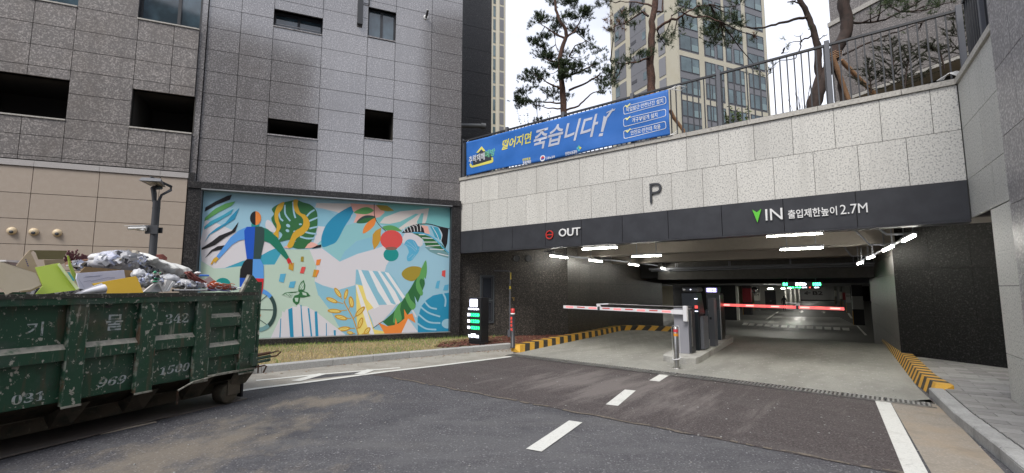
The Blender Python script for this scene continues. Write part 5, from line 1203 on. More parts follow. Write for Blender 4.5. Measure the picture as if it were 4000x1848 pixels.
# ================================================================== SKIP CONTAINER (frame DF)
def cd(x, y, yy=0): return DF.p(x * .7766, 924 + y * .7766, yy)
SKG = mat('skip_green', (.014, .062, .032), .45, noise=[
    (3.2, .52, .7, (.07, .09, .078), .65), (2.6, .56, .72, (.1, .06, .035), .7, 'n', (3.5, 1, .5)), (17, .62, .66, (.42, .4, .34), .9, 'n'), (1.7, .6, .74, (.13, .07, .04), .5), (44, .66, .7, (.45, .43, .36), .85, 'n', (1, 1, .45)),
    (7, .6, .7, (.02, .035, .022), .6), (9, .62, .68, (.3, .28, .23), .6, 'n', (2.2, 2.2, .25))], bump=.2)
SKB = mat('skip_brown', (.1, .08, .055), .8, noise=[(6, .45, .65, (.03, .04, .028), .7), (25, .6, .68, (.2, .17, .12), .6)], bump=.3)
SKR = mat('skip_rim', (.045, .04, .032), .7, noise=[(9, .45, .6, (.02, .035, .022), .7), (38, .56, .64, (.3, .28, .23), .8)], bump=.4)
EDGE = mat('worn_edge', (.32, .31, .26), .6, noise=[(14, .45, .6, (.1, .09, .06), .8)])
RUST = mat('rust', (.12, .055, .03), .85, noise=[(9, .45, .6, (.07, .05, .04), .8)])
sk = thing('skip_container', 'battered dark green waste skip spattered with paint, overfilled with rubbish', 'skip', DF, (-3, 1.1, 0))
SKL = -6.6; W_ = 2.25; ZT, ZB = 1.46, .46
POSTS = [(-6.5, -6.3), (-5.62, -5.44), (-4.8, -4.62), (-3.95, -3.77), (-3.1, -2.93), (-2.23, -2.07), (-1.57, -1.39), (-.91, -.72), (-.27, -.03)]
q = M(); q.box(SKL, -.03, .062, .09, ZB, ZT); q.build('side_wall', SKG, sk)
M().box(SKL, -.03, W_ - .09, W_, ZB, ZT + .08).build('side_wall', SKG, sk)
M().box(SKL, SKL + .05, .09, W_ - .09, ZB, ZT).build('end_wall', SKG, sk)
M().box(-.05, 0, .0, W_, ZB + .01, ZT + .04).build('end_wall', SKG, sk)
M().box(SKL, -.05, .09, W_ - .09, ZB, ZB + .04).build('floor', SKB, sk)
M().box(SKL, -.0, -.012, .1, ZT - .035, ZT + .03).build('rim', SKG, sk); M().box(SKL, -.04, -.02, .09, ZT + .03, ZT + .075).build('rim_cap', SKR, sk)
EDGEP = mat('post_edge', (.02, .07, .04), .6, noise=[(9, .48, .6, (.3, .32, .27), .8), (5, .56, .66, (.14, .07, .04), .8)])
for a, b in POSTS:
    q = M(); q.box(a, b, 0.0, .062, ZB - .04, ZT - .035); q.box(a - .003, a + .009, -.002, .05, ZB - .04, ZT - .036, 1); q.box(b - .006, b + .002, -.002, .05, ZB - .04, ZT - .036, 1); q.build('post', [SKG, EDGEP], sk)
    M().box(a - .005, b + .005, -.008, .0, ZB - .06, ZB - .04).build('post_lip', EDGE, sk)
def ribm(a, b, z0, z1):
    M().add([(a, .062, z0), (b, .062, z0), (b, .008, z0 + .01), (a, .008, z0 + .01), (a, .008, z1 - .05), (b, .008, z1 - .05), (b, .062, z1), (a, .062, z1)],
            [(3, 2, 1, 0), (3, 4, 5, 2), (4, 7, 6, 5), (0, 1, 6, 7), (0, 7, 4, 3), (1, 2, 5, 6)], 0).add([(a, .0075, z1 - .0495), (b, .0075, z1 - .0495), (b, .062, z1 + .001), (a, .062, z1 + .001)], [(0, 1, 2, 3)], 1).build('rib', [SKG, EDGE2], sk)
EDGE2 = mat('rib_dust', (.27, .26, .22), .9, noise=[(20, .45, .6, (.38, .36, .3), .7), (6, .56, .68, (.05, .1, .06), .8)])
for (a, b), (c, d) in zip(POSTS[:-2], POSTS[1:-1]): ribm(b, c, .86, 1.03)
ribm(-.72, -.27, 1.07, 1.25); ribm(-.72, -.27, .68, .87)
# sloping underside with gussets
SX0 = SKL
q = M().add([(SX0, .03, ZB), (0, .03, ZB), (0, .3, ZB - .16), (SX0, .3, ZB - .16)], [(0, 3, 2, 1), (0, 1, 2, 3)]); q.build('underside', SKB, sk)
M().box(SX0, 0, .3, W_ - .3, ZB - .17, ZB - .15).build('underside', SKB, sk)
for a, b in POSTS[:-1]:
    c = b - .02
    M().add([(a + .02, .02, ZB - .04), (c + .12, .02, ZB - .04), (c + .02, .12, ZB - .26), (a + .02, .2, ZB - .28), (a + .02, .32, ZB - .17), (c + .12, .3, ZB - .17)],
            [(0, 3, 2, 1), (0, 1, 2, 3), (3, 4, 5, 2), (2, 5, 4, 3), (0, 4, 3), (3, 4, 0), (1, 2, 5), (5, 2, 1)]).build('gusset', SKB, sk)
M().add([(-.32, .02, ZB - .02), (.0, .02, ZB - .02), (.0, .03, ZB - .06), (-.08, .08, ZB - .2), (-.28, .12, ZB - .24), (-.32, .1, ZB - .16)], [(0, 1, 2, 3, 4, 5), (5, 4, 3, 2, 1, 0)]).build('gusset', SKB, sk)
M().box(-.72, .0, -.015, .03, ZB - .015, ZB + .008).build('bottom_lip', EDGE, sk)
for y in (.55, 1.6): M().box(SKL, -.1, y, y + .12, .1, ZB - .17).build('skid_rail', SKB, sk)
wx = DF.p(898, 1528, .12)[0] + .05
for x in (wx, SKL + .5):
    for y in (.12, W_ - .42):
        wh = M().lathe([(.02, 0), (.125, .0), (.135, .01), (.135, .17), (.125, .18), (.02, .18)], 0, 0, 20, 0, 'y', 0).xf(lambda a, b, c: (a + x - .05, b + y, c + .152))
        w_ = wh.build('roller', SKB, sk)
        M().box(x - .1, x + .09, y - .02, y - .005, .13, .34).build('bracket', SKB, w_)
M().box(x0 * 0 + .0, .03, .25, .75, .03, .3).build('flap', BLKM, sk)
# ear on the rim corner, door gear, latch rod with chain
M().prism([(-.3, ZT + .075), (-.02, ZT + .075), (-.02, 1.66), (-.13, 1.77), (-.18, 1.77)], .0, .03).build('corner_ear', SKG, sk)
M().prism([(-.31, ZT + .08), (-.28, ZT + .075), (-.155, 1.77), (-.19, 1.78)], -.012, .042).build('ear_edge', EDGE, sk)
M().box(-.03, .03, .0, .06, ZB, 1.68).build('door_frame', SKG, sk)
for z in (.585, .635, .535): M().tube([(-.07, -.03, z), (.22, -.02, z + .005)], .022, 8).build('door_rod', RUST if z > .6 else SKG, sk)
M().box(-.1, -.03, -.06, .0, .5, .67).build('latch_block', SKG, sk)
M().tube([(.2, -.02, .63), (.36, -.02, .65), (.42, -.02, .63), (.34, -.02, .58), (.2, -.02, .58)], .012, 6).build('latch_handle', RUST, sk)
M().tube([(-.02, -.03, .47), (.12, -.03, .47), (.16, -.03, .455), (.11, -.03, .37)], .012, 6).tube([(.02, -.03, .5), (.02, -.03, .38)], .012, 6).build('hook_bar', RUST, sk)
(xa, za), (xb, zb) = cd(895, 775, -.03), cd(1045, 712, -.03)
M().tube([(xa, -.03, za), ((xa + xb) / 2, -.03, (za + zb) / 2 + .03), (xb, -.03, zb), (xb + .1, -.03, ZB)], .012, 6).build('lever', EDGE, sk)
q = M(); z = za
while z > cd(888, 838, -.03)[1]:
    q.tube([(xa - .008, -.03, z), (xa + .008, -.03, z - .008), (xa + .008, -.03, z - .028), (xa - .008, -.03, z - .036), (xa - .008, -.03, z)], .003, 4); z -= .026
q.build('chain', RUST, sk)
# stencilled lettering
STC = mat('stencil_white', (.42, .46, .46), .7, noise=[(22, .5, .58, (.06, .09, .07), .85), (7, .5, .7, (.4, .36, .22), .6)])
def stx(s, c0, c1, name='stencil', y=.0615, **k):
    (xa, za), (xb, zb) = cd(*c0, .062), cd(*c1, .062)
    text(s, xa, xb, min(za, zb), max(za, zb), y, STC, name, sk, flat=True, **k)
stx('기', (125, 505), (222, 428), bold=.01)
stx('물', (530, 475), (622, 390), bold=.012)
stx('𝟑𝟒𝟐', (830, 440), (950, 385)); stx('𝟗𝟔𝟗', (490, 760), (636, 695), shear=.2); stx('𝟏𝟓𝟎𝟎', (800, 698), (955, 633), shear=.2); stx('𝟎𝟑𝟏', (55, 850), (228, 775))
# plates on the ground, lath
RP_ = mat('rusty_steel_plate', (.1, .085, .075), .7, noise=[(2, .45, .65, (.065, .05, .042), .7), (18, .55, .65, (.16, .13, .11), .4)], bump=.2)
a = DF.g(967, 1559); b = DF.g(679, 1628); c = DF.g(0, 1799)
t = thing('steel_plate', 'grey rusty steel plate under the right end of the skip', 'steel plate', DF, (a[0], a[1], 0))
M().prism([(b[0] - .1, b[1]), (a[0], a[1]), (a[0] + .12, a[1] + 2.3), (b[0] - .1, b[1] + 2.3)], .001, .014, axis='z').build('plate', RP_, t)
t = thing('steel_plate', 'longer rusty steel plate under the left part of the skip', 'steel plate', DF, (c[0], c[1], 0))
M().prism([(c[0] - 2.5, c[1] - .05), (c[0], c[1]), (b[0], b[1] - .01), (b[0] + .02, b[1] + 2.2), (c[0] - 2.5, c[1] + 2.2)], .0145, .028, axis='z').build('plate', RP_, t)
t = thing('wooden_lath', 'thin pale wooden lath lying along the steel plate edge', 'lath', DF, (-1.5, -.05, 0))
a, b = DF.g(395, 1699), DF.g(612, 1651)
M().add([(*a, .003), (*b, .003), (b[0], b[1] + .03, .003), (a[0], a[1] + .03, .003), (*a, .012), (*b, .012), (b[0], b[1] + .03, .012), (a[0], a[1] + .03, .012)], [(4, 5, 6, 7), (0, 1, 5, 4), (1, 2, 6, 5), (3, 0, 4, 7)]).build('lath', mat('pale_wood', (.4, .34, .27), .7), t)
# ---- rubbish
def r1(x, y, yy): return DF.p(x * .25214, 940 + y * .25214, yy)
def r2(x, y, yy): return DF.p(500 + x * .25214, 940 + y * .25214, yy)
def card(pts, fn, yy, m_, nm, parent, th=.008, lean=0, curve=0, mi=0):
    P = [fn(x, y, yy) for x, y in pts]; zb = min(p[1] for p in P); xm = sum(p[0] for p in P) / len(P)
    return M().prism(P, yy, yy + th).xf(lambda x, y, z: (x, y + lean * (z - zb) + curve * (x - xm) ** 2, z)).build(nm, m_, parent)
def rub(name, label, cat, x, y, group=None): return thing(name, label, cat, DF, (x, y, 1.4), group)
CARD = mat('cardboard', (.42, .33, .22), .85, noise=[(6, .5, .7, (.36, .27, .17), .5)]); KRAFT = mat('kraft_paper', (.52, .45, .33), .8, noise=[(4, .45, .65, (.46, .39, .27), .5)])
OLIV = mat('cardboard_inside', (.2, .17, .08), .85)
heap = M(); rr_ = random.Random(3)
for k in range(260):
    x = rr_.uniform(SKL + .2, -.15); y = rr_.uniform(.14, W_ - .2); r = rr_.uniform(.05, .16)
    heap.ball((x, y, 1.33 + rr_.uniform(-.05, .09) + .0 * x), (r, r * rr_.uniform(.5, 1), r * rr_.uniform(.25, .6)), 7, 5, rr_.randrange(4), .25, k)
heap.build('rubbish_heap', [mat('junk_grey', (.3, .3, .31), .7), mat('junk_brown', (.2, .12, .08), .8), mat('junk_white', (.55, .55, .56), .6), mat('junk_dark', (.05, .05, .05), .7)], None, 'mixed rubbish heaped inside the skip', DF, kind='stuff', cat='rubbish')
t = rub('paper_sheet', 'big crumpled kraft paper sheet hanging over the left rim', 'paper', -2.5, .2)
for P in ([(0, 320), (75, 320), (330, 400), (600, 500), (630, 560), (665, 685), (490, 760), (380, 772), (220, 790), (150, 820), (100, 862), (60, 760), (0, 700)],): 
    card(P, r1, .1, KRAFT, 'sheet', t, .006, .25, .15)
t = rub('cardboard_box', 'open cardboard box tipped up with a raised olive-lined flap', 'box', -2.1, .4)
card([(300, 385), (520, 155), (545, 180), (575, 260), (610, 360), (645, 480), (695, 690), (490, 790), (330, 800), (300, 600)], r1, .3, CARD, 'front_side', t, .008, .2)
card([(440, 190), (465, 148), (1045, 155), (975, 290), (595, 292), (560, 190), (520, 155)], r1, .55, OLIV, 'raised_flap', t, .008)
card([(440, 195), (465, 148), (520, 153), (410, 235)], r1, .54, CARD, 'flap_edge', t, .006)
card([(680, 300), (980, 290), (1020, 345), (900, 380), (700, 400)], r1, .75, CARD, 'back_side', t, .008)
for k, yy in enumerate((300, 330, 360, 392)): 
    o = card([(392 + k * 11, yy - 12), (408 + k * 11, yy - 16), (416 + k * 11, yy + 6), (400 + k * 11, yy + 10)], r1, .288, mat('ink_blue', (.05, .05, .16), .6), 'printed_character', t, .002, .2)
LIME = mat('lime_card', (.42, .55, .07), .5, noise=[(2, .45, .7, (.46, .58, .16), .5)]); LIME2 = mat('lime_edge', (.6, .68, .35), .5)
t = rub('document_folder', 'lime green document folder leaning on the skip rim', 'folder', -1.9, .2)
card([(635, 415), (1010, 345), (1235, 755), (1190, 770), (545, 842), (690, 700)], r1, .14, LIME, 'cover', t, .01, .35)
card([(972, 375), (1010, 345), (1080, 480), (1155, 610), (1235, 745), (1180, 762)], r1, .132, LIME2, 'spine_strip', t, .004, .35)
card([(1072, 487), (1108, 488), (1165, 620), (1132, 628)], r1, .125, mat('teal_tab', (.06, .3, .28), .5), 'tab', t, .004, .35)
t = rub('document_folder', 'second lime folder standing on edge behind the open one', 'folder', -1.8, .4)
card([(1048, 230), (1070, 240), (1110, 370), (1200, 580), (1215, 700), (1130, 560), (1070, 400)], r1, .38, LIME, 'cover', t, .01)
PAP = mat('drawing_paper', (.6, .6, .72), .6, noise=[(3, .4, .7, (.66, .66, .76), .5)]); INK = mat('ink_line', (.25, .27, .38), .6)
t = rub('drawing_sheets', 'stack of pale building drawings with thin plotted lines', 'paper', -1.5, .3)
card([(1215, 505), (1940, 455), (1955, 580), (1480, 680), (1310, 760), (1240, 745), (1195, 590)], r1, .3, PAP, 'sheet', t, .02, .1)
for P in ([(1300, 580), (1600, 537)], [(1300, 640), (1410, 620), (1412, 635), (1700, 570), (1705, 580), (1785, 575), (1790, 600)], [(1230, 600), (1310, 745)], [(1330, 560), (1560, 555)]):
    q = M()
    for a, b in zip(P[:-1], P[1:]):
        a_, b_ = r1(*a, .3), r1(*b, .3); q.add([(a_[0], .297, a_[1]), (b_[0], .297, b_[1]), (b_[0], .297, b_[1] + .004), (a_[0], .297, a_[1] + .004)], [(0, 1, 2, 3)])
    q.xf(lambda x, y, z: (x, y + .1 * (z - r1(1240, 760, .3)[1]), z)).build('plotted_line', INK, t)
t = rub('cardboard_sheet', 'brown cardboard sheet behind the pale drawings', 'cardboard', -1.4, .5)
card([(1240, 490), (1320, 405), (1640, 430), (2160, 475), (2150, 580), (1960, 620), (1250, 640)], r1, .5, mat('cardboard_brown', (.3, .2, .1), .85), 'sheet', t, .01)
t = rub('yellow_folder', 'bright yellow folder lying against the skip rim', 'folder', -1.2, .15)
card([(1455, 668), (2160, 550), (2180, 600), (2225, 806), (1660, 822), (1620, 700), (1480, 695)], r1, .15, mat('yellow_card', (.68, .42, .03), .5, noise=[(3, .4, .7, (.72, .48, .05), .6)]), 'cover', t, .012, .3)
t = rub('paper_roll', 'half unrolled sheet of white paper curling beside the yellow folder', 'paper', -1.5, .1)
a, b = r1(1200, 835, .08), r1(1640, 740, .08)
M().tube([(a[0], .1, a[1] + .01), ((a[0] + b[0]) / 2, .1, (a[1] + b[1]) / 2 + .005), (b[0], .1, b[1])], [.005, .03, .045], 12).build('roll', mat('paper_white', (.68, .68, .72), .6), t)
card([(1130, 832), (1400, 725), (1600, 655), (1655, 760), (1650, 822), (1300, 832)], r1, .085, mat('paper_white', (.68, .68, .72), .6), 'loose_edge', t, .003, .2)
WD = mat('white_board', (.62, .6, .58), .5)
t = rub('timber_offcut', 'reddish board lying crosswise at the back of the skip', 'board', -1.6, 1.2)
card([(1090, 328), (1450, 282), (1495, 296), (1610, 410), (1480, 425), (1100, 400)], r1, 1.2, mat('red_wood', (.3, .16, .1), .6, noise=[(14, .4, .6, (.36, .21, .14), .6, 'n', (.2, 1, 3))]), 'board', t, .12)
t = rub('plastic_moulding', 'long white plastic moulding in front of the reddish board', 'plastic moulding', -1.6, 1.0)
card([(1055, 372), (1480, 388), (1560, 400), (1590, 425), (1400, 425), (1060, 398)], r1, 1.0, WD, 'profile', t, .05)
t = rub('book', 'white book lying flat behind the kraft paper', 'book', -2.7, 1.2)
card([(95, 298), (345, 312), (350, 350), (95, 322)], r1, 1.2, WD, 'pages', t, .3); card([(140, 338), (330, 352), (400, 430), (200, 400)], r1, 1.1, mat('magazine', (.3, .22, .2), .5), 'cover', t, .1)
# bags
POLYB = mat('paper_scraps_in_bag', (.55, .56, .62), .25, noise=[(6, .5, .52, (.68, .66, .64), .8, 'v'), (9, .86, .88, (.2, .21, .24), .8, 'v', (1, 1, 2.2)), (4, .5, .6, (.52, .54, .7), .6)], coat=.2, bump=.12)
def bag(fn, blobs, yy, m_, nm, t, sq=.9, noise=.1, ax=.8):
    for k, (x, y, rx, ry) in enumerate(blobs):
        c = fn(x, y, yy); e = fn(x + rx, y, yy); f = fn(x, y - ry, yy)
        M().ball((c[0], yy + .02 * k, c[1]), (abs(e[0] - c[0]), abs(e[0] - c[0]) * ax, abs(f[1] - c[1])), 30, 20, 0, noise, k + 5, 9).build(nm, m_, t)
t = rub('rubbish_bag', 'big clear plastic bag packed with paper scraps', 'bag', -1.0, .8)
bag(r1, [(1850, 335, 400, 185), (2150, 470, 260, 150), (1600, 265, 190, 75)], .85, POLYB, 'bag_body', t, noise=.05)
FAB = mat('white_cloth', (.66, .66, .63), .8, noise=[(7, .45, .6, (.5, .5, .48), .6)], bump=.6)
t = rub('cloth_sack', 'crumpled white cloth sack draped across the heap', 'sack', -.8, .9)
q = M(); nx, ny = 26, 12
P0_, P1_ = [(215, 265), (345, 155), (430, 225), (620, 275), (800, 320), (985, 372)], [(300, 340), (420, 400), (540, 470), (650, 545), (780, 580), (865, 550)]
rs_ = random.Random(5); vs = []
def pl(P, u): k = min(int(u * (len(P) - 1)), len(P) - 2); f = u * (len(P) - 1) - k; return (P[k][0] * (1 - f) + P[k + 1][0] * f, P[k][1] * (1 - f) + P[k + 1][1] * f)
for j in range(ny + 1):
    for i in range(nx + 1):
        a, b = pl(P0_, i / nx), pl(P1_, i / nx); f = j / ny; x, y = a[0] * (1 - f) + b[0] * f, a[1] * (1 - f) + b[1] * f
        X, Z = r2(x, y, .6); vs.append((X, .6 - .22 * math.sin(math.pi * min(f * 1.1, 1)) - .02 * math.sin(i * 1.1 + 4 * f) - .016 * math.sin(j * 1.9 + i * .8) + rs_.uniform(-.006, .006) + .25 * (1 - f), Z + rs_.uniform(-.004, .004)))
q.add(vs, [(j * (nx + 1) + i, (j + 1) * (nx + 1) + i, (j + 1) * (nx + 1) + i + 1, j * (nx + 1) + i + 1) for j in range(ny) for i in range(nx)], 0, True)
o = q.build('cloth', FAB, t); s_ = o.modifiers.new('thick', 'SOLIDIFY'); s_.thickness = .02; s_.offset = -1
SHEET = mat('thin_plastic', (.6, .61, .63), .4, noise=[(12, .45, .6, (.45, .46, .49), .6)], bump=.4)
t = rub('rubbish_bag', 'torn grey-white plastic bag with green bits spilling out', 'bag', -.9, .45)
bag(r2, [(290, 620, 150, 110), (180, 530, 110, 90)], .45, SHEET, 'bag_body', t, noise=.12)
GB = mat('green_scrap', (.04, .3, .16), .5); rs_ = random.Random(8)
q = M()
for k in range(16):
    x, z = r2(rs_.uniform(320, 490), rs_.uniform(490, 640), .3); q.ball((x, .25 + rs_.uniform(-.03, .03), z), (rs_.uniform(.01, .04), .02, rs_.uniform(.008, .02)), 6, 4, k % 3, .3, k)
q.build('green_scraps', [GB, WD, BLKM], t)
t = rub('rubbish_bag', 'low grey plastic bag lying behind the white trays', 'bag', -.6, .5)
bag(r2, [(840, 670, 180, 75), (640, 600, 160, 80), (1000, 700, 90, 40)], .5, SHEET, 'bag_body', t, noise=.1)
t = rub('plastic_tray', 'angular white plastic tray with an upright rim', 'tray', -.7, .25)
card([(535, 790), (620, 605), (730, 630), (725, 655), (620, 790)], r2, .25, WD, 'side', t, .06, .1); card([(595, 785), (700, 625), (732, 632), (640, 785)], r2, .235, WHITEP, 'rim', t, .01)
t = rub('plastic_tray', 'broken white frame piece leaning on the rim', 'tray', -.85, .25)
card([(240, 795), (430, 645), (500, 640), (560, 795), (540, 795), (480, 670), (440, 672), (340, 795)], r2, .22, WD, 'frame', t, .03); card([(240, 795), (420, 690), (530, 700), (550, 795)], r2, .26, SHEET, 'sheet', t, .01)
t = rub('metal_tube', 'grey tube lying just above the rim', 'tube', -.5, .2)
a, b = r2(690, 770, .2), r2(1340, 772, .2)
M().tube([(a[0], .2, a[1]), (b[0], .2, b[1])], .014, 10).build('tube', mat('alu_tube', (.4, .4, .4), .4, metal=.5), t)
M().tube([(a[0] - .001, .2, a[1]), (a[0] + .01, .2, a[1])], .0145, 10).build('open_end', BLKM, t)
REDB = mat('red_strap', (.25, .07, .055), .55, noise=[(20, .4, .6, (.36, .14, .12), .6)])
t = rub('strap_bundle', 'tangle of dull red straps spilling down the heap', 'straps', -.5, .5)
for k in range(30):
    f = rs_.uniform(-30, 30); g_ = rs_.uniform(-40, 25)
    P = [(940 + f * .8, 480 + abs(f)), (1000 + f, 560 + g_), (1090 + f, 610 + g_ * .8), (1200 + rs_.uniform(-20, 20), 665 + g_ * .6)]
    pts = [r2(x, y, .4) for x, y in P]; q = M(); q.tube([(x, .42 + rs_.uniform(-.05, .05), z) for x, z in pts], rs_.uniform(.006, .012), 5)
    q.build('strap', REDB, t)
t = rub('plastic_sheet', 'small translucent pinkish sheet standing up in the heap', 'sheet', -.35, .4)
card([(1180, 605), (1285, 552), (1355, 620), (1210, 690)], r2, .4, mat('pink_sheet', (.42, .34, .33), .3), 'sheet', t, .003, .2)
t = rub('scrap_panel', 'bright orange scrap panel under the translucent sheet', 'panel', -.3, .4)
card([(1210, 690), (1355, 612), (1410, 660), (1260, 725)], r2, .38, mat('orange_scrap', (.6, .1, .02), .5), 'panel', t, .006, .2)
for cname, lb, m_, nn, yl in (('cord_orange', 'loose orange cords lying along the right rim', mat('orange_scrap', (.6, .1, .02), .5), 12, (650, 745)), ('cord_red', 'tangled dull red cords at the right end of the rim', REDB, 10, (670, 760)), ('cord_white', 'looped white cords on top of the coloured cords', WHITEP, 5, (640, 750)), ('cord_violet', 'flat violet band lying low on the rim', mat('violet_band', (.2, .19, .42), .5), 4, (740, 770))):
    t = rub('cord', lb, 'cord', -.2, .2)
    for k in range(nn):
        x0_ = rs_.uniform(1180, 1330) if 'violet' not in cname else rs_.uniform(1150, 1250); pts = []
        for j in range(6): pts.append((x0_ + j * rs_.uniform(40, 75), rs_.uniform(*yl) + j * 4))
        if 'white' in cname:
            cx_, cy_ = rs_.uniform(1330, 1540), rs_.uniform(665, 740); pts = [(cx_ + 55 * math.cos(a) , cy_ + 24 * math.sin(a)) for a in np.linspace(0, 5.6, 9)]
        pts = [r2(min(x, 1640), y, .2) for x, y in pts]
        M().tube([(x, .16 + .02 * (k % 5), max(z, ZT + .04)) for x, z in pts], .005, 5).build('strand', m_, t)
for nm, lb, P, m_, r in (('blue_tube', 'short bright blue tube poking out of the heap', ((1110, 540), (1215, 543)), mat('blue_plastic', (.03, .15, .6), .4), .012), ('white_stick', 'white plastic stick over the right corner of the rim', ((1680, 745), (1812, 698)), WHITEP, .008)):
    t = rub(nm, lb, 'tube' if 'tube' in nm else 'stick', -.3, .3); a, b = r2(*P[0], .3), r2(*P[1], .3); M().tube([(a[0], .3, a[1]), (b[0], .25, b[1])], r, 8).build('rod', m_, t)
t = rub('foam_piece', 'white foam lump resting on the red straps', 'foam', -.45, .5); bag(r2, [(1080, 505, 48, 24)], .5, WHITEP, 'lump', t, noise=.1)
t = rub('brick', 'reddish brick shape behind the white cloth sack', 'brick', -.8, 1.2); card([(500, 215), (545, 210), (610, 265), (600, 300), (530, 290)], r2, 1.2, mat('brick_red', (.3, .1, .08), .8), 'block', t, .1)
t = rub('dry_branch', 'dry twigs with dark red berries at the back of the skip', 'branch', -1.8, 1.4)
q = M(); bq = M()
for k in range(16):
    x, y = 1020 + rs_.uniform(0, 350), 330; pts = [(x, y)]
    for j in range(4): x += rs_.uniform(-30, 50); y -= rs_.uniform(15, 48) * (.7 if x > 1200 else 1.1); pts.append((x, y))
    P = [r1(a, b, 1.4) for a, b in pts]; q.tube([(a, 1.4, b) for a, b in P], .004, 4)
    for a, b in P[1:]:
        for _ in range(3): bq.ball((a + rs_.uniform(-.03, .03), 1.4, b + rs_.uniform(-.03, .02)), (.012, .012, .014), 5, 4)
q.build('twigs', mat('twig', (.12, .07, .05), .9), t); bq.build('berries', mat('berry', (.1, .03, .035), .6), t, kind='stuff')

# loose scraps between and over the bags
SCM = [mat('scrap_white', (.62, .62, .64), .6), mat('scrap_grey', (.36, .37, .4), .6), mat('scrap_cream', (.52, .47, .38), .7), mat('scrap_dark', (.06, .06, .07), .6), mat('scrap_blue', (.42, .46, .62), .6)]
rs_ = random.Random(21)
def scraps(name, label, fn, blobs, yy, n, r0, r1_):
    q = M()
    for k in range(n):
        b = rs_.choice(blobs); th = rs_.uniform(0, 2 * math.pi); rr = rs_.random() ** .5
        X, Z = fn(b[0] + b[2] * rr * math.cos(th), b[1] - abs(b[3] * rr * math.sin(th)) * (1 if rs_.random() < .8 else -.6), yy)
        fr_y = yy - (1 - rr * rr) ** .5 * b[4] - .01
        u = Vector((rs_.gauss(0, 1), rs_.gauss(0, .5), rs_.gauss(0, 1))).normalized() * rs_.uniform(r0, r1_); v = u.cross(Vector((rs_.gauss(0, .4), 1, rs_.gauss(0, .4)))).normalized() * rs_.uniform(r0, r1_) * .7
        c = Vector((X, fr_y, max(Z, ZT + .09))); bend = Vector((0, -.012, .01))
        q.add([c - u - v, c + v * -1.1 + bend, c + u - v * .9, c + u * .9 + v, c + v + bend, c - u * .95 + v], [(0, 1, 4, 5), (1, 2, 3, 4)], rs_.choice((0, 0, 0, 0, 1, 2, 4, 4, 0, 3)))
    q.build(name, SCM, None, label, DF, kind='stuff', cat='scraps')
scraps('paper_scraps', 'torn paper scraps showing through the big clear bag', r1, [(1850, 335, 380, 150, .3), (2150, 470, 230, 120, .2)], .85, 150, .02, .06)
scraps('small_litter', 'small mixed litter between the bags and the right rim', r2, [(300, 640, 220, 120, .1), (850, 700, 330, 60, .12), (1200, 720, 260, 35, .08), (1450, 740, 220, 20, .06)], .4, 260, .01, .035)
scraps('torn_card', 'torn card and paper bits at the back left of the skip', r1, [(1300, 400, 250, 50, .1), (900, 820, 500, 20, .05)], 1.1, 60, .02, .06)
# ================================================================== INSIDE THE CAR PARK (frame IF, floor at -1.05)
FZ = -1.05
def h(px, py): return IF.g(px, py, FZ)
def c5(x, y): return (2900 + x * .21849, 1080 + y * .21849)
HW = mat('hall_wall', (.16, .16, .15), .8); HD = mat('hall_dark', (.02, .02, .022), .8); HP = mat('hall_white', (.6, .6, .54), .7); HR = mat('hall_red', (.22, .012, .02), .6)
pe = IF.loc(*GF.world(9.62, 11.6)); pl_ = IF.loc(*GF.world(1.35, 12.9))
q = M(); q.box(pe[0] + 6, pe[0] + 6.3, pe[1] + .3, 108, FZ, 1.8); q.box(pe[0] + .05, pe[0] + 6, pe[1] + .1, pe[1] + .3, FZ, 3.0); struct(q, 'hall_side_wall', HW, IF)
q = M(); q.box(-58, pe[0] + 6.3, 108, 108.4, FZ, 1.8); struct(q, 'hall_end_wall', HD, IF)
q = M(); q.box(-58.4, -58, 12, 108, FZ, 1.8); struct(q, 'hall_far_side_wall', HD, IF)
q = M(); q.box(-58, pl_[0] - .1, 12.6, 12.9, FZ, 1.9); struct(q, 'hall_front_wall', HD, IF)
b2 = h(3105, 1175); b2b = h(3268, 1175)
wall2 = thing('level_wall', 'grey end wall deep in the car park painted with an arrow and B2', 'wall', IF, ((b2[0] + b2b[0]) / 2, b2[1], FZ))
M().box(b2[0], b2b[0] + .5, b2[1], b2[1] + .3, FZ, 1.78).build('wall_face', mat('hall_grey', (.2, .2, .2), .8), wall2)
f2_ = lambda x, y: IF.p(*c5(x, y), b2[1])
text('B2', f2_(1255, 300)[0], f2_(1435, 300)[0], f2_(1300, 332)[1], f2_(1300, 262)[1], b2[1] - .005, HD, 'lettering', wall2, .01, bold=.03)
text('←', f2_(1105, 300)[0], f2_(1220, 300)[0], f2_(1300, 328)[1], f2_(1300, 262)[1], b2[1] - .005, HD, 'arrow', wall2, .01, bold=.04)
M().box(b2[0], b2b[0], b2[1] - .05, b2[1] - .001, FZ, FZ + .25).build('skirting', HD, wall2)
r_ = h(2970, 1205); r2b = h(3062, 1205); 
room = thing('stair_lobby', 'brightly lit pale wall with a dark grey double door', 'wall', IF, ((r_[0] + r2b[0]) / 2, r_[1], FZ))
M().box(r_[0], r2b[0], r_[1], r_[1] + .3, FZ, 1.78).build('wall_face', HP, room)
dd = lambda x, y: IF.p(*c5(x, y), r_[1])
M().box(dd(405, 400)[0], dd(600, 400)[0], r_[1] - .04, r_[1] - .002, FZ + .05, dd(500, 255)[1]).build('door', mat('door_grey', (.06, .06, .065), .6), room)
M().box(dd(490, 400)[0], dd(520, 400)[0], r_[1] - .07, r_[1] - .041, dd(500, 445)[1], dd(500, 430)[1]).build('handle', STEEL, room)
M().box(r2b[0], r2b[0] + .3, r_[1], b2[1], FZ, 1.78).build('wall_side', HP, room)
d2 = thing('service_door', 'narrow black door beside the B2 wall', 'door', IF, (b2[0] - 1, b2[1], FZ))
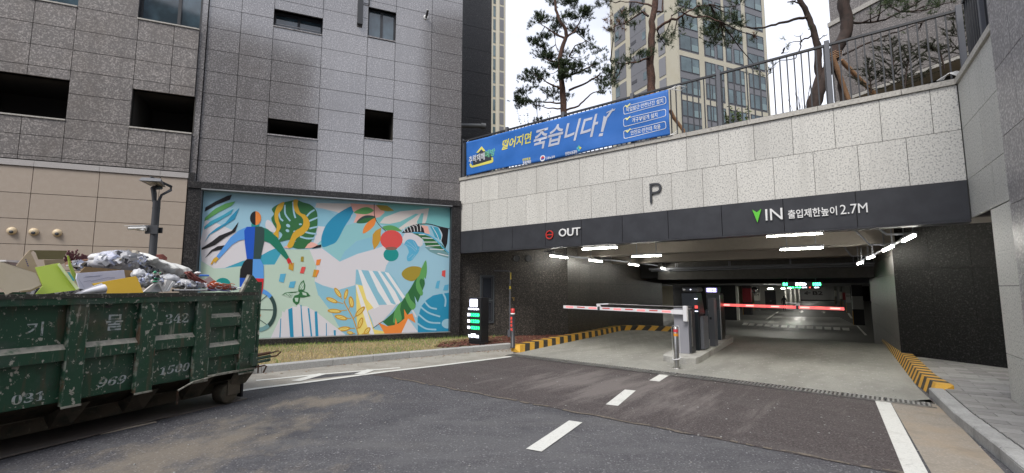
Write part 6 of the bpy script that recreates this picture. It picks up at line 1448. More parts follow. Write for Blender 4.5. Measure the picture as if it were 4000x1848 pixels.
M().box(f2_(805, 300)[0], f2_(925, 300)[0], b2[1] - .2, b2[1] - .1, FZ, f2_(800, 225)[1]).build('leaf', HD, d2); M().box(f2_(925, 300)[0], f2_(945, 300)[0], b2[1] - .25, b2[1] - .05, FZ, f2_(800, 215)[1]).build('jamb', HP, d2)
def column(px0, px1, base, z0, z1, bandm, label, low=HD, extra=None, d=.8):
    a, b = h(px0, base), h(px1, base); t = thing('concrete_column', label, 'column', IF, ((a[0] + b[0]) / 2, a[1], FZ), 'columns in the car park')
    x0, x1, y = a[0], max(b[0], a[0] + .25), a[1]
    zz0, zz1 = (IF.p(px0, z1, y)[1] if z1 else None), (IF.p(px0, z0, y)[1] if z0 else None)
    zz0 = max(zz0, FZ + .1); zz1 = min(zz1, 1.75)
    M().box(x0, x1, y, y + d, FZ, zz0).build('lower_part', low, t); M().box(x0, x1, y - .01, y + d, zz0, zz1).build('band', bandm, t)
    if zz1 < 1.7: M().box(x0, x1, y, y + d, zz1, 1.78).build('upper_part', HD if low is HD else HW, t)
    M().box(x0 - .03, x0 - .001, y - .02, y + .1, FZ, FZ + 1).build('corner_guard', YEL, t)
    if extra: text(extra, x0 + .05, x1 - .05, zz1 - .35, zz1 - .1, y - .012, HD, 'lettering', t, .005)
    return t
column(3336, 3378, 1270, 1157, 1208, mat('band_grey', (.3, .3, .28), .7), 'nearest column on the right, black with a broad grey band')
column(3309, 3327, 1223, 1147, 1182, mat('band_grey', (.3, .3, .28), .7), 'second column on the right, with a small B01 sign', HW, 'B01')
column(3296, 3308, 1210, 1143, 1172, HR, 'slim column on the right with a dark red band', HW)
column(3284, 3293, 1200, 1140, 1168, HP, 'far right column with a bright white band', HW)
column(3263, 3272, 1190, 1135, 1158, HP, 'farthest right column beside the B2 wall', HW)
column(2947, 2971, 1213, 1143, 1174, HP, 'grey column left of the lit lobby wall with a B04 sign', HW, 'B04')
column(2904, 2940, 1230, 1127, 1180, HR, 'dark red column left of the round mirror')
a, b = h(2826, 1249), h(2884, 1249)
t = thing('partition_wall', 'dark partition wall with an end edge coloured pale as lit behind the machines', 'wall', IF, (a[0], a[1], FZ))
M().box(a[0] - 4, b[0], a[1], a[1] + .4, FZ, 1.78).build('wall_face', HD, t); M().box(b[0], b[0] + .16, a[1] - .02, a[1] + .4, FZ, 1.7).build('end_edge', HP, t)  # light on the wall's end put into the pale edge colour
# convex mirror
mx_, mz_ = IF.p(2947, 1133, h(2947, 1225)[1]); my = h(2947, 1225)[1]
t = thing('convex_mirror', 'round convex traffic mirror hanging inside the car park', 'mirror', IF, (mx_, my, mz_))
M().ball((mx_, my, mz_), (.3, .08, .3), 20, 12).build('mirror_dome', mat('mirror', (.8, .8, .8), .05, metal=1), t)
M().lathe([(.31, my + .01), (.34, my + .02), (.34, my + .06), (.3, my + .08)], mx_, 0, 20, 0, 'y', mz_).build('rim', METAL_G, t); M().box(mx_ - .02, mx_ + .02, my, my + .03, mz_ + .3, 1.78).build('bracket', METAL_G, t)
# LED signs
def ledsign(fr, y, px0, px1, py0, py1, items, label):
    x0, z1 = fr.p(px0, py0, y); x1, z0 = fr.p(px1, py1, y)
    t = thing('led_sign', label, 'sign', fr, ((x0 + x1) / 2, y, z0)); bevel(M().box(x0, x1, y, y + .1, z0, z1).build('case', BLKM, t), .01)
    M().box(x0 + .2, x0 + .23, y + .03, y + .06, z1, z1 + .3).box(x1 - .23, x1 - .2, y + .03, y + .06, z1, z1 + .3).build('hangers', METAL_G, t, kind=None)
    for a, b, s, m_ in items:
        xa, xb = fr.p(a, py0, y)[0], fr.p(b, py0, y)[0]; hh = (z1 - z0)
        text(s, xa, xb, z0 + hh * .2, z1 - hh * .2, y - .001, m_, 'lettering', t, .006, bold=.05)
G4 = glow('led_green_bright', (.05, 1, .3), 5)
ledsign(GF, 10.4, 3052, 3214, 1101, 1120, ((3058, 3075, 'B1', G4), (3106, 3149, '잔여대수', glow('led_white_bright', (.85, .9, 1), 4)), (3175, 3206, '1058', G4)), 'overhead black LED sign with green numbers at both ends')
yy = h(3100, 1240)[1]
ledsign(IF, yy, 3074, 3206, 1119, 1127, ((3080, 3130, '여유 여유', G4), (3132, 3152, '만차', LEDW), (3159, 3168, 'X', LEDR), (3180, 3200, '출구', LEDW)), 'second, farther LED sign with small coloured characters')
# ceiling lamps in the hall
hl = None; HLM = glow('hall_lamp', (1, .97, .9), 55); n = 0
spots = [(x, y) for x in (-20, -10.5, -3.5, 6.5) for y in (20, 30, 38, 47, 57, 68, 80, 94)]
for n_, (x, y) in enumerate(spots):
    nm = ['leftmost', 'second', 'third', 'right-hand'][[-20, -10.5, -3.5, 6.5].index(x)]
    o = M().box(x - .09, x + .09, y, y + 1.1, 1.5, 1.54).build('hall_lamp', HLM, None, 'small bright ceiling lamp, %s in the %s row inside the car park' % (['nearest', 'second nearest', 'third nearest', 'fourth', 'fifth', 'third farthest', 'second farthest', 'farthest'][n_ % 8], nm), IF, cat='lamp', group='ceiling lamps deep in the car park, %s row' % nm) if hl is None else None
    if hl is None: hl = o; hx, hy = x, y
    else:
        o = hl.copy(); C.objects.link(o); o.matrix_world = IF.m @ Matrix.Translation((x - hx, y - hy, 0)); o['label'] = 'small bright ceiling lamp, %s in the %s row inside the car park' % (['nearest', 'second nearest', 'third nearest', 'fourth', 'fifth', 'third farthest', 'second farthest', 'farthest'][n_ % 8], nm); o['group'] = 'ceiling lamps deep in the car park, %s row' % nm
# floor markings
IL = mat('inner_paint', (.75, .75, .7), .5)
def fquad(P, nm, m_=IL, z=.004):
    pts = [(*h(*c5(*p)), FZ + z) for p in P]
    return struct(M().poly(pts), nm, m_, IF)
lx = [0, 110, 255, 395, 540, 690, 840, 995, 1150, 1310, 1468, 1628, 1790]
for i, x in enumerate(lx):
    y0 = 832 + i * 7.2; sl = 30 - i * 3.5
    fquad([(x - sl * .4, y0 + 38 + i * .6), (x + 104 + i * 1.2 - sl * .6, y0 + 41 + i), (x + 112 + i * .5, y0 + 2), (x + sl * .8, y0)], 'stop_dash')
fquad([(408, 768), (450, 768), (590, 672), (560, 672)], 'lane_line'); fquad([(582, 655), (610, 657), (662, 626), (635, 625)], 'lane_line')
fquad([(2190, 1055), (2232, 1050), (2065, 882), (2036, 880)], 'lane_line'); fquad([(1935, 750), (1975, 752), (1885, 618), (1850, 618)], 'lane_line')
GV = mat('polished_groove', (.3, .3, .28), .3)
for k in range(9):
    f = k / 8; y = 722 + f * 130
    fquad([(540 - f * 120 + 5, y + 9), (1750 + f * 280, y + 20 + 6 * f), (1748 + f * 270, y + 10 + 4 * f), (545 - f * 115, y)], 'floor_groove', GV)
for P in ([(1005, 628), (1060, 650), (1100, 628), (1075, 628), (1085, 612), (1050, 612), (1045, 628)], [(1400, 638), (1440, 638), (1435, 658), (1480, 658), (1472, 638), (1505, 638), (1450, 622)]): fquad(P[::-1], 'floor_arrow')
# person walking away
pf = h(3065, 1214)
def person(fr, x, y, z, H_):
    t = thing('person', 'person in dark jacket and trousers walking away inside the car park', 'person', fr, (x, y, z))
    s = H_ / 1.72
    J = [((0, 0, .95), .15), ((0, 0, 1.15), .15), ((0, 0, 1.38), .17), ((0, 0, 1.5), .07), ((0, .01, 1.62), .095), ((0, .01, 1.7), .07),
         ((-.19, 0, 1.4), .075), ((-.26, .03, 1.15), .055), ((-.27, .0, .9), .04), ((-.27, -.01, .8), .04), ((.19, 0, 1.4), .075), ((.26, -.04, 1.15), .055), ((.27, -.08, .9), .04), ((.27, -.09, .8), .04),
         ((-.1, 0, .85), .11), ((-.11, .1, .48), .07), ((-.11, .12, .1), .05), ((-.11, .22, .04), .045), ((.1, 0, .85), .11), ((.11, -.02, .48), .07), ((.11, -.14, .12), .05), ((.11, -.06, .04), .045)]
    E_ = [(0, 1), (1, 2), (2, 3), (3, 4), (4, 5), (2, 6), (6, 7), (7, 8), (8, 9), (2, 10), (10, 11), (11, 12), (12, 13), (0, 14), (14, 15), (15, 16), (16, 17), (0, 18), (18, 19), (19, 20), (20, 21)]
    me = bpy.data.meshes.new('body'); me.from_pydata([tuple(v * s for v in p) for p, _ in J], E_, [])
    me.materials.append(mat('dark_clothes', (.012, .012, .014), .8))
    o = bpy.data.objects.new('body', me); C.objects.link(o); o.parent = t
    o.modifiers.new('skin', 'SKIN').use_smooth_shade = True
    for i, (p, r) in enumerate(J): me.skin_vertices[0].data[i].radius = (r * s, r * s * .8)
    me.skin_vertices[0].data[0].use_root = True
    o.modifiers.new('sub', 'SUBSURF').levels = 1
    hd = M().ball((x, y + .01, z + 1.64 * s), (.08 * s, .095 * s, .11 * s), 12, 8).build('hair', mat('hair_black', (.01, .009, .008), .6), t)
    for sx in (-.27, .27): M().ball((x + sx * s, y, z + .78 * s), (.03, .035, .06), 8, 6).build('hand', mat('skin', (.4, .22, .15), .6), t)
person(IF, pf[0], pf[1], FZ, 1.68)

for k, (y_, z_, r_) in enumerate(((8.75, 2.35, .045), (8.95, 2.28, .03))):
    t = thing('ceiling_pipe', ['thick grey pipe crossing the ceiling in front of the deep lintel', 'thin pipe beside the thick one crossing in front of the deep lintel'][k], 'pipe', GF, (6, y_, z_))
    M().tube([(2.4, y_, z_), (10.0, y_, z_ + .02)], r_, 10).build('pipe', METAL_G, t)
    for s_ in (3.5, 5.5, 7.5, 9.3): M().box(s_ - .012, s_ + .012, y_ - .012, y_ + .012, z_ + r_, 2.98).build('hanger', METAL_G, t)
# small wall piece between the mural surround and the slanting inner wall
M().box(-.05, .6, -.02, .0, .1, .12) if False else None
iw3 = thing('corner_wall', 'narrow black granite strip beside the mural surround', 'wall', GF, (0, .2, 0))
M().add([(-.12, .16, .0), (.1, .42, .0), (.0, .6, .0), (-.3, .5, .0), (-.12, .16, 2.98), (.1, .42, 2.98), (.0, .6, 2.98), (-.3, .5, 2.98)], [(3, 2, 1, 0), (4, 5, 6, 7), (0, 1, 5, 4), (1, 2, 6, 5), (2, 3, 7, 6), (3, 0, 4, 7)]).build('stone_panel', GR_INNER, iw3)

# ================================================================== TOWERS BEHIND
CRM = mat('tower_cream', (.43, .40, .31), .7, noise=[(.35, .45, .6, (.4, .36, .26), .5)]); GRY = mat('tower_grey', (.15, .15, .16), .7); GRY2 = mat('tower_grey_light', (.2, .2, .21), .7); WFR = mat('tower_frame', (.045, .045, .05), .5)
r0 = ray(2650, 300); TO = (r0[0] * 62, 62); TR = Frame(TO, R(66)); TL = Frame(TO, R(156))
def k2_(x, y): return (2360 + x * .42017, y * .42017)
tw = thing('apartment_tower', 'tall cream and grey apartment tower behind the pines', 'building', TR, (0, 0, 0))
zt0 = TR.p(*k2_(712, 515), 0)[1]; per = (TR.p(*k2_(712, 315), 0)[1] - TR.p(*k2_(725, 930), 0)[1]) / 3
wh = zt0 - TR.p(*k2_(714, 657), 0)[1]
X = lambda v, y=650: TR.p(*k2_(v, y), 0)[0]
XR = X(1530, 700); XL = -TL.p(2387, 300, 0)[0]
M().box(.02, XR - .02, .02, XL - .02, -2, zt0 + per * 6).build('wall', CRM, tw)
cols = [(X(712), X(885), 2), (X(942), X(1032), 2), (X(1056), X(1110), 1), (X(1142), X(1192), 1), (X(1212), X(1298), 2), (X(1342), X(1492), 2)]
grp = [(X(706), X(888)), (X(938), X(1114)), (X(1138), X(1302)), (X(1338), X(1498))]
for a, b in grp:
    for k in range(-9, 4):
        z1 = zt0 + per * (2 * k) + .06; z0 = z1 - 2 * per + .75
        if z0 < 0: continue
        M().box(a, b, -.0, .03, z0, z1).build('infill_panel', GRY, tw)
wcache = {}
for ci, (a, b, n) in enumerate(cols):
    for k in range(-7, 6):
        z1 = zt0 + per * k; z0 = z1 - wh
        if z0 < 3: continue
        key = ci
        if key not in wcache:
            f = M(); fw = .09; w0, w1 = a, b
            f.box(w0, w0 + fw, -.06, -.001, 0, wh).box(w1 - fw, w1, -.06, -.001, 0, wh).box(w0 + fw, w1 - fw, -.06, -.001, 0, fw).box(w0 + fw, w1 - fw, -.06, -.001, wh - fw, wh)
            if n == 2: xm = w0 + (w1 - w0) * .6; f.box(xm - .05, xm + .05, -.065, -.001, fw, wh - fw)
            wo = f.build('window', WFR, tw); g_ = M().box(w0 + fw, w1 - fw, -.03, -.004, fw, wh - fw).build('pane', GLASS_T, None); g_.parent = wo; g_.matrix_parent_inverse = Matrix(); g_.matrix_basis = Matrix()
            extra = None
            if n == 2: extra = M().box(xm + .06, w1 - fw - .02, -.075, -.066, fw, wh * .45).build('guard_glass', mat('guard_glass', (.16, .22, .22), .2), None); extra.parent = wo; extra.matrix_basis = Matrix()
            wcache[key] = (wo, g_, extra); wo.location = (0, 0, z0)
        else:
            wo, g_, ex_ = wcache[key]; w2 = wo.copy(); C.objects.link(w2); w2.location = (0, 0, z0)
            for c_ in (g_, ex_):
                if c_: e = c_.copy(); C.objects.link(e); e.parent = w2
# left face
Y_ = lambda v, y=500: TL.p(*k2_(v, y), 0)[0]
def tlbox(x0, x1, z0, z1, d, m_, nm):
    m = M(); m.box(x0, x1, -d, -.001, z0, z1)
    def f(x, y, z):
        X_, Yy = TL.world(x, y); a, b = TR.loc(X_, Yy); return (a, b, z)
    return m.xf(f).build(nm, m_, tw)
lz = TL.p(*k2_(540, 540), 0)[1]
for k in range(-9, 5):
    z1 = lz + per * k
    if z1 - 2.6 < 0: continue
    tlbox(Y_(507), Y_(570), z1 - per + .5, z1, .05, GRY2, 'louvre_panel')
    tlbox(Y_(245), Y_(395), z1 - per + (.02 if k % 2 else .6), z1 - .02, .04, GRY, 'infill_panel')
    tlbox(Y_(100), Y_(200), z1 - per + (.6 if k % 2 else .02), z1 - .02, .04, GRY, 'infill_panel')
    tlbox(Y_(362), Y_(390), z1 - 1.7, z1 - .5, .08, GLASS_T, 'window'); tlbox(Y_(250), Y_(300), z1 - 1.3, z1 - .8, .08, WFR, 'window'); tlbox(Y_(105), Y_(140), z1 - 1.9, z1 - .3, .08, GLASS_T, 'window')
# slim far tower
r0 = ray(1948, 300); FT_ = Frame((r0[0] * 100, 100), R(66))
ft = thing('apartment_tower', 'slim pale far tower seen beside the grey building', 'building', FT_, (0, 0, 0))
xe = FT_.p(1975, 300, 0)[0]; xs_ = FT_.p(1915, 300, 0)[0] - 6
M().box(xs_, xe, .0, 12, -2, 75).build('wall', CRM, ft)
u = lambda px: FT_.p(px, 300, 0)[0]
zf = FT_.p(1958, 77, 0)[1]; pf_ = (FT_.p(1958, 30, 0)[1] - FT_.p(1958, 235, 0)[1]) / 4
M().box(u(1937), u(1949), -.08, -.001, 0, 74).build('rib', mat('tower_rib', (.5, .46, .36), .7), ft)
for k in range(-14, 6):
    z1 = zf + pf_ * k
    if z1 < 5: continue
    M().box(u(1952), u(1967), -.06, -.001, z1 - pf_ + .5, z1).build('window', GRY, ft); M().box(u(1926), u(1935), -.06, -.001, z1 - pf_ + .3, z1 - .3).build('window', GLASS_T, ft)
# dark granite building at the upper right
RB = Frame((10.66, 12.8), R(160))
rb = thing('granite_building', 'dark grey granite building rising behind the right-hand railing', 'building', RB, (0, 0, 5))
panels(rb, [-1.55, -.6, .6, 1.8, 3.0, 4.2, 5.4], [7.4, 8.0, 8.6, 9.2, 9.85], 0, .04, GR_WALL2, gap=.004)
panels(rb, [-1.55, -.6, .6, 1.8, 3.0, 4.2, 5.4], [10.02, 10.7, 11.4, 12.1, 12.8, 13.5], 0.1, .14, GR_WALL2, gap=.004)
M().box(-1.55, 5.4, -.04, .3, 9.86, 10.0).build('ledge', GR_COPE, rb)
M().box(-1.53, 8, .145, 6, 7.35, 14).build('core_wall', GR_WALL2, rb); M().box(-1.4, 8, .9, 6, 4.8, 7.34).build('recess_wall', HD, rb); M().box(-1.53, 6, 0.0, .9, 7.3, 7.39).build('soffit_edge', GR_COPE, rb)
# unseen blocks behind the viewer, added only for the polished granite to mirror
def block(name_label, ax, d, bx, H_, dep=12):
    a = Vector((math.sin(R(ax)) * d, math.cos(R(ax)) * d)); b = Vector(bx); v = (b - a); L_ = v.length; fr = Frame((a.x, a.y), math.atan2(v.x, v.y))
    sgn = 1 if (Vector(fr.world(L_ / 2, 1)).length > Vector(fr.world(L_ / 2, 0)).length) else -1
    t = thing('reflection_block', name_label, 'building', fr, (0, 0, 0))
    M().box(0, L_, 0, sgn * dep, 0, H_).build('wall', GRY, t)
    q = M()
    for z in np.arange(1.2, H_ - 1.5, 3.0):
        for x in np.arange(1, L_ - 2, 3.4): q.box(x, x + 1.8, -sgn * .05, 0, z, z + 1.5)
    q.build('windows', GLASS_T, t, kind='stuff')
block('unseen grey block added behind the viewer for the granite to mirror', 157.8, 46, (-26, -42), 36)
block('unseen low grey block added behind the viewer under the mirrored sky gap', 168, 62, (45, -52), 17)
block('unseen tall grey block added behind the viewer for the granite to mirror', 135.6, 34.4, (42, -8), 38)

# ================================================================== PINES ON THE PODIUM
BARK_P = mat('pine_bark', (.09, .045, .03), .9, noise=[(9, .42, .58, (.04, .025, .02), .8, 'n', (1, 1, .5)), (30, .5, .62, (.16, .09, .07), .6)], bump=.6)
BARK_D = mat('pine_bark_dark', (.05, .032, .026), .9, noise=[(9, .42, .58, (.025, .018, .015), .8, 'n', (1, 1, .5))], bump=.6)
NEED = mat('pine_needles', (.035, .06, .022), .7); NEED2 = mat('pine_needles_light', (.06, .09, .028), .7); NEED3 = mat('pine_needles_dry', (.16, .07, .03), .8)
def needles(name, cs, us, mats, parent, L=.13, wd=.011, per_=16, mi=None):
    n = len(cs); 
    if n == 0: return
    c = np.repeat(np.array(cs), per_, 0); u = np.repeat(np.array(us), per_, 0)
    d = u * .55 + rng.normal(size=c.shape) * .62; d /= np.linalg.norm(d, axis=1, keepdims=True) + 1e-9
    ln = L * rng.uniform(.7, 1.15, (len(c), 1)); sd = np.cross(d, rng.normal(size=c.shape)); sd /= np.linalg.norm(sd, axis=1, keepdims=True) + 1e-9
    st = c + u * rng.uniform(-.05, .05, (len(c), 1))
    v = np.stack([st - sd * wd, st + sd * wd, st + d * ln], 1).reshape(-1, 3)
    me = bpy.data.meshes.new(name); m = len(v) // 3
    me.vertices.add(len(v)); me.vertices.foreach_set('co', v.ravel()); me.loops.add(len(v)); me.loops.foreach_set('vertex_index', np.arange(len(v)))
    me.polygons.add(m); me.polygons.foreach_set('loop_start', np.arange(0, len(v), 3)); me.polygons.foreach_set('loop_total', np.full(m, 3))
    for q_ in mats: me.materials.append(q_)
    if mi is not None: me.polygons.foreach_set('material_index', np.repeat(mi, per_))
    me.update(); o = bpy.data.objects.new(name, me); C.objects.link(o); o.parent = parent; return o
def pine(label, conv, D, trunks, branches, blobs, dens=70, bark=BARK_P, group='pines behind the railing', base=4.8, need_L=.13, name='pine_tree', dry=(), wd=.011, twig=True):
    def P(x, y, yy=D): a, z = WF.p(*conv(x, y), yy); return Vector((a, yy, z))
    b0 = P(*trunks[0][0][0]); t = thing(name, label, 'tree', WF, (b0.x, D, base), group)
    org = Vector((b0.x, D, base)); allp = []
    rg = random.Random(len(label))
    for pts, ra, rb in trunks:
        V = [P(*p) for p in pts]; 
        if V[0].z > base and V[0].z < base + 3 and pts is trunks[0][0] or len(trunks) > 1 and V[0].z < base + 3 and V[0].z > base: V = [Vector((V[0].x, V[0].y, base - .1))] + V
        S = []; 
        for a, b in zip(V[:-1], V[1:]): S += [a.lerp(b, k / 3) + Vector((rg.uniform(-.02, .02), rg.uniform(-.02, .02), 0)) * (k > 0) for k in range(3)]
        S.append(V[-1]); rs = [ra + (rb - ra) * i / (len(S) - 1) for i in range(len(S))]
        M().tube(S, [r * rg.uniform(.95, 1.06) for r in rs], 12).build('trunk', bark, t); allp += S
    for pts, ra, rb in branches:
        off = rg.uniform(-.9, .9); n = len(pts); V = [P(*p, D + off * (i / (n - 1))) for i, p in enumerate(pts)]; S = []
        for a, b in zip(V[:-1], V[1:]): S += [a.lerp(b, k / 3) + Vector((rg.uniform(-1, 1), rg.uniform(-1, 1), rg.uniform(-1, 1))) * .02 * (k > 0) for k in range(3)]
        S.append(V[-1]); M().tube(S, [ra + (rb - ra) * i / (len(S) - 1) for i in range(len(S))], 7).build('branch', bark, t); allp += S
    cs, us, mi, tw_ = [], [], [], M()
    for bi, b in enumerate(blobs):
        x, y, rx, ry = b[:4]; dn = b[4] if len(b) > 4 else 1
        yo = D + rg.uniform(-.7, .7); c = P(x, y, yo); ex = abs(P(x + rx, y, yo).x - c.x); ez = abs(P(x, y - ry, yo).z - c.z); ey = min(ex, .9) * .8
        near = min(allp, key=lambda p: (p - c).length)
        n = int(dens * dn * (ex * ez * 3.1) * (1 + ey)); 
        if twig: tw_.tube([near, near.lerp(c, .5) + Vector((0, 0, -.06)), c], [.022, .014, .008], 5)
        # sub-clumps give an uneven outline with gaps
        ncl = max(3, int(n / 16)); cl = []
        for _ in range(ncl):
            v = Vector((rg.gauss(0, 1), rg.gauss(0, 1), rg.gauss(0, 1))).normalized() * (rg.random() ** .45)
            cc = c + Vector((v.x * ex, v.y * ey, v.z * ez)); cl.append(cc)
            if twig: tw_.tube([c.lerp(near, .15), c.lerp(cc, .6) + Vector((0, 0, -.03)), cc], [.01, .006, .003], 3, cap=False)
        for _ in range(n):
            cc = rg.choice(cl); p = cc + Vector((rg.gauss(0, .11), rg.gauss(0, .11), rg.gauss(0, .055)))
            u = (p - c); u = Vector((u.x, u.y, abs(u.z) + .25)).normalized(); cs.append(tuple(p - org)); us.append(tuple(u))
            mi.append(2 if bi in dry and rg.random() < .6 else (1 if rg.random() < .35 else 0))
    if twig: tw_.build('twigs', BARK_D, t, kind='stuff')
    o = needles('crown', cs, us, [NEED, NEED2, NEED3], t, need_L, wd * .8, 21, np.array(mi)); o['kind'] = 'stuff'
    return t
k1 = lambda x, y: (1940 + x * .47081, y * .47081)
pine('slender pine left of the tower, standing free against the sky', k1, 19,
     [([(558, 1010), (555, 860), (548, 760), (540, 680), (530, 600), (525, 520), (535, 430), (560, 350), (580, 300), (570, 240), (520, 170), (490, 80), (480, -60)], .14, .05)],
     [([(575, 915), (680, 880), (740, 820), (800, 770), (860, 750)], .045, .015), ([(540, 900), (430, 900), (370, 880)], .035, .015), ([(540, 855), (400, 850), (300, 845)], .04, .015), ([(600, 750), (720, 700), (830, 640), (860, 600)], .05, .02), ([(540, 745), (430, 690), (380, 650)], .045, .02),
      ([(560, 640), (700, 590), (800, 540)], .05, .02), ([(530, 520), (400, 490)], .04, .015), ([(580, 310), (650, 260), (700, 150)], .05, .02), ([(560, 315), (500, 290), (400, 220)], .05, .02), ([(600, 470), (650, 380), (740, 340)], .03, .015), ([(510, 430), (490, 370), (480, 310)], .02, .01)],
     [(480, 20, 60, 35), (620, 30, 95, 45), (760, 60, 60, 50), (700, 130, 90, 50), (560, 110, 60, 40), (360, 180, 90, 60), (480, 220, 80, 50), (650, 230, 60, 40), (740, 270, 60, 35), (790, 320, 40, 15), (400, 310, 80, 35), (300, 370, 80, 35), (390, 430, 100, 35), (560, 430, 50, 30), (680, 425, 50, 20, .8), (760, 380, 45, 25, .7), (840, 400, 60, 30),
      (420, 490, 120, 35), (530, 520, 90, 55, 1.3), (640, 560, 80, 55, 1.3), (780, 540, 90, 35), (560, 620, 100, 50, 1.4), (300, 600, 100, 45), (250, 640, 60, 25), (880, 660, 90, 35), (940, 620, 60, 45), (350, 690, 120, 25, .8), (470, 770, 90, 40), (230, 760, 70, 35), (250, 840, 110, 40, 1.3), (340, 870, 60, 25), (600, 790, 50, 25), (860, 740, 80, 25, .7), (340, 1000, 60, 25), (900, 560, 60, 25, .6), (420, 620, 70, 30, .6), (700, 470, 60, 20, .3)], 190, need_L=.12)
pine('red-barked pine in front of the tower with a thick bare trunk', k2_, 13.2,
     [([(440, 880), (440, 760), (430, 640), (430, 520), (440, 400), (450, 280), (440, 200), (470, 80), (480, -60), (500, -160)], .12, .08)],
     [([(490, 280), (540, 230), (620, 180), (680, 180), (750, 125), (830, 160), (950, 150), (1080, 200)], .045, .015), ([(410, 150), (360, 110), (280, 160), (180, 220), (90, 250)], .035, .012), ([(400, 545), (300, 580), (170, 600), (60, 560)], .03, .01), ([(490, 110), (545, 110), (545, 0)], .03, .02), ([(620, 185), (625, 140)], .02, .01), ([(450, 60), (300, 20), (150, 10)], .03, .01), ([(750, 125), (860, 60), (980, 40)], .025, .01)],
     [(60, 10, 120, 40), (220, 110, 110, 40), (330, 80, 70, 35), (130, 200, 110, 40), (90, 260, 80, 30), (280, 210, 60, 30), (60, 560, 110, 40), (170, 600, 80, 28), (330, 500, 90, 50), (270, 520, 60, 35), (540, 350, 60, 45), (640, 310, 70, 45), (570, 420, 50, 45), (460, 480, 40, 20, .5), (90, 760, 60, 50), (40, 800, 60, 50), (740, 240, 70, 35), (770, 20, 90, 35), (700, 70, 90, 28, .7), (870, 130, 90, 45), (960, 60, 90, 55),
      (1050, 150, 110, 55), (1100, 250, 160, 75, 1.2), (1040, 340, 120, 65, 1.2), (1180, 320, 110, 55), (1230, 140, 90, 45), (1130, 420, 80, 35), (1230, 60, 80, 50, .8), (1420, 340, 60, 45, .5), (110, 350, 30, 40, .8), (1440, 650, 80, 60, .35)], 150, need_L=.12, dry=(3, 4, 28), wd=.008)
k3_ = lambda x, y: (3000 + x * .42017, y * .42017)
TB = pine('dark leaning pine with crossing trunks behind the right of the railing', k3_, 10.6,
     [([(430, 990), (480, 820), (540, 680), (600, 540), (660, 420), (720, 320), (735, 200), (700, 60), (690, -60), (680, -200)], .14, .12), ([(400, 990), (440, 840), (480, 700), (465, 560), (460, 420), (430, 320), (400, 230), (355, 110), (310, 30), (280, -60)], .1, .05), ([(700, 925), (690, 860), (650, 700), (600, 560)], .07, .06)],
     [([(360, 160), (240, 180), (100, 215), (0, 245), (-120, 262), (-230, 250)], .035, .015), ([(790, 210), (880, 210), (1100, 180), (1230, 110), (1400, 10)], .03, .012), ([(700, 510), (870, 425), (1060, 345), (1200, 300), (1400, 220), (1500, 180)], .025, .01), ([(400, 335), (310, 380), (300, 450), (260, 540)], .02, .01), ([(310, 30), (240, 10), (180, 20)], .02, .01), ([(260, 540), (120, 560), (20, 640)], .012, .005), ([(320, 390), (200, 400), (130, 470)], .01, .005), ([(1230, 110), (1400, 120), (1560, 60)], .012, .006)],
     [(1050, 30, 150, 45), (950, 120, 90, 40, .8), (1480, 50, 200, 30, .8), (1150, 40, 100, 40), (1650, 30, 120, 28, .8), (300, 330, 110, 55, .12), (520, 330, 60, 28, .12), (230, 20, 60, 30, .3), (120, 500, 110, 60, .1), (30, 640, 60, 30, .5), (1300, 30, 120, 40, .8), (1000, -60, 250, 50), (1500, -60, 250, 50), (1400, 260, 100, 25, .2)], 130, BARK_D, need_L=.12, wd=.006)
WOODS = mat('stake_wood', (.3, .17, .09), .8, noise=[(10, .45, .6, (.2, .11, .06), .6)])
for lb, pts, cv, D_ in (('pale round tree stake leaning left against the dark pine', [(600, 520), (700, 700), (810, 905)], k3_, 10.35), ('longer reddish tree stake leaning right from the dark pine', [(680, 560), (860, 700), (1075, 860)], k3_, 10.45), ('pale tree stake showing just right of the banner', [(610, 1020), (660, 1085), (760, 1190)], k2_, 12.9)):
    V = [WF.p(*cv(*p), D_) for p in pts]; t = thing('tree_stake', lb, 'stake', WF, (V[-1][0], D_, 4.8), 'wooden stakes propping the pines')
    M().tube([(a, D_ + .1 * i, z) for i, (a, z) in enumerate(V)] + [(V[-1][0] * 1.02, D_ + .3, 4.7)], .05, 10).build('pole', WOODS, t)
t = thing('rope_binding', 'straw rope wound round the trunk where the stakes meet', 'rope', WF, (WF.p(*k3_(640, 520), 10.5)[0], 10.5, 6))
a, z = WF.p(*k3_(625, 520), 10.5)
M().tube([(a - .17 + .02 * math.sin(k), 10.55 + .17 * math.sin(k * .9), z - .06 + .006 * k) if False else (a + .17 * math.cos(k * .9), 10.6 + .19 * math.sin(k * .9), z - .1 + .006 * k + .06 * math.cos(k * .9)) for k in range(34)], .012, 5).build('rope', WOODS, t)
t = thing('rope_binding', 'tan wrapping round the foot of the red-barked pine above the banner', 'rope', WF, (WF.p(*k2_(440, 880), 13.2)[0], 13.2, 6))
a, z = WF.p(*k2_(440, 878), 13.2)
M().lathe([(.135, z - .35), (.14, z - .1), (.13, z + .02)], a, 13.2, 14).build('wrapping', mat('straw_wrap', (.36, .2, .09), .9), t)
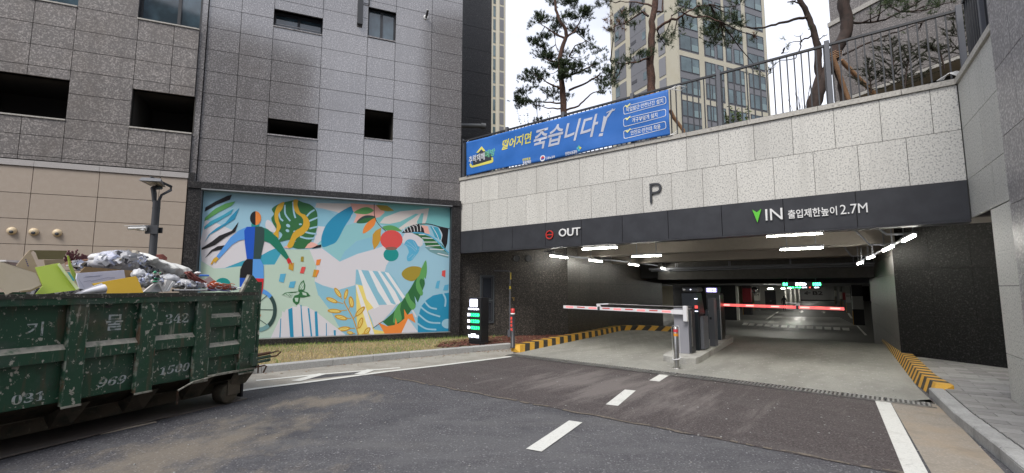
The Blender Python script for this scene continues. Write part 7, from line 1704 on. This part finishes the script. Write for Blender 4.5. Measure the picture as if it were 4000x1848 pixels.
# young firs and twiggy shrubs behind the railing
FIR = mat('fir_needles', (.04, .05, .025), .75)
def fir(label, stem, side, D):
    V = [WF.p(*k3_(*p), D) for p in stem]; t = thing('young_fir', label, 'shrub', WF, (V[0][0], D, 4.85), 'young firs behind the railing')
    rg = random.Random(len(label)); M().tube([(a, D, z) for a, z in V], [.018] * (len(V) - 1) + [.008], 6).build('stem', BARK_D, t)
    cs, us = [], []; q = M()
    tops = [Vector((a, D, z)) for a, z in V]
    L = []
    for f in np.linspace(.12, 1, side):
        k = min(int(f * (len(tops) - 1)), len(tops) - 2); g_ = f * (len(tops) - 1) - k; p = tops[k].lerp(tops[k + 1], g_)
        for s in (-1, 1, rg.choice((-1, 1))):
            ln = (1.05 - f) * .55 + .1; e = p + Vector((s * ln * rg.uniform(.6, 1), rg.uniform(-.3, .3), ln * rg.uniform(.2, .7))); q.tube([p, e], [.008, .004], 4, cap=False); L.append((p, e))
            for _ in range(3): 
                m = p.lerp(e, rg.uniform(.3, .9)); e2 = m + Vector((s * rg.uniform(.03, .14), rg.uniform(-.1, .1), rg.uniform(.0, .13))); q.tube([m, e2], [.005, .003], 3, cap=False); L.append((m, e2))
    L.append((tops[-2], tops[-1]))
    org = Vector((V[0][0], D, 4.85))
    for p, e in L:
        n = max(3, int((e - p).length / .022))
        for i in range(n): cs.append(tuple(p.lerp(e, i / n) - org)); us.append(tuple((e - p).normalized()))
    q.build('twigs', BARK_D, t, kind='stuff'); o = needles('foliage', cs, us, [FIR], t, .035, .005, 7); o['kind'] = 'stuff'
fir('young fir centred behind the right railing panel', [(1170, 840), (1165, 600), (1150, 370)], 11, 9.9)
fir('smaller young fir just right of the central one', [(1270, 850), (1290, 640), (1335, 440)], 9, 9.8)
fir('young fir with a tall stem close to the railing corner', [(1810, 560), (1812, 320), (1805, 120)], 9, 9.3)
fir('young fir with drooping tips left of the corner one', [(1640, 640), (1600, 480), (1510, 440)], 7, 9.4)
fir('low young fir at the foot of the reddish stake', [(960, 860), (950, 740), (930, 600)], 7, 10.0)
LEAF = mat('shrub_leaf', (.08, .12, .03), .7)
def shrub(label, cv, x0, y0, rx, hh, D, m_, n=60):
    a, z = WF.p(*cv(x0, y0), D); t = thing('shrub', label, 'shrub', WF, (a, D, 4.85)); rg = random.Random(n + int(x0)); q = M(); l = M()
    for k in range(12):
        e = Vector((a + rg.uniform(-rx, rx), D + rg.uniform(-.2, .2), z + rg.uniform(.3, 1) * hh)); s = Vector((a + rg.uniform(-.1, .1), D, 4.8)); m = s.lerp(e, .6) + Vector((rg.uniform(-.05, .05), 0, 0)); q.tube([s, m, e], [.01, .006, .003], 4, cap=False)
        for _ in range(n // 12):
            p = m.lerp(e, rg.uniform(0, 1.05)); r = .035; v = Vector((rg.gauss(0, 1), rg.gauss(0, 1), rg.gauss(0, 1))).normalized() * r; w2 = v.cross(Vector((rg.gauss(0, 1), rg.gauss(0, 1), rg.gauss(0, 1)))).normalized() * r * .5; l.add([p, p + v + w2, p + v * 2, p + v - w2], [(0, 1, 2, 3)])
    q.build('stems', BARK_D, t, kind='stuff')
    if m_: l.build('leaves', m_, t, kind='stuff')
shrub('small fresh green shrub behind the middle of the railing', k2_, 1260, 1130, .35, .55, 10.9, LEAF, 260)
shrub('sparse green shrub under the pine branch left of the big post', k2_, 1170, 1140, .2, .25, 11.2, LEAF, 110)
shrub('leafless twiggy shrub left of the leaning pine', k3_, 310, 1000, .3, .6, 10.4, None, 20)
shrub('leafless bush at the foot of the free-standing pine', k1, 350, 1080, .9, .9, 17, LEAF, 160)
